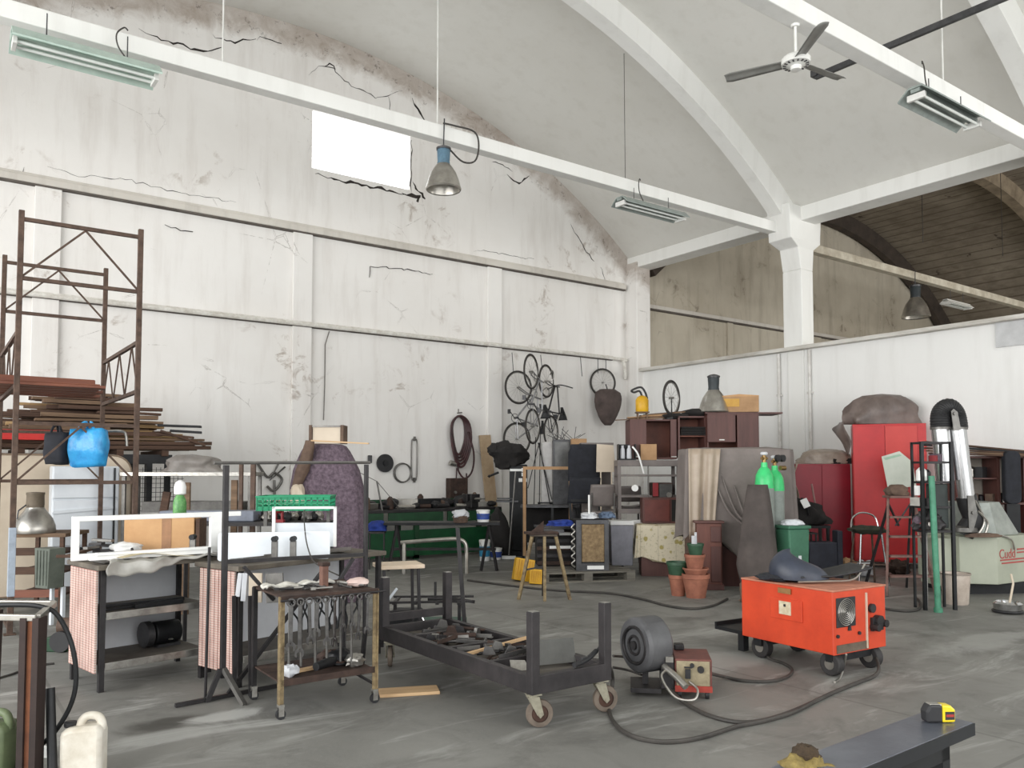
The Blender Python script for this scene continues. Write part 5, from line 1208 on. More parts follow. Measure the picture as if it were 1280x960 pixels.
def bicycle(name, label, loc, rot, mf, grp=None, seat=True, bars='flat', r=.32):
    t = thing(name, label, 'bicycle', loc, 0, grp); t.rotation_euler = rot
    I = Mx()
    A_, B_ = (0, 0, 0), (1.03, 0, 0)           # rear and front axle
    bb, st, hd, hb = (.42, 0, -.03), (.30, 0, .48), (.86, 0, .50), (.88, 0, .38)
    wheel(t, A_, r, I); wheel(t, B_, r, I)
    f = MB()
    for a, b, q in ((bb, st, .016), (bb, hb, .018), (st, hd, .016), (hb, hd, .018)): f.tube([a, b], q, 8)
    for sg in (-.035, .035): f.tube([(0, sg, 0), (bb[0], sg * .6, bb[2])], .009, 6); f.tube([(0, sg, 0), (st[0], 0, st[2] - .03)], .008, 6)
    f.obj('frame', mf, t, smooth=True)
    f = MB()
    for sg in (-.04, .04): f.tube(smooth_path([(B_[0], sg, 0), (.93, sg, .2), (.9, sg, .33), (hb[0], 0, .36)], 4), .011, 6)
    f.obj('fork', mf, t, smooth=True)
    MB().tube([st, (.27, 0, .62)], .013, 8).obj('seat_post', m_rim, t)
    MB().grid(lambda u, v: (.14 + .27 * u, (v - .5) * (.15 * (1 - u) ** 1.2 + .035) * 1.1, .63 + .02 * math.sin(u * 3) - .02 * (2 * v - 1) ** 2), 8, 6).obj('saddle', m_blk, t, solid=.025, smooth=True)
    h = MB().tube([hd, (.84, 0, .60)], .013, 8)
    if bars == 'flat': h.tube(smooth_path([(.80, -.29, .62), (.86, -.12, .60), (.88, 0, .60), (.86, .12, .60), (.80, .29, .62)], 4), .012, 8)
    else:
        h.tube(smooth_path([(.98, -.2, .45), (1.06, -.2, .55), (1.0, -.2, .62), (.88, -.18, .60), (.86, 0, .60), (.88, .18, .60), (1.0, .2, .62), (1.06, .2, .55), (.98, .2, .45)], 4), .012, 8)
    h.obj('handlebar', m_rim if bars != 'flat' else m_blk, t, smooth=True)
    c = MB().torus(.085, .006, 28, 6, Mx((bb[0], -.045, bb[2]), R(90))).tube([(bb[0], -.06, bb[2]), (bb[0] + .12, -.06, bb[2] - .11)], .009, 6).tube([(bb[0], .06, bb[2]), (bb[0] - .12, .06, bb[2] + .11)], .009, 6).tube([(bb[0], -.06, bb[2]), (bb[0], .06, bb[2])], .02, 10)
    c.bx(bb[0] + .08, bb[0] + .17, -.13, -.06, bb[2] - .125, bb[2] - .1).bx(bb[0] - .17, bb[0] - .08, .06, .13, bb[2] + .1, bb[2] + .125)
    c.obj('crankset', m_dsteel, t)
    return t
def hang(name, label, px, py, off, yaw, roll, mf, **k):
    """hang a bicycle so that its front wheel centre sits at a wall point, rear wheel below"""
    p = Vector(wallpt(px, py, off))
    Rm = Matrix.Rotation(yaw, 4, 'Z') @ Matrix.Rotation(roll, 4, 'Y')
    o_ = Rm @ Vector((1.03, 0, 0)); q = p - o_
    e = Rm.to_euler()
    return bicycle(name, label, tuple(q), (e.x, e.y, e.z), mf, **k)
m_bsil = mat('silver_bicycle_frame', (170, 170, 172), (136, 136, 138), .35, .6)
m_bdk = mat('dark_bicycle_frame', (60, 58, 60), (42, 40, 42), .4, .4)
hang('bicycle', 'silver-framed bicycle hanging on the wall, front wheel upmost at the left', 648, 484, .35, R(180), R(-92), m_bsil, bars='drop')
hang('bicycle', 'bicycle hanging edge-on on the wall with its front wheel highest of all', 664, 464, 1.2, R(209), R(-86), m_bsil, bars='drop')
hang('bicycle', 'dark bicycle hanging on the wall with its saddle and handlebar sticking out right', 683, 476, .62, R(206), R(-78), m_bdk)
for k, (px, py, py2) in enumerate(((640, 440, 467), (676, 443, 462), (726, 446, 470), (748, 447, 466), (758, 448, 464))):
    a, b = wallpt(px, py, .12), wallpt(px + (2 if k < 3 else 0), py2, .14)
    o = MB().tube([a, b], .008, 5).obj('hanging_hook', m_dsteel); tag(o, ['thin wire hook above the silver bicycle, leftmost', 'wire hook holding the bicycles below the white conduit', 'bare wire hook on the wall between bicycles and lone wheel', 'left wire hook above the lone wheel', 'right wire hook above the lone wheel'][k], 'hook', 'hooks below the white conduit')
p = Vector(wallpt(754, 478, .13))
t = thing('spare_wheel', 'lone bicycle wheel hanging on the wall near the corner', 'wheel', tuple(p), R(-15))
wheel(t, (0, 0, 0), .3, Mx(rz=0))
x, y, z = wallpt(760, 505, .30)
mb = MB(); rings = []
for j in range(12):
    v = j / 11; z_ = -.78 * (1 - v); w_ = .05 + .24 * math.sin(PI * min(1, v * .72)) ** .8 + .02
    if j == 11: w_ = .17
    rings.append([(w_ * math.cos(2 * PI * i / 24) * (1 + .1 * noise.noise(Vector((i * .5, v * 3, 1)))), .12 * math.sin(2 * PI * i / 24) * (w_ / .26 + .2), z_) for i in range(24)])
o = mb.loft(rings).obj('grey_sack', mat('grey_brown_canvas', (96, 84, 80), (68, 58, 56), .9, 0, 6, .2), smooth=True, ang=80); MB().tube([(0, 0, -.02), (0, .1, .12)], .012, 6).obj('strap', m_blk, o); put(o, (x, y, z + .32), R(-20)); tag(o, 'grey-brown pointed canvas sack hanging below the lone bicycle wheel', 'sack')
# ---- dark desk, wire frame, chairs, dark cabinets
x, y = pl(660, 13.4)
t = thing('dark_desk', 'dark low desk standing against clutter right of the black covered machine', 'desk', (x, y, 0), FC)
MB().bx(-.12, .85, 0, .45, .90, .94).obj('top', m_dsteel, t)
for a in (-.1, .38, .8): MB().bx(a, a + .04, .0, .04, 0, .9).bx(a, a + .04, .40, .44, 0, .9).obj('leg', m_blacksteel, t)
MB().bx(-.06, .8, .36, .39, .3, .9).obj('panel', m_blackcl, t)
x, y = pl(681, 14.3)
t = thing('wire_stand', 'tall white-wrapped wire stand below the hanging bicycles', 'stand', (x, y, 0), FC)
MB().bx(-.06, .14, 0, .2, .95, 2.02).obj('white_wrap', mat('white_film_wrap', (206, 204, 202), (176, 172, 170), .4), t, bevel=.02)
mb = MB()
for a, b, c, d_ in ((-.1, .8, -.08, 2.15), (.1, .85, -.1, 2.0), (-.12, 2.0, .12, 1.0), (.14, .8, .14, 2.1), (-.3, 1.2, -.1, 2.0), (-.2, .6, -.16, 2.1)): mb.tube([(a, -.02, b), (c, -.04, d_)], .008, 5)
mb.obj('wire', m_darkst, t)
MB().bx(-.12, -.08, 0, .04, 0, .95).bx(.1, .14, 0, .04, 0, .95).bx(-.12, -.08, .18, .22, 0, .95).bx(.1, .14, .18, .22, 0, .95).bx(-.12, .14, 0, .22, .93, .95).obj('leg', m_blacksteel, t)
o = MB().bx(-.45, .35, -.03, .03, 0, .05).bx(-.45, -.4, -.03, .03, -1.4, 0).bx(.3, .35, -.03, .03, -1.4, 0).obj('pale_batten', m_card2); put(o, (*pl(688, 13.3), zz(587, 13.3) - .0), FC); tag(o, 'pale horizontal batten on dark supports in front of the wire stand', 'batten')
x, y = pl(703, 14.05)
t = thing('dark_cabinet', 'dark narrow cabinet with twigs and a small box on top, left of the black chair', 'cabinet', (x, y, 0), FC)
MB().bx(-.16, .28, 0, .4, 0, zz(549, 13.9)).obj('body', m_dsteel, t, bevel=.006)
MB().bx(-.13, .16, -.012, -.001, zz(585, 13.9), zz(552, 13.9)).obj('glass_panel', mat('dark_smoked_glass', (96, 96, 94), (70, 70, 70), .2), t)
mb = MB(); random.seed(4)
for k in range(16):
    a = random.uniform(-.16, .25); mb.tube([(a, .1, 0), (a + random.uniform(-.25, .25), .1 + random.uniform(-.05, .05), random.uniform(.05, .26))], .006, 4)
o = mb.obj('twig_bundle', m_darkst); put(o, (x, y, zz(549, 13.9) + .001), FC); tag(o, 'dark twiggy wires lying on top of the dark narrow cabinet', 'twigs', kind='stuff')
o = MB().bx(-.14, .12, -.1, .1, 0, .1).obj('small_box', m_card2, bevel=.004); put(o, (*pl(724, 13.8), zz(556, 13.8)), FC); tag(o, 'small pale brown box beside the twigs on the dark cabinet', 'box')
MB().bx(-.14, .12, -.1, .1, -zz(556, 13.8), -.001).obj('support', m_dsteel, o)
m_greyseat = mat('taupe_grey_plastic', (124, 116, 112), (100, 92, 90), .5, 0, 4)
def chair(name, label, px, d, z0, s, m, rz_, back_h=.5, legs=m_greyst, seat_h=.46, grp=None, wdt=.46):
    x, y = pl(px, d); t = thing(name, label, 'chair', (x, y, z0), rz_, grp)
    MB().grid(lambda u, v: ((u - .5) * wdt * s, .02 + (v) * .42 * s, seat_h * s + .03 * (2 * u - 1) ** 2), 8, 6).obj('seat', m, t, solid=.03, smooth=True)
    MB().grid(lambda u, v: ((u - .5) * wdt * s * (1 - .12 * v), .02 - .1 * v * s + .05 * (2 * u - 1) ** 2 - .0, seat_h * s + .1 + v * back_h * s), 8, 8).obj('backrest', m, t, solid=.03, smooth=True)
    for a in (-1, 1):
        MB().bar((a * wdt * .46 * s, .03, seat_h * s), (a * wdt * .5 * s, -.03, 0), .028).bar((a * wdt * .44 * s, .02, seat_h * s), (a * wdt * .42 * s, -.03, seat_h * s + .3), .02).obj('leg', legs, t)
        MB().bar((a * wdt * .46 * s, .4 * s, seat_h * s), (a * wdt * .5 * s, .44 * s, 0), .028).obj('leg', legs, t)
    MB().bar((-wdt * .45 * s, .0, .2), (wdt * .45 * s, 0, .2), .016).obj('stretcher', legs, t)
    return t
MB_ = MB
x, y = pl(730, 12.95)
t = thing('black_chair_stack', 'tall black padded swivel chair standing on the dark desk level left of the grey chairs', 'chair', (x, y, 0), FC)
zt_ = zz(556, 12.95)
MB().grid(lambda u, v: ((u - .5) * (.5 - .06 * (v > .8)), .04 * (2 * u - 1) ** 2 - .14 * v, 1.35 + (zt_ - 1.35) * v), 10, 10).obj('backrest', m_blackcloth, t, solid=.06, smooth=True)
MB().grid(lambda u, v: ((u - .5) * .48 - .04 * (1 - v), -.14 - .04 * v, 1.0 + .40 * v), 8, 8).obj('seat', m_blackcloth, t, solid=.08, smooth=True)
for a in (-.24, .22): MB().bar((a, -.15, 1.1), (a + (.05 if a < 0 else .06), -.18, .0), .045).obj('leg', m_blacksteel, t)
MB().bx(-.22, .26, -.2, -.1, 1.02, 1.06).bx(-.2, .24, -.18, .2, .56, .6).obj('cross_bar', m_blacksteel, t)
chair('grey_chair', 'taupe grey chair standing right of the black chair, seen from behind', 753, 12.12, 0, 1.0, m_greyseat, FC + .05, .32, m_greyst, .88, 'grey chairs by the steel rack', .40)
chair('grey_chair', 'taupe grey chair half hidden behind the steel rack upright', 786, 12.95, 0, 1.0, m_greyseat, FC - .05, .24, m_greyst, .92, 'grey chairs by the steel rack', .40)
o = MB().prism([(-.16, 0), (.15, 0), (.11, .42), (-.15, .44)], 0, .02).bx(-.1, -.08, 0, .02, -1.55, 0).bx(.07, .09, 0, .02, -1.55, 0).obj('beige_board', m_beige); put(o, (*pl(758, 12.75), zz(590, 12.75)), FC); tag(o, 'pinkish beige board standing upright above the grey chair', 'board')
o = MB().bx(-.22, .3, -.2, .2, 0, .04).bx(-.2, .28, -.01, .01, -1.82, 0).obj('grey_board', m_greyseat); put(o, (*pl(742, 13.2), zz(557, 13.2)), FC); tag(o, 'flat grey board lying behind the black chair top', 'board')
# ---- pallet with framed crate, blue gloves, grey bin
x, y = pl(718, 11.3); 
t = thing('wooden_pallet', 'weathered grey wooden pallet on the floor under the rusty framed crate', 'pallet', (x, y, 0), FC + R(12))
m_pal = mat('weathered_grey_pallet', (128, 124, 114), (90, 86, 80), .85, 0, 5, .3, stretch=(.5, 5, 5))
for k in range(5): MB().bx(-.56, .78, -.28 + k * .2, -.14 + k * .2, .12, .14).obj('deck_board', m_pal, t)
for a in (-.56, .05, .66):
    for b in (-.28, .12, .52): MB().bx(a, a + .12, b, b + .14, .02, .12).obj('block', m_pal, t)
for b in (-.28, .12, .52): MB().bx(-.56, .78, b, b + .14, 0, .02).obj('skid', m_pal, t)
x, y = pl(745, 11.15)
t = thing('radiator_unit', 'steel framed radiator unit with a rusty tan face and coiled tube side, on the pallet', 'radiator', (x, y + .05, .142), FC + R(4))
hh = zz(650, 11.15) - .142
MB().bx(-.25, .2, 0, .5, 0, hh).obj('body', m_blacksteel, t, bevel=.006)
MB().bx(-.17, .14, -.012, -.001, .12, hh - .06).obj('fin_face', mat('rusty_tan_fins', (158, 136, 102), (104, 82, 60), .8, .2, 22, .4), t)
MB().bx(-.25, -.18, -.03, 0, 0, hh).bx(.14, .2, -.03, 0, 0, hh).bx(-.18, .14, -.03, 0, hh - .05, hh).bx(-.18, .14, -.03, 0, 0, .1).obj('front_frame', m_dsteel, t)
mb = MB(); pts = []
for k in range(13): pts += [(-.27 - (.045 if k % 2 else 0), -.035, .05 + k * (hh - .1) / 12)]
mb.tube(smooth_path(pts, 4), .012, 6); mb.obj('coil_tube', m_brightst, t, smooth=True)
MB().bx(-.1, .13, -.04, -.03, .02, .07).obj('label_plate', m_whitealu, t)
x, y = pl(697, 11.7)
t = thing('slatted_crate', 'dark slatted metal crate on the pallet left of the radiator unit', 'crate', (x, y, .142), FC + R(4))
MB().bx(-.28, .26, .03, .5, 0, .52).obj('body', m_blackcl, t)
for k in range(5): MB().bx(-.3, .28, 0, .028, .02 + k * .105, .07 + k * .105).obj('slat', m_darkst if k % 2 else m_rustd, t)
MB().bx(-.3, .28, -.02, .5, .53, .56).bx(-.3, .05, -.3, 0, .5, .54).obj('top_board', m_dsteel, t)
MB().bx(-.12, .28, -.004, -.0, .25, .29).bx(.02, .24, -.004, -.0, .44, .48).obj('white_edge', m_whitealu, t)
m_bl = mat('royal_blue_cloth', (34, 62, 150))
for k, (px, py, w_, m, lb) in enumerate(((702, 648, .34, m_bl, 'blue work gloves heaped on the left end of the crate on the pallet'), (736, 646, .22, m_whitepan, 'white crumpled gloves heaped on the radiator unit'), (758, 646, .22, mat('blue_grey_cloth', (104, 122, 146), (76, 90, 110), .8), 'grey-blue cloth heap on the right end above the radiator unit'))):
    o = bundle('work_gloves', lb, *pl(px, 11.35 if k < 2 else 11.48), .74 if k == 0 else .142 + hh + .012, w_, .22, .09, m, 13 + k, cat='gloves', amp=.5)
o = MB().tube([(0, 0, 0), (0, 0, .33)], .014, 8).obj('white_rod', m_whitealu); put(o, (*pl(736, 11.3), .142 + hh + .01)); tag(o, 'short white rod standing among the white gloves', 'rod')
x, y = pl(777, 11.78)
t = thing('grey_bin', 'grey metal waste bin with a white top right of the radiator unit', 'bin', (x, y, .142), FC)
MB().prism([(-.15, 0), (.15, 0), (.165, .58), (-.165, .58)], 0, .3).obj('body', mat('grey_violet_metal', (134, 134, 142), (112, 112, 120), .4, .3), t, bevel=.006)
MB().bx(-.17, .17, -.02, .32, .58, .64).obj('lid', m_whitealu, t, bevel=.006)
# ---- steel rack px 772-852
x, y = pl(772, 12.2); wR = W(79, 12.2)
t = thing('steel_rack', 'grey steel shelf rack below the brown wall cabinets', 'rack', (x, y, 0), FC)
zs = [zz(581, 12.2), zz(594, 12.2), zz(620, 12.2), zz(640, 12.2)]
for z, h in ((zs[0], .09), (zs[1], .03), (zs[2], .03), (zs[3], .07)): MB().bx(0, wR, 0, .45, z - .02, z + h - .02).obj('shelf', m_greyseat, t, bevel=.003)
for a in (0, wR - .06):
    for b in (0, .4): MB().bx(a, a + .05, b, b + .05, 0, zs[0]).obj('upright', m_greyseat, t)
MB().bx(.45, .47, .0, .02, zs[3], zs[0]).obj('divider', m_greyst, t)
o = MB().bx(-.2, .2, 0, .02, 0, .06).obj('white_strip', m_whitealu); put(o, (*pl(790, 12.17), zz(655, 12.15)), FC, 0, R(-3)); tag(o, 'white strip lying low in front of the steel rack', 'strip')
MB().bx(-.2, -.17, .0, .02, -zz(655, 12.15), 0).bx(.17, .2, .0, .02, -zz(655, 12.15), 0).obj('foot', m_dsteel, o)
t = thing('pressure_gauge', 'small white round gauge clipped on the steel rack', 'gauge', (*pl(793, 12.1), zz(610, 12.1)), FC)
MB().tube([(0, 0, 0), (0, -.04, 0)], .05, 18).obj('case', m_whitealu, t, smooth=True); MB().tube([(0, .05, 0), (0, 0, 0)], .015, 8).obj('stem', m_dsteel, t)
t = thing('red_machine_panel', 'glass fronted dark machine with a red corner on the steel rack', 'machine', (*pl(833, 12.1), zs[3] + .06), FC)
MB().bx(-.2, .1, .06, .38, 0, .38).obj('case', m_rustd, t); MB().bx(-.1, .09, .04, .058, .1, .36).obj('window', mat('dark_smoked_glass', (96, 96, 94)), t); MB().bx(-.2, -.12, .036, .059, .18, .38).obj('red_corner', m_redp, t); MB().tube([(.04, .01, .2), (.04, .04, .2)], .04, 14).obj('dial', m_brightst, t)
bx_ = MB().bx(-.12, .12, 0, .12, 0, .24).obj('small_carton', m_card2, bevel=.004); put(bx_, (*pl(811, 12.25), zs[0] + .072), FC, 0); tag(bx_, 'pale brown book-like carton standing on the steel rack top', 'carton')
t = thing('glass_jars', 'dark wire holder with glass jars and white hose on the steel rack', 'jar holder', (*pl(784, 12.2), zs[0] + .072), FC)
MB().bx(-.13, .13, 0, .2, 0, .02).bx(-.13, -.12, 0, .2, 0, .24).bx(.12, .13, 0, .2, 0, .24).bx(-.13, .13, .19, .2, 0, .24).obj('holder', m_blacksteel, t)
for a in (-.06, .04): MB().lathe([(.035, 0), (.04, .02), (.035, .14), (.02, .17), (.02, .2)], c=(a, .08, .021), n=14).obj('jar', m_whitepan, t, smooth=True)
MB().tube(smooth_path([(.08, 0, .2), (.15, -.03, .1), (.2, -.04, -.05), (.24, -.04, -.2)], 5), .014, 7).obj('hose', m_whitealu, t, smooth=True)
# ---- brown cabinets on top
m_brown = mat('dark_mahogany_laminate', (98, 62, 56), (72, 44, 40), .5, 0, 3, stretch=(3, 3, .4))
m_brownin = mat('reddish_cabinet_inside', (126, 74, 58), (92, 54, 44), .6, 0, 3)
def cabinet(label, px0, px1, py0, py1, d, dep=.45, doors=(), inside=True, z0=None, shelves=0, rz_=0, support=True):
    x, y = pl(px0, d); w_ = W(px1 - px0, d); zt, zb = zz(py0, d), (zz(py1, d) if z0 is None else z0); h = zt - zb
    t = thing('brown_cabinet', label, 'cabinet', (x, y, zb), FC + rz_)
    f = .025
    b = MB().bx(0, f, 0, dep, 0, h).bx(w_ - f, w_, 0, dep, 0, h).bx(0, w_, 0, dep, h - f, h).bx(0, w_, 0, dep, 0, f)
    b.obj('body', m_brown, t)
    MB().bx(f, w_ - f, dep - .02, dep, f, h - f).obj('back', m_brownin, t)
    for k in range(shelves): MB().bx(f, w_ - f, .02, dep - .02, h * (k + 1) / (shelves + 1), h * (k + 1) / (shelves + 1) + .02).obj('shelf', m_brownin, t)
    for a, b_, c, e in doors:
        q = MB().bx(a * w_ + .004, b_ * w_ - .004, -.02, -.002, c * h + .004, e * h - .004).obj('door', m_brown, t, bevel=.003)
        MB().bx((a + b_) / 2 * w_ - .04, (a + b_) / 2 * w_ + .04, -.032, -.02, c * h + .03, c * h + .045).obj('handle', m_brightst, q)
    return t, w_, h, zt
ca, wa, ha, za = cabinet('open brown cabinet at the left of the three standing on top, with loose laths above', 787, 846, 524, 574, 12.35, .45, ((0, .36, 0, 1), (.86, 1, 0, 1)), rz_=0)
cb_, wb_, hb_, zb_ = cabinet('middle open brown cabinet holding folded dark cloth', 848, 883, 520, 572, 12.3, .45, (), shelves=1)
cc, wc, hc, zc2 = cabinet('right brown cabinet with one closed flap door below the cardboard box', 884, 949, 517, 575, 12.2, .45, ((.0, .55, .38, .98), (.57, 1, 0, 1)))
for nm, px0, px1, d, z1 in (('a', 787, 846, 12.35, zz(574, 12.35)), ('b', 848, 949, 12.25, zz(574, 12.25))):
    pass
x, y = pl(856, 12.32)
t = thing('tall_wardrobe', 'tall plain wardrobe carrying the brown cabinets, mostly hidden by the grey sheet', 'wardrobe', (x, y, 0), FC)
MB().bx(-.0, W(93, 12.3), .0, .45, 0, zz(575, 12.3) - .005).obj('body', m_brown, t)
for k in range(5):
    o = MB().bx(-.22, .22, -.15, .1, 0, .022).obj('folded_cloth', m_blackcl, bevel=.008); put(o, (*pl(867, 12.42), zz(572, 12.3) + hb_ * .5 + .025 + .026 * k), FC + .02 * k); tag(o, 'folded dark cloth in the pile inside the middle brown cabinet', 'cloth', 'folded dark cloths in the middle brown cabinet')
# laths and items above
random.seed(6)
for k in range(7):
    L = random.uniform(.5, 1.0); o = MB().bx(-L / 2, L / 2, -.02, .02, 0, .014).obj('thin_lath', random.choice([m_wood1, m_card2, m_wood3])); put(o, (*pl(806 + 5 * k, 12.45), za + .003 + .016 * k), FC + random.uniform(-.25, .1), 0, R(-2 - k * .4)); tag(o, 'thin lath in the loose bunch lying on the left brown cabinet', 'lath', 'laths on the left brown cabinet')
t = thing('yellow_sprayer', 'small yellow pressure sprayer with a black handle on the left brown cabinet', 'sprayer', (*pl(803, 12.45), za + .12), FC)
MB().lathe([(.09, 0), (.1, .02), (.1, .18), (.07, .23), (.03, .25)], n=20).obj('tank', m_yc, t, smooth=True)
MB().tube(smooth_path([(0, 0, .24), (-.04, 0, .32), (-.12, 0, .30), (-.16, 0, .33), (-.02, 0, .38), (.05, 0, .3), (.08, 0, .2)], 5), .016, 7).obj('handle', m_blk, t, smooth=True)
MB().bx(-.1, .1, -.08, .08, -.02, 0).bx(-.08, -.06, -.05, .05, -.118, -.02).bx(.06, .08, -.05, .05, -.118, -.02).obj('base', m_wood1, t)
t = thing('spoked_wheel', 'tilted spoked wheel standing on the brown cabinets', 'wheel', (*pl(840, 12.4), za + .33), FC + R(30)); t.rotation_euler = (R(0), R(0), FC + R(52))
wheel(t, (0, 0, 0), .26, Mx(ry=R(0)))
MB().tube([(0, 0, 0), (0, 0, -.29)], .01, 6).bx(-.06, .06, -.05, .05, -.325, -.29).obj('stand', m_blk, t)
o = MB().blob((0, 0, .05), (.5, .3, .1), 8, .3, 2).obj('cloth_heap', m_blackcl, smooth=True); put(o, (*pl(846, 12.45), za + .0), FC); tag(o, 'dark flattened cloth heap under the tilted wheel', 'cloth')
o = MB().blob((0, 0, .06), (.46, .3, .13), 9, .2, 2).obj('dark_bundle', m_blackcl, smooth=True); put(o, (*pl(871, 12.45), zb_ + .0), FC); tag(o, 'dark grey bundle on the middle brown cabinet beside the old lamp head', 'bundle')
t = bell_lamp('old bell lamp head with dark cap standing on the cabinets beside the cardboard box', *pl(893, 12.4), zc2 + .03 + .68, 1.0, m_lampdark, 0, None)
x, y = pl(924, 12.25)
t = thing('cardboard_box', 'open brown cardboard box on top of the right brown cabinet', 'box', (x, y, zc2 + .03), FC + R(-6))
wbx = W(50, 12.25)
MB().bx(-wbx * .5, wbx * .5, 0, .4, 0, .24).obj('carton', m_card2, t, bevel=.005)
MB().prism([(-wbx * .5, .24), (wbx * .02, .27), (wbx * .5, .25), (wbx * .5, .236), (-wbx * .5, .23)], -.004, .0).obj('flap', m_card, t)
MB().bx(-wbx * .49, wbx * .02, -.006, -.001, .08, .2).obj('yellow_print', mat('faded_yellow_print', (206, 164, 84), (186, 140, 70), .8), t)
o = MB().bx(-.55, .62, -.25, .25, 0, .025).obj('shelf_board', m_brown); put(o, (*pl(922, 12.5), zc2 + .002), FC); tag(o, 'dark board lying on the right brown cabinet, projecting right of it', 'board')
# ---- grey sheet over a wardrobe
x, y = pl(918, 10.9)
m_sheet = mat('grey_dust_sheet', (134, 125, 121), (106, 98, 94), .75, 0, 2, .2)
m_film = mat('beige_film', (176, 160, 142), (146, 130, 114), .4, 0, 2)
t = thing('covered_wardrobe', 'large wardrobe covered by a grey dust sheet standing by the gas cylinders', 'covered wardrobe', (x, y, 0), FC)
hs = zz(559, 10.5)
MB().bx(-.62, .62, -.22, .28, 0.0, hs - .05).obj('carcass', m_brown, t)
cv = cover(1.42, .62, hs, .035, 7, 2, .06, .02, .06, .0, 0, 110, 22, 9)
cv.v = [(p[0], p[1], p[2] if p[2] > .7 else max(p[2], .66 + .12 * math.sin(p[0] * 9) if p[0] < -.15 else .02)) for p in cv.v]
cv.obj('sheet', m_sheet, t, smooth=True, ang=80)
mb = MB().grid(lambda u, v: (-.70 + .42 * u * (1 - .25 * (1 - v)) , -.36 - .03 * math.sin(u * 9) * (1 - v * .7) - .02 * math.sin(u * 17 + 2), .62 + (hs - .64) * v + .04 * math.sin(u * 5) * (1 - v)), 26, 12)
mb.obj('front_film', m_film, t, solid=.008, smooth=True)
def fold(u, v):
    a = -.1 + u * .5; return (-.1 + .55 * u, -.37 - .03 * math.sin(v * PI) - .02, hs - .35 - .75 * u - .12 * v + .1 * math.sin(u * 3))
mb = MB()
for k in range(5):
    mb.tube(smooth_path([(-.42 + .16 * k, -.33, hs - .25 - .12 * k), (-.2 + .12 * k, -.36, hs - .8 - .05 * k), (.05 + .1 * k, -.37, .75), (.15 + .08 * k, -.36, .5)], 6), [.006 + .012 * math.sin(PI * i / 18) for i in range(19)], 8)
mb.obj('sheet_fold', m_sheet, t, smooth=True, ang=80)
x, y = pl(885, 10.35)
t = thing('drawer_cabinet', 'narrow reddish brown cabinet with panelled door showing below the grey sheet', 'cabinet', (x, y, 0), FC + R(-4))
MB().bx(-.15, .16, 0, .15, 0, .84).obj('body', mat('red_brown_wood', (118, 70, 58), (84, 50, 42), .5, 0, 3, stretch=(3, 3, .4)), t, bevel=.006)
MB().bx(.02, .15, -.018, -.001, .1, .55).bx(.02, .15, -.018, -.001, .6, .8).obj('door', m_brown, t, bevel=.008)
MB().bx(-.18, .19, -.03, .16, .84, .87).bx(-.17, .18, -.025, .16, 0, .07).obj('moulding', m_brown, t, bevel=.005)
# lower brown cabinet and floral box
x, y = pl(826, 11.9)
t = thing('brown_cabinet', 'small closed reddish cabinet standing on the floral covered chest', 'cabinet', (x, y, .74), FC)
hb2 = zz(622, 11.9) - .74
MB().bx(-.27, .27, 0, .24, 0, hb2).obj('body', m_brown, t, bevel=.005); MB().bx(-.25, .12, -.018, -.001, .03, hb2 - .03).obj('door', mat('mahogany_door', (112, 58, 50), (84, 42, 38), .45), t, bevel=.004)
MB().bx(.15, .26, -.01, -.001, .03, hb2 - .03).obj('side_panel', m_blackcl, t)
def floral():
    m, g, b, v, X = start('floral_oilcloth', .6)
    vo = g.n('ShaderNodeTexVoronoi'); g.L.new(v, vo.inputs['Vector']); vo.inputs['Scale'].default_value = 6.5
    n = g.noise(v, 24, 4, .7)
    d = g.m('ADD', vo.outputs['Distance'], g.m('MULTIPLY', n, .25))
    col = g.mix(g.ramp(d, .30, .36), srgb((170, 156, 96)), srgb((214, 204, 180)))
    col = g.mix(g.m('MULTIPLY', g.ramp(n, .56, .64), .6), col, srgb((150, 142, 108)))
    q = g.m('LESS_THAN', g.m('ABSOLUTE', g.m('SUBTRACT', g.m('FRACT', g.m('MULTIPLY', X[0], 4)), .5)), .02)
    col = g.mix(g.m('MULTIPLY', q, .4), col, srgb((150, 140, 116)))
    g.L.new(col, b.inputs['Base Color']); return m
m_floral = floral()
x, y = pl(832, 11.7)
t = thing('covered_chest', 'low chest covered with a cream floral oilcloth left of the flower pots', 'covered chest', (x, y, 0), FC + R(-4))
MB().bx(-.36, .36, -.02, .4, 0, .68).obj('chest', m_brown, t)
cv = cover(.84, .5, .735, .03, 6, 5, .06, .01, .04, .0, 0, 90, 12, 8)
cv.v = [(p[0], p[1] + .18, max(p[2], .20 - .14 * p[0] + .03 * math.sin(p[0] * 14))) for p in cv.v]
cv.obj('oilcloth', m_floral, t, smooth=True, ang=80)
# pots
m_terra = mat('terracotta', (164, 106, 84), (126, 78, 62), .8, 0, 8)
m_gpot = mat('dark_green_plastic_pot', (58, 92, 68), (38, 64, 46), .5, 0, 6)
def pot(label, px, d, z, r, h, m, grp='flower pots by the covered wardrobe'):
    x, y = pl(px, d); t = thing('flower_pot', label, 'flower pot', (x, y, z), 0, grp)
    MB().lathe([(r * .68, 0), (r * .94, h * .82), (r * .86, h * .82), (r * .62, .02)], n=28, caps=False).lathe([(r * .68, 0), (.001, 0.001)], n=28, caps=False).obj('body', m, t, smooth=True)
    MB().lathe([(r * .93, h * .8), (r, h * .82), (r, h), (r * .9, h), (r * .88, h * .8)], n=28, caps=False).obj('rim', m, t, smooth=True)
pot('smaller terracotta pot at the left of the pots, standing on the floor', 846, 9.9, 0, .115, .25, m_terra)
pot('dark green plastic pot nested on the left terracotta pot', 845, 9.9, .215, .13, .19, m_gpot)
pot('large terracotta pot standing on the floor at the right of the pots', 868, 9.75, 0, .165, .28, m_terra)
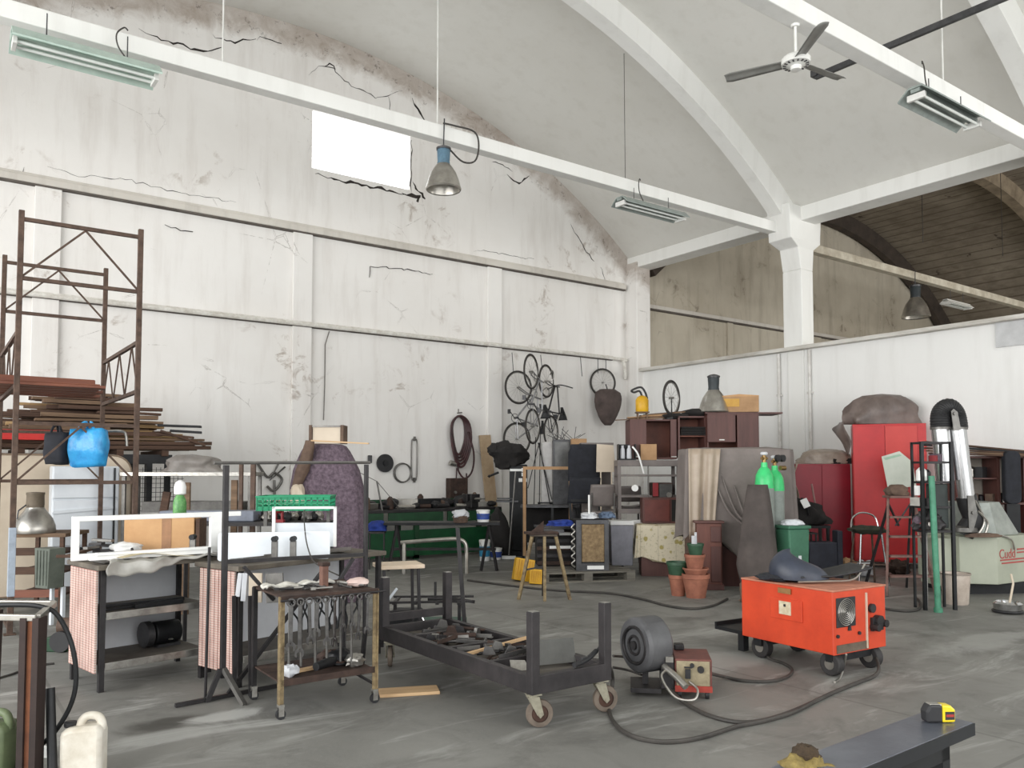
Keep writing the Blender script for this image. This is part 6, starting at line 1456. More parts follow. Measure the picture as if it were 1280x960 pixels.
pot('wide-rimmed terracotta pot stacked on the large terracotta pot', 868, 9.75, .25, .155, .10, m_terra)
pot('terracotta pot third in the right stack, below the green one', 867, 9.75, .33, .125, .18, m_terra)
pot('dark green pot crowning the right stack of pots', 868, 9.75, .49, .1, .15, m_gpot)
o = MB().bx(-.03, .0, -.02, .02, 0, .2).bx(.01, .03, -.01, .01, 0, .24).obj('white_stick', m_whitepan); put(o, (*pl(867, 9.75), .53)); tag(o, 'white stick standing in the green pot on top of the right stack', 'stick')
# ---- gas cylinders
m_gasg = mat('light_green_cylinder_paint', (70, 214, 128), (48, 180, 104), .35, 0, 5)
m_gasb = mat('grey_cylinder_body', (150, 158, 152), (120, 128, 122), .45, 0, 5)
m_brass = mat('dull_brass', (168, 140, 92), (120, 96, 62), .4, .8)
def cyl_(label, px, d, H_, r=.115, top=m_gasg, body=m_gasb, cloth=False):
    x, y = pl(px, d); t = thing('gas_cylinder', label, 'gas cylinder', (x, y, 0), 0, 'gas cylinders beside the covered wardrobe')
    MB().lathe([(r * .96, 0), (r, .02), (r, H_ - .32)], n=28).obj('body', body, t, smooth=True)
    MB().lathe([(r, H_ - .32), (r * .99, H_ - .25), (r * .9, H_ - .16), (r * .62, H_ - .09), (r * .36, H_ - .06), (r * .32, H_)], n=28).obj('shoulder', top, t, smooth=True)
    MB().tube([(0, 0, H_), (0, 0, H_ + .09)], .024, 12).tube([(-.05, 0, H_ + .05), (.05, 0, H_ + .05)], .02, 10).obj('valve', m_brass, t, smooth=True)
    MB().lathe([(.035, H_ + .09), (.045, H_ + .1), (.045, H_ + .12), (.03, H_ + .13)], n=16).obj('valve_wheel', m_whitepan, t)
    return t
c1 = cyl_('gas cylinder with bright green shoulder and brass valve, front one, wrapped in dark cloth', 955, 10.1, zz(578, 10.1))
c2 = cyl_('gas cylinder with green shoulder and grey body behind the front cylinder', 968, 10.35, zz(582, 10.35))
for a in (-.03, .07): MB().tube([(a, -.05, zz(573, 10.35)), (a, -.09, zz(573, 10.35))], .045, 18).obj('gauge', m_blk, c2, smooth=True)
MB().tube([(.02, -.07, zz(585, 10.35)), (.1, -.08, zz(585, 10.35))], .03, 12).obj('regulator', m_brass, c2, smooth=True)
x, y = pl(950, 9.75)
t = thing('dark_cloth_drape', 'dark smoke-grey cloth draped in a cone around the front gas cylinder', 'cloth', (x, y, 0), FC)
mb = MB(); rings = []; Hc = zz(606, 9.75)
for j in range(16):
    v = j / 15; z = .15 + (Hc - .15) * v; w_ = (.115 + .15 * (1 - v) ** .8) if v > .18 else .24 - (.18 - v) * .3
    rings.append([(-.02 * (1 - v) + (w_ * (1 + .07 * math.sin(a * 6 + 1) * (1 - v)) * math.cos(a)), .11 + .2 * w_ / .3 * math.sin(a) * (1 + .1 * math.sin(a * 5)) * .7, z) for a in [2 * PI * i / 48 for i in range(48)]])
mb.loft(rings, cap=False).obj('drape', mat('dark_taupe_cloth', (92, 84, 80), (62, 56, 54), .9, 0, 2, .2), t, smooth=True, ang=80, solid=.01)
bundle('brown_sack', 'brown crumpled sacking at the foot of the dark cone of cloth', *pl(946, 9.35), .01, .42, .26, .28, mat('brown_sacking', (128, 108, 92), (92, 76, 64), .9, 0, 5, .3), 14, amp=.35)
# green wheeled bin
def wbin(label, px, d, w_, h, m):
    x, y = pl(px, d); t = thing('green_bin', label, 'bin', (x, y, 0), FC + .3, None)
    MB().prism([(-w_ * .40, 0), (w_ * .40, 0), (w_ * .5, h), (-w_ * .5, h)], -w_ * .45, w_ * .45).obj('body', m, t, bevel=.02)
    MB().bx(-w_ * .54, w_ * .54, -w_ * .5, w_ * .5, h, h + .04).obj('rim', m, t, bevel=.01)
    MB().bx(-.02, .02, -w_ * .47, -w_ * .45, h * .4, h * .6).obj('sticker', m_whitepan, t)
    return t
m_bing = mat('bottle_green_plastic', (66, 118, 92), (46, 86, 66), .5, 0, 3)
wbin('tall bottle-green plastic bin right of the gas cylinders', 989, 10.0, .30, .80, m_bing)
o = MB().prism([(-.1, 0), (.1, 0), (.08, .28), (-.07, .3)], -.12, .12).obj('green_canister', mat('dark_olive_green', (70, 96, 74), (50, 72, 54), .6), bevel=.02); put(o, (*pl(942, 8.9), 0), FC); tag(o, 'dark green canister on the floor behind the orange welding machine', 'canister')
bundle('white_rag', 'white-grey rag heap in the tall green bin', *pl(989, 10.0), .842, .26, .2, .07, m_whitepan, 15, cat='rag')
# ================================================================== right side
m_redcab = mat('red_locker_enamel', (200, 42, 44), (176, 34, 38), .38, 0, 2)
m_redcab2 = mat('darker_crimson_enamel', (150, 26, 44), (122, 20, 36), .42, 0, 2)
m_redfade = mat('faded_red_enamel', (206, 66, 60), (190, 54, 50), .4, 0, 2)
x, y = pl(1066, 12.85)
t = thing('red_locker', 'tall bright red steel locker topped by a brown-grey plastic sheet', 'locker', (x, y, 0), FC + R(-20))
wl, hl = W(84, 12.7), zz(530, 12.75)
MB().bx(0, wl, 0, .5, .09, hl).obj('body', m_redcab, t, bevel=.006)
MB().bx(.01, wl * .44, -.02, -.002, .12, hl - .03).obj('door', m_redcab, t, bevel=.004)
d2 = MB().bx(wl * .445, wl * .88, -.02, -.002, .12, hl - .03).obj('door', m_redcab, t, bevel=.004)
MB().bx(wl * .45, wl * .875, -.023, -.019, hl * .70, hl - .04).obj('faded_area', m_redfade, d2)
mb = MB()
for k in range(6): mb.bx(wl * .9, wl * .985, -.006, -.0, hl * .66 + k * .09, hl * .66 + k * .09 + .05)
mb.obj('louvre', m_redfade, t)
MB().bx(0, .04, 0, .04, 0, .09).bx(wl - .04, wl, 0, .04, 0, .09).bx(0, .04, .46, .5, 0, .09).bx(wl - .04, wl, .46, .5, 0, .09).obj('foot', m_redcab2, t)
m_brsheet = mat('brown_grey_polythene', (122, 108, 102), (86, 76, 72), .4, 0, 4, .35)
o = bundle('polythene_sheet', 'brown-grey polythene sheet bundled over boxes on top of the tall red locker', *pl(1104, 12.95), hl + .004, 1.12, .45, .50, m_brsheet, 21, amp=.22)
mb = MB().grid(lambda u, v: (-.03 + .06 * math.sin(v * 5 + u * 3) - .02, -.1 + .45 * u, -.55 * (1 - v) * (.6 + .4 * math.sin(u * 3 + 1))), 8, 8)
o2 = mb.obj('sheet_tail', m_brsheet, o, solid=.006, smooth=True); put(o2, (-.56, .0, .06))
x, y = pl(990, 13.25)
t = thing('crimson_cupboard', 'wide low crimson steel cupboard left of the tall red locker', 'cupboard', (x, y, 0), FC + R(-3))
wl2, hl2 = W(71, 13.3), zz(580, 13.3)
MB().bx(0, wl2, 0, .5, .06, hl2).obj('body', m_redcab2, t, bevel=.006)
MB().bx(.01, wl2 * .5, -.016, -.001, .08, hl2 - .02).bx(wl2 * .505, wl2 - .01, -.016, -.001, .08, hl2 - .02).obj('door_pair', m_redcab2, t, bevel=.003)
MB().bx(0, wl2, .02, .48, 0, .06).obj('plinth', m_blacksteel, t)
o = bundle('polythene_sheet', 'pale grey-brown polythene sheet over boxes on the low crimson cupboard', *pl(1030, 13.45), hl2 + .004, .92, .44, .25, mat('pale_grey_brown_polythene', (164, 150, 136), (122, 110, 100), .4, 0, 4, .35), 23, amp=.22)
o = MB().bx(-.16, .2, -.05, .05, 0, .09).obj('dark_box', m_blackcl, bevel=.008); put(o, (*pl(1052, 13.3), hl2 + .003), FC); tag(o, 'dark small box at the right corner on top of the crimson cupboard', 'box')
mb = MB().grid(lambda u, v: (.04 * math.sin(v * 7) + .03 * u, -.12 + .2 * u, (hl2 - .75) * (v - 1) * (.8 + .2 * u)), 6, 12)
o = mb.obj('plastic_strip', m_film, solid=.005, smooth=True); put(o, (*pl(992, 13.2), hl2 + .004), FC); tag(o, 'crumpled plastic sheet hanging down the left edge of the crimson cupboard', 'sheet')
# clutter in front of crimson cupboard
x, y = pl(1006, 12.0)
o = bundle('black_bag_heap', 'heap of black bags in front of the crimson cupboard', x, y, .72, .5, .35, .36, m_blackcl, 25, cat='bags', amp=.5)
MB().bx(-.26, .3, -.16, .2, -.04, .0).bx(-.25, -.21, -.15, -.11, -.71, -.04).bx(.25, .29, -.15, -.11, -.71, -.04).bx(-.25, -.21, .15, .19, -.71, -.04).bx(.25, .29, .15, .19, -.71, -.04).obj('support_table', m_blacksteel, o)
o = MB().bx(-.05, .05, -.006, .006, 0, .13).obj('white_card', m_whitealu); put(o, (*pl(1008, 11.75), .98), FC, R(-15), R(-22)); tag(o, 'small white card tilted on the black bag heap', 'card')
MB().tube([(0, .01, 0), (0, .12, -.1)], .012, 6).obj('clip', m_blk, o)
t = thing('broom', 'broom with a pinkish wooden handle leaning against the crimson cupboard', 'broom', (*pl(1030, 12.2), 0), FC)
MB().tube([(0, 0, .1), (-.12, .2, zz(605, 12.3))], .016, 8).obj('handle', mat('pinkish_wood', (160, 120, 116), (130, 94, 90), .6), t, smooth=True)
MB().bx(-.14, .14, -.04, .05, .02, .1).obj('brush', m_blackcloth, t, bevel=.01)
o = MB().bx(-.2, .2, -.15, .15, 0, .5).bx(.22, .3, -.1, .1, 0, .66).obj('dark_blue_case', mat('dark_slate_blue', (52, 54, 68), (34, 36, 48), .6), bevel=.015); put(o, (*pl(1022, 11.6), 0), FC); tag(o, 'dark slate-blue case standing on the floor in front of the crimson cupboard', 'case')
t = thing('wire_side_table', 'small table with thin dark frame and brown drawer behind the green bin', 'table', (*pl(1003, 11.75), 0), FC)
MB().bx(-.16, .16, -.12, .12, .60, .62).obj('top', m_darkst, t)
for a in (-.14, .14):
    for b in (-.1, .1): MB().bx(a - .012, a + .012, b - .012, b + .012, 0, .6).obj('leg', m_darkst, t)
MB().bx(-.14, -.0, -.1, .1, .25, .58).obj('drawer', m_card2, t)
bundle('pale_rag', 'pale rag lying on the small dark framed table beside the green bin', *pl(1000, 11.7), .622, .16, .12, .07, m_beige, 26, cat='rag')
# chrome stool
x, y = pl(1082, 10.85)
t = thing('chrome_stool', 'chrome-legged stool with low curved back and dark ragged seat before the red locker', 'stool', (x, y, 0), FC)
hs_ = .72
MB().blob((0, 0, hs_), (.46, .42, .12), 31, .35, 2.4).obj('seat', mat('dark_olive_cushion', (56, 58, 44), (34, 36, 28), .9, 0, 9, .4), t, smooth=True)
for a, b in ((-.17, -.15), (.17, -.15), (-.15, .17), (.15, .17)): MB().tube([(a * .8, b * .8, hs_ - .05), (a * 1.15, b * 1.15, 0)], .014, 8).obj('leg', m_chrome if b < 0 else m_rust, t, smooth=True)
MB().tube(smooth_path([(-.17, .1, hs_), (-.14, .14, hs_ + .14), (0, .17, hs_ + .22), (.16, .14, hs_ + .17), (.2, .1, hs_ + .0)], 5), .012, 8).obj('back_hoop', m_chrome, t, smooth=True)
MB().bar((-.18, -.16, .28), (.18, -.16, .28), .016).bar((-.16, .18, .28), (.16, .18, .28), .016).obj('footrest', m_rust, t)
# step ladder
x, y = pl(1124, 10.1)
t = thing('step_ladder', 'rusty brown folding stepladder open in front of the tall red locker', 'ladder', (x, y, 0), FC)
hz = zz(622, 10.2); m_lad = mat('rusty_pink_brown_steel', (134, 104, 96), (92, 70, 64), .7, .2, 12)
for sg in (-1, 1):
    MB().bar((sg * .15, .0, hz), (sg * .3 - .02, -.28, 0), .028, .045).obj('front_rail', m_lad, t)
    MB().bar((sg * .14, .03, hz - .1), (sg * .27, .45, 0), .026).obj('rear_leg', m_darkst, t)
for k in range(4):
    f = (k + 1) / 5; z = hz * (1 - f); MB().bx(-(.15 + .14 * f), .15 + .13 * f, -.28 * f - .05, -.28 * f + .06, z - .012, z + .012).obj('step', m_lad, t)
MB().bx(-.17, .17, -.1, .12, hz, hz + .03).obj('top_step', m_lad, t, bevel=.004)
MB().bar((-.15, .02, hz - .05), (.02, .1, hz - .35), .02).bar((.15, .02, hz - .05), (-.02, .1, hz - .35), .02).obj('spreader', m_darkst, t)
t = bundle('ladder_clutter', 'dark rag with brown pouch lying on the top of the stepladder', x - .03, y + .02, hz + .032, .26, .2, .14, m_olive, 27, cat='rag', amp=.4)
o = MB().lathe([(.05, 0), (.055, .02), (.055, .12)], n=16).obj('white_cup', m_whitealu, smooth=True); put(o, (*pl(1143, 10.15), hz + .032)); tag(o, 'white cup standing on the top right of the stepladder', 'cup')
o = MB().prism([(.02, 0), (.36, .0), (.36, .30), (.22, .46), (.0, .42)], 0, .004).obj('paper_poster', mat('pale_printed_paper', (222, 226, 216), (196, 204, 190), .8, 0, 3)); p = pl(1107, 12.3); put(o, (*p, zz(612, 12.3)), FC - .04, 0, R(-7)); tag(o, 'pale paper sheet with torn lower corner stuck on the red locker door', 'paper')
o.scale = (1.25, 1, 1.2)
MB().prism([(.04, .37), (.24, .40), (.22, .425), (.02, .40)], -.003, -.001).obj('printed_band', mat('pale_green_print', (176, 206, 184), (156, 190, 168), .8), o)
# dark rack of uprights with green pole in front
x, y = pl(1152, 8.85)
t = thing('tall_open_rack', 'tall black open rack full of small goods beside the silver fume ducts', 'rack', (x, y, 0), FC + R(3))
hr = zz(552, 8.85); wr = W(38, 8.85)
for a in (0, wr): MB().bx(a - .017, a + .017, -.017, .017, 0, hr).obj('upright', m_blacksteel, t)
for a in (0, wr): MB().bx(a - .011, a + .011, .185, .21, 0, hr).obj('upright', m_blacksteel, t)
for z in (hr - .012, zz(578, 8.85), zz(603, 8.85), zz(634, 8.85), zz(664, 8.85)):
    MB().bx(0, wr, 0, .2, z - .012, z + .012).obj('shelf', m_darkst, t)
MB().bx(wr * .42, wr - .03, .03, .18, zz(660, 8.85), zz(605, 8.85)).obj('dark_box', mat('dark_green_grey_box', (52, 60, 58), (36, 42, 40), .6), t, bevel=.005)
random.seed(41)
for k in range(14):
    lv = [578, 603, 634, 664][k % 4]; xx = random.uniform(-.0, .12) + (.12 if lv == 578 else 0); s_ = random.uniform(.03, .06); z = zz(lv, 8.85) + .013
    m = [m_redp, m_whitealu, m_darkst, m_lampalu, m_purple, m_blk, m_whitepan][k % 7]
    q = MB().lathe([(s_ * .8, 0), (s_, .01), (s_ * .95, s_ * 2), (s_ * .4, s_ * 2.6)], n=14) if k % 2 else MB().bx(-s_, s_, -s_, s_, 0, s_ * 1.7)
    o = q.obj('small_can' if k % 2 else 'small_carton', m, smooth=bool(k % 2)); p = Mx((x, y, 0), rz=FC + R(3)) @ Vector((xx, .05 + .035 * (k // 4), z)); put(o, tuple(p))
    nm = ['red', 'white', 'dark grey', 'silver', 'mauve', 'black', 'off-white'][k % 7]
    tag(o, f"small {nm} {'can' if k % 2 else 'carton'} on the {['upper', 'second', 'third', 'lowest'][k % 4]} shelf of the tall open rack", 'can' if k % 2 else 'carton', 'small goods on the tall open rack')
o = MB().tube([(0, 0, 0), (.0, 0, 1.45)], .032, 12).tube([(0, 0, 0), (0, 0, .05)], .045, 12).obj('green_pole', mat('sea_green_painted_pipe', (78, 148, 118), (52, 108, 84), .5, 0, 8), smooth=True)
put(o, (*pl(1168, 8.72), 0), 0, R(-2), R(1)); tag(o, 'sea-green steel pole standing in front of the tall open rack', 'pole')
o = MB().bx(-.02, .02, -.02, .02, 0, 1.2).obj('grey_bar', m_greyst); put(o, (*pl(1152, 9.0), .0), FC, R(-6), R(4)); tag(o, 'rusty grey bar leaning left of the green pole', 'bar')
o = bundle('pole_clutter', 'tangle of dark tools on the lowest rack shelf beside the green pole', *pl(1158, 8.95), zz(664, 8.85) + .02, .26, .18, .2, m_darkst, 28, cat='tools', amp=.7)
# fume extraction arm
x, y = pl(1190, 9.9)
t = thing('fume_extraction_arm', 'folded fume extraction arm with two silver ducts and a black rubber elbow', 'extraction arm', (x, y, 0), FC)
d_ = 9.9
zp = lambda py: zz(py, d_); xp = lambda px: W(px - 1190, d_)
MB().tube([(xp(1176), 0, zp(534)), (xp(1181), 0, zp(601))], .105, 28).obj('left_duct', m_alu, t, smooth=True)
MB().tube([(xp(1196.5), -.02, zp(534)), (xp(1205), -.02, zp(622))], .095, 28).obj('right_duct', m_alu, t, smooth=True)
for px, py in ((1176, 534), (1196.5, 534)): MB().tube([(xp(px), -.01, zp(py + 3)), (xp(px), -.01, zp(py))], .118, 28).obj('collar', m_greyst, t, smooth=True)
pts = [(xp(1177), 0, zp(536)), (xp(1177), 0, zp(522)), (xp(1180), 0, zp(514)), (xp(1187), 0, zp(510)), (xp(1193), 0, zp(515)), (xp(1196), 0, zp(523)), (xp(1197), -.01, zp(536))]
sp = smooth_path(pts, 10); MB().tube(sp, [.115 + .006 * (i % 2) for i in range(len(sp))], 24).obj('rubber_elbow', m_blk, t, smooth=True, ang=20)
MB().prism([(xp(1182), zp(515)), (xp(1185), zp(512)), (xp(1190), zp(516)), (xp(1193.5), zp(538)), (xp(1184.5), zp(539))], -.15, -.135).tube([(xp(1186), -.17, zp(518)), (xp(1186), -.13, zp(518))], .02, 12).obj('hinge_plate', m_greyst, t)
MB().prism([(xp(1200), zp(619)), (xp(1208), zp(619)), (xp(1212), zp(642)), (xp(1206), zp(662)), (xp(1201), zp(662))], -.14, -.125).tube([(xp(1206), -.16, zp(640)), (xp(1206), -.12, zp(640))], .02, 12).obj('lower_hinge_plate', m_greyst, t)
MB().tube(smooth_path([(xp(1206), 0, zp(620)), (xp(1209), 0, zp(632)), (xp(1214), 0, zp(648)), (xp(1208), .02, zp(660)), (xp(1204), .04, zp(668))], 8), .115, 24).obj('lower_rubber_elbow', m_blk, t, smooth=True)
MB().lathe([(.11, 0), (.14, .01), (.14, .06), (.1, .08)], c=(xp(1203), .0, zp(665)), n=28).obj('flange', m_greyst, t, smooth=True)
MB().tube(smooth_path([(xp(1210), -.12, zp(625)), (xp(1222), -.1, zp(648)), (xp(1216), -.1, zp(664)), (xp(1208), -.1, zp(668))], 6), .014, 6).tube(smooth_path([(xp(1213), -.12, zp(638)), (xp(1226), -.1, zp(652)), (xp(1222), -.1, zp(668))], 6), .014, 6).obj('flexible_ring', m_lampalu, t)
# beige filter unit
x, y = pl(1196, 9.9)
t = thing('filter_unit', 'big beige and grey metal filter cabinet with faded red lettering at the right edge', 'filter unit', (x, y, 0), FC + R(4))
m_cream = mat('greenish_cream_enamel', (178, 182, 164), (160, 164, 148), .45, 0, 2)
m_galv = mat('galvanised_sheet', (166, 170, 164), (132, 138, 132), .45, .3, 6)
ht = zz(670, 9.9); hb0 = .14
poly = [(-.0, .25), (-.0, .0), (.40, -.12), (1.15, .25), (1.15, .9), (-.0, .9)]
rb = [(a, b, hb0) for a, b in poly]; rt = [(a, b, ht) for a, b in poly]
MB().loft([rb, rt]).obj('lower_body', m_cream, t, bevel=.01)
p2_ = [(.20, .25), (.22, .14), (.5, .02), (.95, .25), (.95, .8), (.2, .8)]; p3_ = [(.1, .3), (.14, .2), (.46, .1), (.72, .28), (.72, .7), (.1, .7)]
hh2 = zz(628, 10.0)
MB().loft([[(a, b, ht + .001) for a, b in p2_], [(a, b, hh2) for a, b in p3_]]).obj('hood', m_galv, t, bevel=.008)
MB().bx(-.2, -.01, .1, .5, .1, ht - .03).obj('side_box', m_cream, t, bevel=.01)
MB().bx(.0, .9, .1, .8, 0, hb0).obj('plinth', m_blacksteel, t)
dirv = Vector((1.15 - .40, .25 + .12, 0)).normalized()
ca_ = math.atan2(dirv.y, dirv.x)
m_redtext = mat('faded_red_lettering', (182, 74, 70), (164, 84, 80), .6)
def lettering(s, size, off, z, par, m, name='lettering'):
    cu = bpy.data.curves.new(name, 'FONT'); cu.body = s; cu.size = size; cu.extrude = .0015; cu.materials.append(m)
    ob = bpy.data.objects.new(name, cu); COL.objects.link(ob)
    dg = bpy.context.evaluated_depsgraph_get(); me = bpy.data.meshes.new_from_object(ob.evaluated_get(dg)); COL.objects.unlink(ob); bpy.data.objects.remove(ob)
    me.name = name; o = bpy.data.objects.new(name, me); COL.objects.link(o); o.parent = par
    q = Vector((.40, -.12, 0)) + dirv * off + Vector((dirv.y, -dirv.x, 0)) * .003
    o.location = (q.x, q.y, z); o.rotation_euler = (R(90), 0, ca_)
    return o
lettering('Cudd', .16, .03, zz(698, 9.8), t, m_redtext)
mb = MB(); Mt = Mx((.40, -.12, 0), rz=ca_)
for k, (a, b, z) in enumerate(((.42, .72, zz(689, 9.8)), (.42, .72, zz(693, 9.8)), (.05, .72, zz(701, 9.8)), (.08, .6, zz(705, 9.8)))): mb.bx(a, b, -.004, -.001, z, z + .018, Mt)
mb.obj('faded_stripe', m_redtext, t)
MB().tube(smooth_path([(.12, .1, ht + .02), (.3, -.02, ht + .03), (.44, -.1, ht + .02), (.64, -.03, ht - .04), (.70, .0, ht - .16)], 6), .012, 6).obj('hose', m_lampalu, t, smooth=True)
o = bundle('dirty_rag', 'dark dirty rag lying along the ledge of the filter cabinet', *pl(1226, 9.75), ht + .003, .4, .12, .05, m_olive, 29, cat='rag')
# white bucket, shiny pan
x, y = pl(1190, 9.28)
t = thing('white_bucket', 'tall dirty white plastic bucket standing by the filter cabinet', 'bucket', (x, y, 0), 0)
MB().lathe([(.125, 0), (.13, .01), (.155, .34), (.15, .345), (.12, .02)], n=28, caps=False).lathe([(.125, 0), (.001, .001)], n=28, caps=False).obj('body', mat('dirty_cream_plastic', (216, 204, 192), (176, 160, 146), .5, 0, 6), t, smooth=True)
MB().lathe([(.155, .33), (.163, .335), (.163, .35), (.152, .35)], n=28, caps=False).obj('rim', mat('dirty_rim', (170, 158, 146)), t)
x, y = pl(1254, 8.7)
t = thing('steel_pan', 'shiny steel pan with a brush handle on the floor before the filter cabinet', 'pan', (x, y, 0), 0)
MB().lathe([(.10, 0), (.13, .02), (.14, .10), (.11, .12), (.10, .1), (.09, .03)], n=28, caps=False).lathe([(.10, 0.0), (.001, .001)], n=28, caps=False).obj('bowl', m_chrome, t, smooth=True)
MB().torus(.14, .012, 28, 8, Mx((0, 0, .02))).obj('ring', m_blk, t)
MB().tube([(.04, 0, .08), (.1, -.02, .3), (.1, 0, .4)], .012, 8).obj('handle', m_beige, t)
# brown shelf unit behind with clutter
x, y = pl(1208, 11.2)
t = thing('brown_shelf_unit', 'open brown shelf unit crowded with tools behind the filter cabinet', 'shelf unit', (x, y, 0), FC)
ws, z0_, z1_ = W(75, 11.2), zz(628, 11.2), zz(570, 11.2)
MB().bx(-.1, ws, 0, .4, z0_ - .03, z0_).bx(-.1, ws, 0, .4, z1_ - .03, z1_).bx(0, ws * .55, 0, .35, (z0_ + z1_) / 2, (z0_ + z1_) / 2 + .02).bx(ws * .5, ws * .55, 0, .35, z0_, z1_).obj('shelf', m_brown, t)
MB().bx(-.1, ws, .38, .4, z0_, z1_).obj('back', mat('pale_back_board', (186, 178, 166), (160, 150, 140), .8), t)
for a in (-.08, ws - .05): MB().bx(a, a + .05, 0, .4, 0, z1_).obj('upright', m_brown, t)
random.seed(52)
for k in range(18):
    lower = k % 2; xx = .0 + (ws - .12) * (k / 17); zb_ = z0_ if (lower or xx > ws * .5) else (z0_ + z1_) / 2 + .02
    s_ = random.uniform(.04, .07); m = [m_blk, m_darkst, m_whitepan, m_olive, m_lampalu, m_redp][k % 6]
    q = [MB().bx(-s_, s_, -.05, .05, 0, s_ * 2.2), MB().lathe([(s_ * .8, 0), (s_, .01), (s_, s_ * 1.8), (s_ * .4, s_ * 2.3)], n=14), MB().blob((0, 0, s_), (s_ * 2.6, s_ * 2, s_ * 2), k, .5, 2, 12, 8)][k % 3]
    o = q.obj(['shelf_box', 'shelf_can', 'shelf_tool'][k % 3], m, smooth=k % 3 > 0); put(o, tuple(Mx((x, y, 0), rz=FC) @ Vector((xx, .1 + .1 * (k % 3), zb_ + .001))))
    nm = ['black', 'dark grey', 'white', 'brown', 'silver', 'red'][k % 6]
    tag(o, f"{nm} {['box', 'can', 'lumpy tool'][k % 3]} in the brown shelf unit behind the filter cabinet", ['box', 'can', 'tool'][k % 3], 'goods in the brown shelf unit')
for k in range(4):
    o = MB().tube([(0, 0, 0), (.12 - .05 * k, 0, .48)], .018, 7).obj('leaning_tube', [m_brightst, m_brown, m_greyst, m_whitealu][k]); put(o, tuple(Mx((x, y, 0), rz=FC) @ Vector((ws * .62 + .07 * k, .03, z0_ + .002))), FC, 0, R(-14)); tag(o, ['bright tube leaning in the right bay of the brown shelf unit', 'brown stick leaning in the right bay of the brown shelf unit', 'grey tube leaning in the right bay of the brown shelf unit', 'white tube leaning in the right bay of the brown shelf unit'][k], 'tube', 'tubes in the brown shelf unit')
o = MB().prism([(a, b) for a, b in rrect(.22, .72, .08)], 0, .1).obj('black_suitcase', m_blackcloth, bevel=.02); put(o, (*pl(1256, 11.0), zz(630, 11.0)), FC); tag(o, 'black rounded case standing at the right end of the brown shelf unit', 'case')
MB().bx(.02, .2, .02, .08, -zz(630, 11.0), 0).obj('support', m_blacksteel, o)
for k in range(5):
    L = 1.4 + .2 * k; o = MB().bx(-L / 2, L / 2, -.05, .05, 0, .02).obj('old_board', [m_wood3, m_wood1, m_wood3, m_blacksteel, m_wood3][k]); put(o, (*pl(1228 + 4 * k, 11.1), z1_ + .002 + .022 * k), FC - .05 + .06 * k, 0, R(2 + .6 * k)); tag(o, 'dark old board in the bunch lying on the brown shelf unit', 'board', 'old boards on the brown shelf unit')
o = MB().bx(0, .42, 0, .02, 0, 1.6).obj('pale_blue_panel', mat('pale_blue_painted_board', (196, 208, 212), (176, 190, 196), .6, 0, 2)); put(o, (*pl(1264, 11.6), .0), FC); tag(o, 'pale blue panel standing at the right edge behind the filter cabinet', 'panel')
# things on floor near locker
for k, (px, py, w_, m, lb) in enumerate(((1057, 703, .3, m_card2, 'torn cardboard piece on the floor below the locker, left'), (1120, 745, .5, m_rustd, 'rusty brown box on the floor behind the stepladder'), (1078, 716, .28, m_whitepan, 'white rag on the floor behind the welding mask'))):
    o = MB().blob((0, 0, .1), (w_, .25, .22), 60 + k, .4, 2).obj(['cardboard_piece', 'rusty_box', 'floor_rag'][k], m, smooth=True); put(o, (*pl(px, 11.9 - k * .1), .012)); tag(o, lb, ['cardboard', 'box', 'rag'][k])
# ================================================================== orange welding machine
m_or = mat('orange_red_enamel', (212, 74, 42), (186, 60, 34), .4, 0, 4)
ax_, ay_ = pl(1037, 5.95)
t = thing('welding_machine', 'big orange-red welding power source on wheels with a welding mask on top', 'welding machine', (ax_, ay_, 0), R(-4))
WW, WD, zb_, zt_ = .62, .86, .165, .62
body = MB().bx(0, WW, 0, WD, zb_, zt_).obj('casing', m_or, t, bevel=.006)
MB().bx(-.008, WW + .008, -.012, WD, zt_, zt_ + .014).obj('top_cover', mat('dusty_orange_top', (196, 132, 106), (156, 98, 78), .7, 0, 6), t, bevel=.004)
MB().bx(-.004, WW, -.006, .0, zb_, zt_).obj('front_panel', m_or, t, bevel=.003)
MB().bx(.03, .25, -.014, -.005, .36, .575).obj('grille_frame', m_blk, t, bevel=.006)
mb = MB()
for k in range(7): mb.torus(.012 + .014 * k, .003, 24, 5, Mx((.14, -.016, .468), R(90)))
mb.obj('fan_grille', m_lampalu, t)
MB().bx(.03, .40, -.012, -.005, .175, .235).obj('maker_plate', mat('grey_rating_plate', (120, 106, 92), (88, 78, 68), .5, .3, 20), t)
MB().bx(.375, .383, -.02, -.005, .18, .59).obj('white_conduit', m_beige, t)
MB().tube([(.44, -.03, .47), (.44, -.005, .47)], .034, 16).obj('knob', m_blk, t)
mb = MB().tube([(.50, -.05, .37), (.50, -.005, .37)], .045, 16).tube([(.45, -.07, .33), (.45, -.005, .33)], .028, 12).tube([(.56, -.06, .35), (.56, -.005, .35)], .028, 12).bx(.43, .56, -.03, -.005, .3, .4)
mb.obj('socket', m_darkst, t)
for a in (.04, .29): MB().tube([(a, -.02, .30), (a, -.005, .30)], .013, 10).obj('switch', m_blk, t)
MB().prism([(.16, .33), (.19, .33), (.175, .40)], -.02, -.006).obj('switch', m_blk, t)
MB().bx(-.01, -.002, .26, .56, .36, .52).obj('side_hatch', m_or, t, bevel=.003)
MB().bx(-.016, -.01, .36, .47, .40, .5).obj('warning_label', mat('cream_label', (214, 204, 180), (180, 164, 130), .6, 0, 30), t)
MB().bx(-.018, -.0155, .405, .425, .46, .48).obj('warning_mark', m_blk, t)
MB().bx(-.014, -.008, .36, .48, .56, .60).obj('name_plate', mat('tarnished_brass_plate', (168, 128, 84), (130, 96, 60), .5, .4, 20), t)
mb = MB()
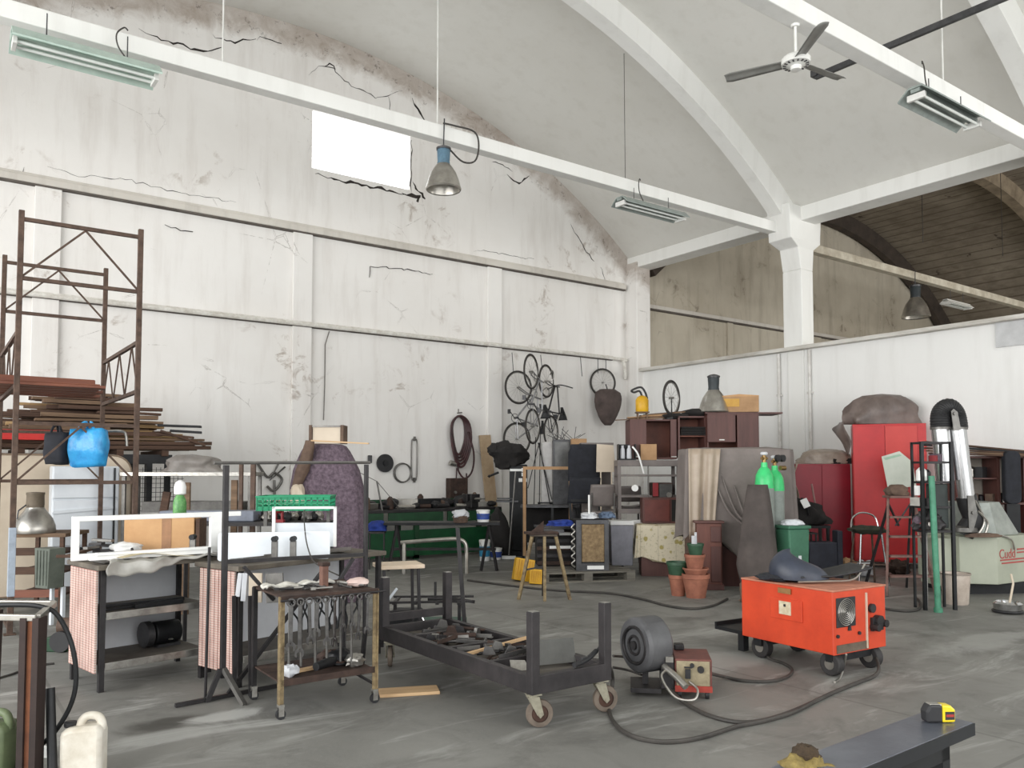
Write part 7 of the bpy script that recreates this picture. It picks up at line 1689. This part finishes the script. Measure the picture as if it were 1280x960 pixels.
for sg, a in ((0, 0), (0, WD)): pass
m_ww = mat('black_wheel_rubber', (52, 50, 50), (34, 32, 32), .7)
for k, (a, b, r) in enumerate(((.08, .07, .085), (.54, .07, .085), (.1, .74, .085), (.54, .74, .085))):
    w = MB().tube([(a - .035, b, r), (a + .035, b, r)], r, 28).obj('wheel', m_ww, t, smooth=True, bevel=.008)
    MB().tube([(a - .038, b, r), (a + .038, b, r)], .04, 18).obj('hub', m_lampalu, w)
MB().bx(.04, WW - .04, .04, .1, .1, .165).bx(.04, WW - .04, .7, .78, .1, .165).obj('axle_mount', m_blacksteel, t)
MB().bx(.0, .42, WD + .002, WD + .3, .17, .20).bx(.0, .42, WD + .28, WD + .3, .2, .23).obj('bottle_tray', m_blacksteel, t)
MB().bx(.06, .12, WD + .04, WD + .1, .02, .17).obj('rear_stand', m_blacksteel, t)
x_, y_, _ = Mx((ax_, ay_, 0), rz=R(-4)) @ Vector((.33, .42, 0))
t = thing('welding_mask', 'blue-grey welding mask with dark visor lying on top of the orange welding machine', 'welding mask', (x_, y_, zt_ + .016), FC + R(5)); t.scale = (1.15, 1.15, 1.15)
m_mask = mat('blue_grey_mask_shell', (56, 62, 76), (38, 42, 54), .45, 0, 6)
mb = MB(); rings = []
for j in range(14):
    v = j / 13; a = v * PI * .5
    rings.append([(-.02 + (.20 * math.cos(a) * math.cos(q) - .06 * v), .17 * math.cos(a) * math.sin(q), .02 + .20 * math.sin(a) * (1 - .25 * math.cos(q)) * .8) for q in [2 * PI * i / 36 for i in range(36)]])
o = mb.loft(rings).obj('shell', m_mask, t, smooth=True, ang=80); o.location = (-.08, 0, 0)
MB().grid(lambda u, v: (-.16 + .5 * u, -.17 + .03 * math.sin(u * PI) + .3 * v, .045 + .13 * max(0, u - .45) ** 1.4 - .05 * math.sin(v * PI) * (1 - u)), 20, 10).obj('visor', m_blk, t, solid=.012, smooth=True)
MB().tube(smooth_path([(-.18, -.16, .012), (.0, -.2, .02), (.2, -.18, .03), (.32, -.1, .12)], 6), .006, 6).obj('trim_wire', m_lampalu, t)
MB().blob((-.28, .02, .025), (.22, .25, .05), 33, .3, 2).obj('strap', m_blackcloth, t, smooth=True)
o = bundle('work_glove', 'small pale wire clip and dark glove on the near edge of the orange welding machine', *(Mx((ax_, ay_, 0), rz=R(-4)) @ Vector((.06, .62, 0))).to_2d(), zt_ + .016, .14, .1, .035, m_blackcloth, 34, cat='glove', amp=.4)
# ================================================================== wire feeder
x, y = pl(862, 5.42)
t = thing('wire_feeder', 'small rusty wire feeder unit with a big round grey spool cover, on the floor', 'wire feeder', (x, y, 0), FC + R(-8))
m_pan_ = mat('yellowed_control_panel', (160, 148, 120), (112, 100, 78), .6, 0, 14)
m_dredb = mat('dusty_dark_red_case', (116, 66, 58), (82, 48, 44), .6, 0, 8)
zf0, zf1 = .07, .26
MB().bx(-.11, .13, -.0, .34, zf0, zf1).obj('case', m_dredb, t, bevel=.006)
MB().bx(-.1, .115, -.012, -.001, zf0 + .02, zf1 - .01).obj('control_panel', m_pan_, t, bevel=.003)
MB().bx(-.11, .13, -.014, -.001, zf0 - .02, zf0 + .02).obj('lower_edge', mat('red_edge', (170, 60, 46)), t)
MB().bx(-.045, -.01, -.03, -.012, .14, .2).tube([(-.0, -.03, .225), (-.0, -.01, .225)], .014, 10).bx(-.05, .0, -.02, -.012, .205, .215).obj('switch', m_blk, t)
MB().tube([(.055, -.035, .2), (.055, -.01, .2)], .022, 16).obj('dial', m_darkst, t)
for a in (-.08, .10): 
    for b in (.03, .3): MB().tube([(a - .012, b, .03), (a + .012, b, .03)], .03, 16).bx(a - .02, a + .02, b - .02, b + .02, .05, .07).obj('castor', m_blk, t, smooth=True)
MB().bx(-.2, -.115, .0, .3, .06, .24).obj('drive_box', m_darkst, t, bevel=.006)
MB().bx(-.17, -.12, -.02, .08, .24, .275).obj('bracket', m_lampalu, t)
MB().tube([(-.372, .055, .33), (-.362, .062, .33), (-.23, .165, .33), (-.215, .176, .33)], [.165, .185, .185, .165], 36).obj('spool_cover', mat('grey_spool_cover', (88, 88, 90), (62, 62, 64), .5, 0, 4), t, smooth=True, bevel=.012)
mb = MB().torus(.12, .012, 30, 6, Mx((-.374, .053, .33), 0, R(90), R(38))).torus(.06, .01, 24, 6, Mx((-.374, .053, .33), 0, R(90), R(38))).tube([(-.385, .045, .33), (-.22, .172, .33)], .03, 12)
mb.obj('spool_hub', m_darkst, t)
MB().bar((-.3, .14, .05), (-.3, .14, .2), .04).bx(-.4, -.2, .0, .3, .03, .06).obj('spool_stand', m_darkst, t)
MB().bx(-.10, .13, .34, .52, .1, .15).bx(-.10, -.08, .34, .52, .15, .19).bx(.11, .13, .34, .52, .15, .19).bx(-.1, .13, .5, .52, .15, .19).obj('red_tray', mat('red_plastic_tray', (176, 44, 46), (140, 34, 38), .5), t, bevel=.003)
MB().bx(-.1, -.03, .26, .34, .26, .30).obj('grip', m_darkst, t, bevel=.01)
MB().tube(smooth_path([(-.15, -.02, .2), (-.2, -.08, .16), (-.12, -.14, .05), (0, -.12, .03), (.03, -.06, .08), (-.02, -.02, .12)], 6), .008, 6).tube([(-.18, -.0, .21), (-.1, -.1, .16), (-.05, -.16, .12)], .022, 10).obj('gas_fitting', m_lampalu, t, smooth=True)
# ---- cables
def fcable(label, pts, r, m=None, name='welding_cable', grp='cables on the workshop floor'):
    P3 = [fl(a, b, r if len(c) == 0 else c[0]) for a, b, *c in pts]
    o = MB().tube(smooth_path(P3, 8), r, 8).obj(name, m or m_cable, smooth=True); return tag(o, label, 'cable', grp)
fcable('thick cable looping on the floor from the wire feeder to the orange machine front wheel', [(824, 846, .12), (836, 860, .05), (856, 876), (882, 889), (915, 897), (945, 896), (975, 888), (1005, 876), (1035, 862), (1065, 850), (1086, 842), (1093, 832, .05), (1088, 815, .1)], .013)
fcable('long cable sweeping across the floor from the platform trolley to the orange machine', [(742, 822, .3), (757, 826, .28), (764, 842, .12), (762, 866), (760, 886), (770, 903), (790, 915), (820, 921), (850, 920), (880, 914), (915, 903), (950, 896), (985, 886), (1010, 874)], .013)
fcable('cable arcing behind the wire feeder back to the rear of the orange machine', [(884, 838, .15), (900, 842, .03), (925, 847), (955, 848), (978, 843), (986, 834), (975, 826), (958, 820), (950, 808, .05), (944, 788, .12), (941, 775, .16)], .012)
fcable('short cable between the platform trolley stake and the spool cover', [(765, 817, .2), (778, 818, .16), (792, 821, .18)], .009)
fcable('lower short cable between the platform trolley stake and the wire feeder', [(765, 831, .08), (782, 834, .05), (800, 840, .08)], .009)
fcable('pale cable hanging from the front of the orange machine down to the floor', [(1053, 815, .17), (1050, 828, .08), (1045, 843), (1038, 849)], .008, m_lampalu)
fcable('long thin cable curving over the floor in front of the pallet and flower pots', [(585, 724), (640, 731), (700, 737), (760, 740), (800, 747), (835, 756), (865, 759), (890, 755), (907, 747)], .014)
fcable('thin cable on the floor below the stepladder', [(1095, 758), (1125, 762), (1143, 760), (1146, 752), (1140, 745)], .014)
fcable('black cable lying at the left edge behind the benches', [(0, 846), (20, 840), (38, 834), (60, 828), (75, 826)], .008)
fcable('cable hanging behind the orange machine beside its tray', [(941, 762, .35), (944, 775, .25), (950, 790, .16), (955, 800, .05)], .008)
# ================================================================== foreground
m_hrust = mat('rust_orange_column', (142, 88, 58), (96, 58, 42), .8, .1, 6, .2)
m_hdark = mat('dark_brown_mill_scale', (58, 44, 40), (38, 30, 28), .7, .2, 6)
x, y = pl(49, 3.95)
t = thing('rusty_stand', 'rusty steel stand of channel section with a light welded top frame, bottom left', 'stand', (x, y, 0), FC)
hz = .80
MB().bx(-.015, .015, -.03, .03, 0, hz).obj('web', m_hrust, t); MB().bx(-.045, -.015, -.045, .03, 0, hz).obj('flange', m_hdark, t); MB().bx(.015, .045, -.045, .03, 0, hz).obj('flange', m_hdark, t)
MB().bar((.03, -.03, hz), (-.3, .0, hz + .0), .03).bar((.03, -.03, hz + .0), (-.02, .2, hz + .03), .03).bar((-.02, .2, hz + .03), (-.3, .22, hz + .03), .03).obj('top_frame', m_lampalu, t, bevel=.004)
MB().bar((-.3, .18, .0), (-.3, .2, hz), .03).bar((-.0, 0, .08), (-.3, .18, .08), .03).bar((0, -.04, .02), (.0, -.2, .01), .05).obj('rear_leg', m_hdark, t)
o = MB().tube([(0, 0, 0), (-.07, .08, .44)], .022, 14).obj('dark_pipe', m_blacksteel, smooth=True); put(o, (*pl(77, 3.95), 0), FC); tag(o, 'dark round pipe leaning against the rusty stand at bottom left', 'pipe')
hp = smooth_path([(-.4, 0, .83), (-.12, 0, .84), (.02, 0, .83), (.1, .0, .79), (.17, .0, .66), (.2, 0, .5), (.18, 0, .36), (.1, 0, .22), (.0, 0, .13)], 8)
o = MB().tube(hp, .012, 8).obj('black_hose', m_blacksteel, smooth=True); put(o, (*pl(52, 4.05), 0), FC); tag(o, 'black hose arching from the rusty stand top down towards the floor', 'hose')
def jerry(label, px, d, w_, dp, h, m, rz_, mcap, hb=None):
    x, y = pl(px, d); t = thing('jerrycan', label, 'jerrycan', (x, y, 0), rz_)
    sh = [(-w_ / 2, .0), (w_ / 2, .0), (w_ / 2, h * .80), (w_ * .38, h * .88), (-w_ * .16, h * .86), (-w_ / 2, h * .80)]
    MB().prism([(-w_ / 2, 0), (w_ / 2, 0), (w_ / 2, h * .82), (w_ * .36, h * .88), (-w_ * .3, h * .86), (-w_ / 2, h * .80)], -dp / 2, dp / 2).obj('body', m, t, bevel=.022, smooth=True)
    MB().tube(smooth_path([(-w_ * .12, 0, h * .82), (-w_ * .04, 0, h * .94), (w_ * .1, 0, h * 1.0), (w_ * .32, 0, h * .98), (w_ * .42, 0, h * .88), (w_ * .42, 0, h * .78)], 5), .02, 10).obj('handle', m, t, smooth=True)
    MB().lathe([(.028, h * .84), (.03, h * .86), (.03, h * .91), (.026, h * .92)], c=(-w_ * .33, 0, 0), n=20).obj('cap', mcap, t, smooth=True)
    return t
m_jw = mat('dirty_white_plastic', (232, 228, 218), (188, 178, 160), .45, 0, 5)
jerry('dirty white plastic jerrycan with a black cap on the floor at the bottom left', 114, 4.05, .19, .13, .30, m_jw, FC + .2, m_blk)
jerry('olive green jerrycan at the bottom left edge, beside the rusty stand', 2, 3.98, .2, .14, .34, mat('olive_green_plastic', (112, 124, 90), (80, 92, 66), .5, 0, 6), FC - .15, mat('dull_green_cap', (90, 102, 88)))
o = MB().bx(-.5, .2, -.02, .02, 0, .05).obj('white_bar', m_whitealu); put(o, (*pl(30, 4.35), .0), FC); tag(o, 'pale flat bar lying on the floor behind the rusty stand', 'bar')
# near table
zt_ = .80
P0 = Vector(pl(1208, 2.30)); dirT = (Vector(pl(1060, 1.93)) - P0).normalized(); nrm = Vector((dirT.y, -dirT.x))
if nrm.dot(Vector(_F)) < 0: nrm = -nrm
ang = math.atan2(-dirT.y, -dirT.x)
t = thing('steel_table', 'corner of a dark steel table running out of the bottom right of the scene', 'table', (P0.x, P0.y, 0), ang)
m_tt = mat('blue_grey_steel_top', (122, 126, 136), (92, 96, 106), .3, .5, 5, .1)
MB().bx(-1.6, 0, .0, .135, zt_ - .032, zt_).obj('tabletop', m_tt, t, bevel=.002)
MB().bx(-1.6, -.0, -.004, .0, zt_ - .034, zt_ - .001).obj('front_edge', mat('near_black_steel', (44, 46, 50), (32, 33, 36), .4, .4), t)
MB().bx(-1.5, -.10, .02, .07, zt_ - .085, zt_ - .034).bx(-1.5, -.10, .09, .12, zt_ - .085, zt_ - .034).bx(-.15, -.10, .02, .12, zt_ - .085, zt_ - .034).obj('frame', m_blacksteel, t)
for b in (.02, .085): MB().bx(-.14, -.10, b, b + .04, 0, zt_ - .034).bx(-1.5, -1.46, b, b + .04, 0, zt_ - .034).obj('leg', m_blacksteel, t)
x, y = pl(1164, 2.31)
t = thing('tape_measure', 'yellow and black tape measure lying on the corner of the steel table', 'tape measure', (x, y, zt_ + .001), FC + R(4))
MB().prism([(-.04, .0), (.005, 0), (.005, .048), (-.03, .05), (-.042, .03)], -.018, .018).obj('grip', m_blk, t, bevel=.006)
MB().prism([(.004, 0), (.042, .0), (.042, .035), (.03, .046), (.004, .048)], -.017, .017).obj('case', mat('bright_yellow_plastic', (232, 208, 40), (206, 180, 30), .35), t, bevel=.005)
MB().prism([(-.028, .051), (.006, .049), (.006, .044), (-.03, .045)], -.012, .012).obj('grey_top', m_lampalu, t, bevel=.002)
MB().bx(.012, .038, -.0185, -.017, .008, .03).obj('badge', m_blk, t); MB().bx(.014, .036, -.0188, -.0184, .016, .023).obj('badge_band', mat('red_badge', (170, 50, 40)), t)
x, y = pl(996, 1.98)
t = thing('work_glove', 'olive-yellow work glove bunched on the table edge at the bottom of the scene', 'glove', (x, y, zt_ - .012), FC)
m_gl = mat('olive_yellow_leather', (142, 124, 70), (92, 78, 42), .8, 0, 30, .4)
MB().blob((0, 0, .0), (.11, .09, .07), 71, .3, 2.2, 24, 14).obj('palm', m_gl, t, smooth=True)
MB().blob((.012, .01, .030), (.065, .06, .05), 72, .35, 2.6, 20, 12).obj('cuff', mat('dark_brown_knit', (74, 58, 38), (46, 36, 26), .9, 0, 30, .4), t, smooth=True)
for k in range(4): MB().tube(smooth_path([(-.03 + .022 * k, -.03, .0), (-.035 + .026 * k, -.055, .002), (-.032 + .027 * k, -.065, -.012)], 4), .011, 10).obj('finger', m_gl, t, smooth=True)
MB().tube(smooth_path([(.04, 0, .0), (.065, -.01, .005), (.075, -.03, -.008)], 4), .011, 10).obj('thumb', m_gl, t, smooth=True)
bpy.context.view_layer.update()
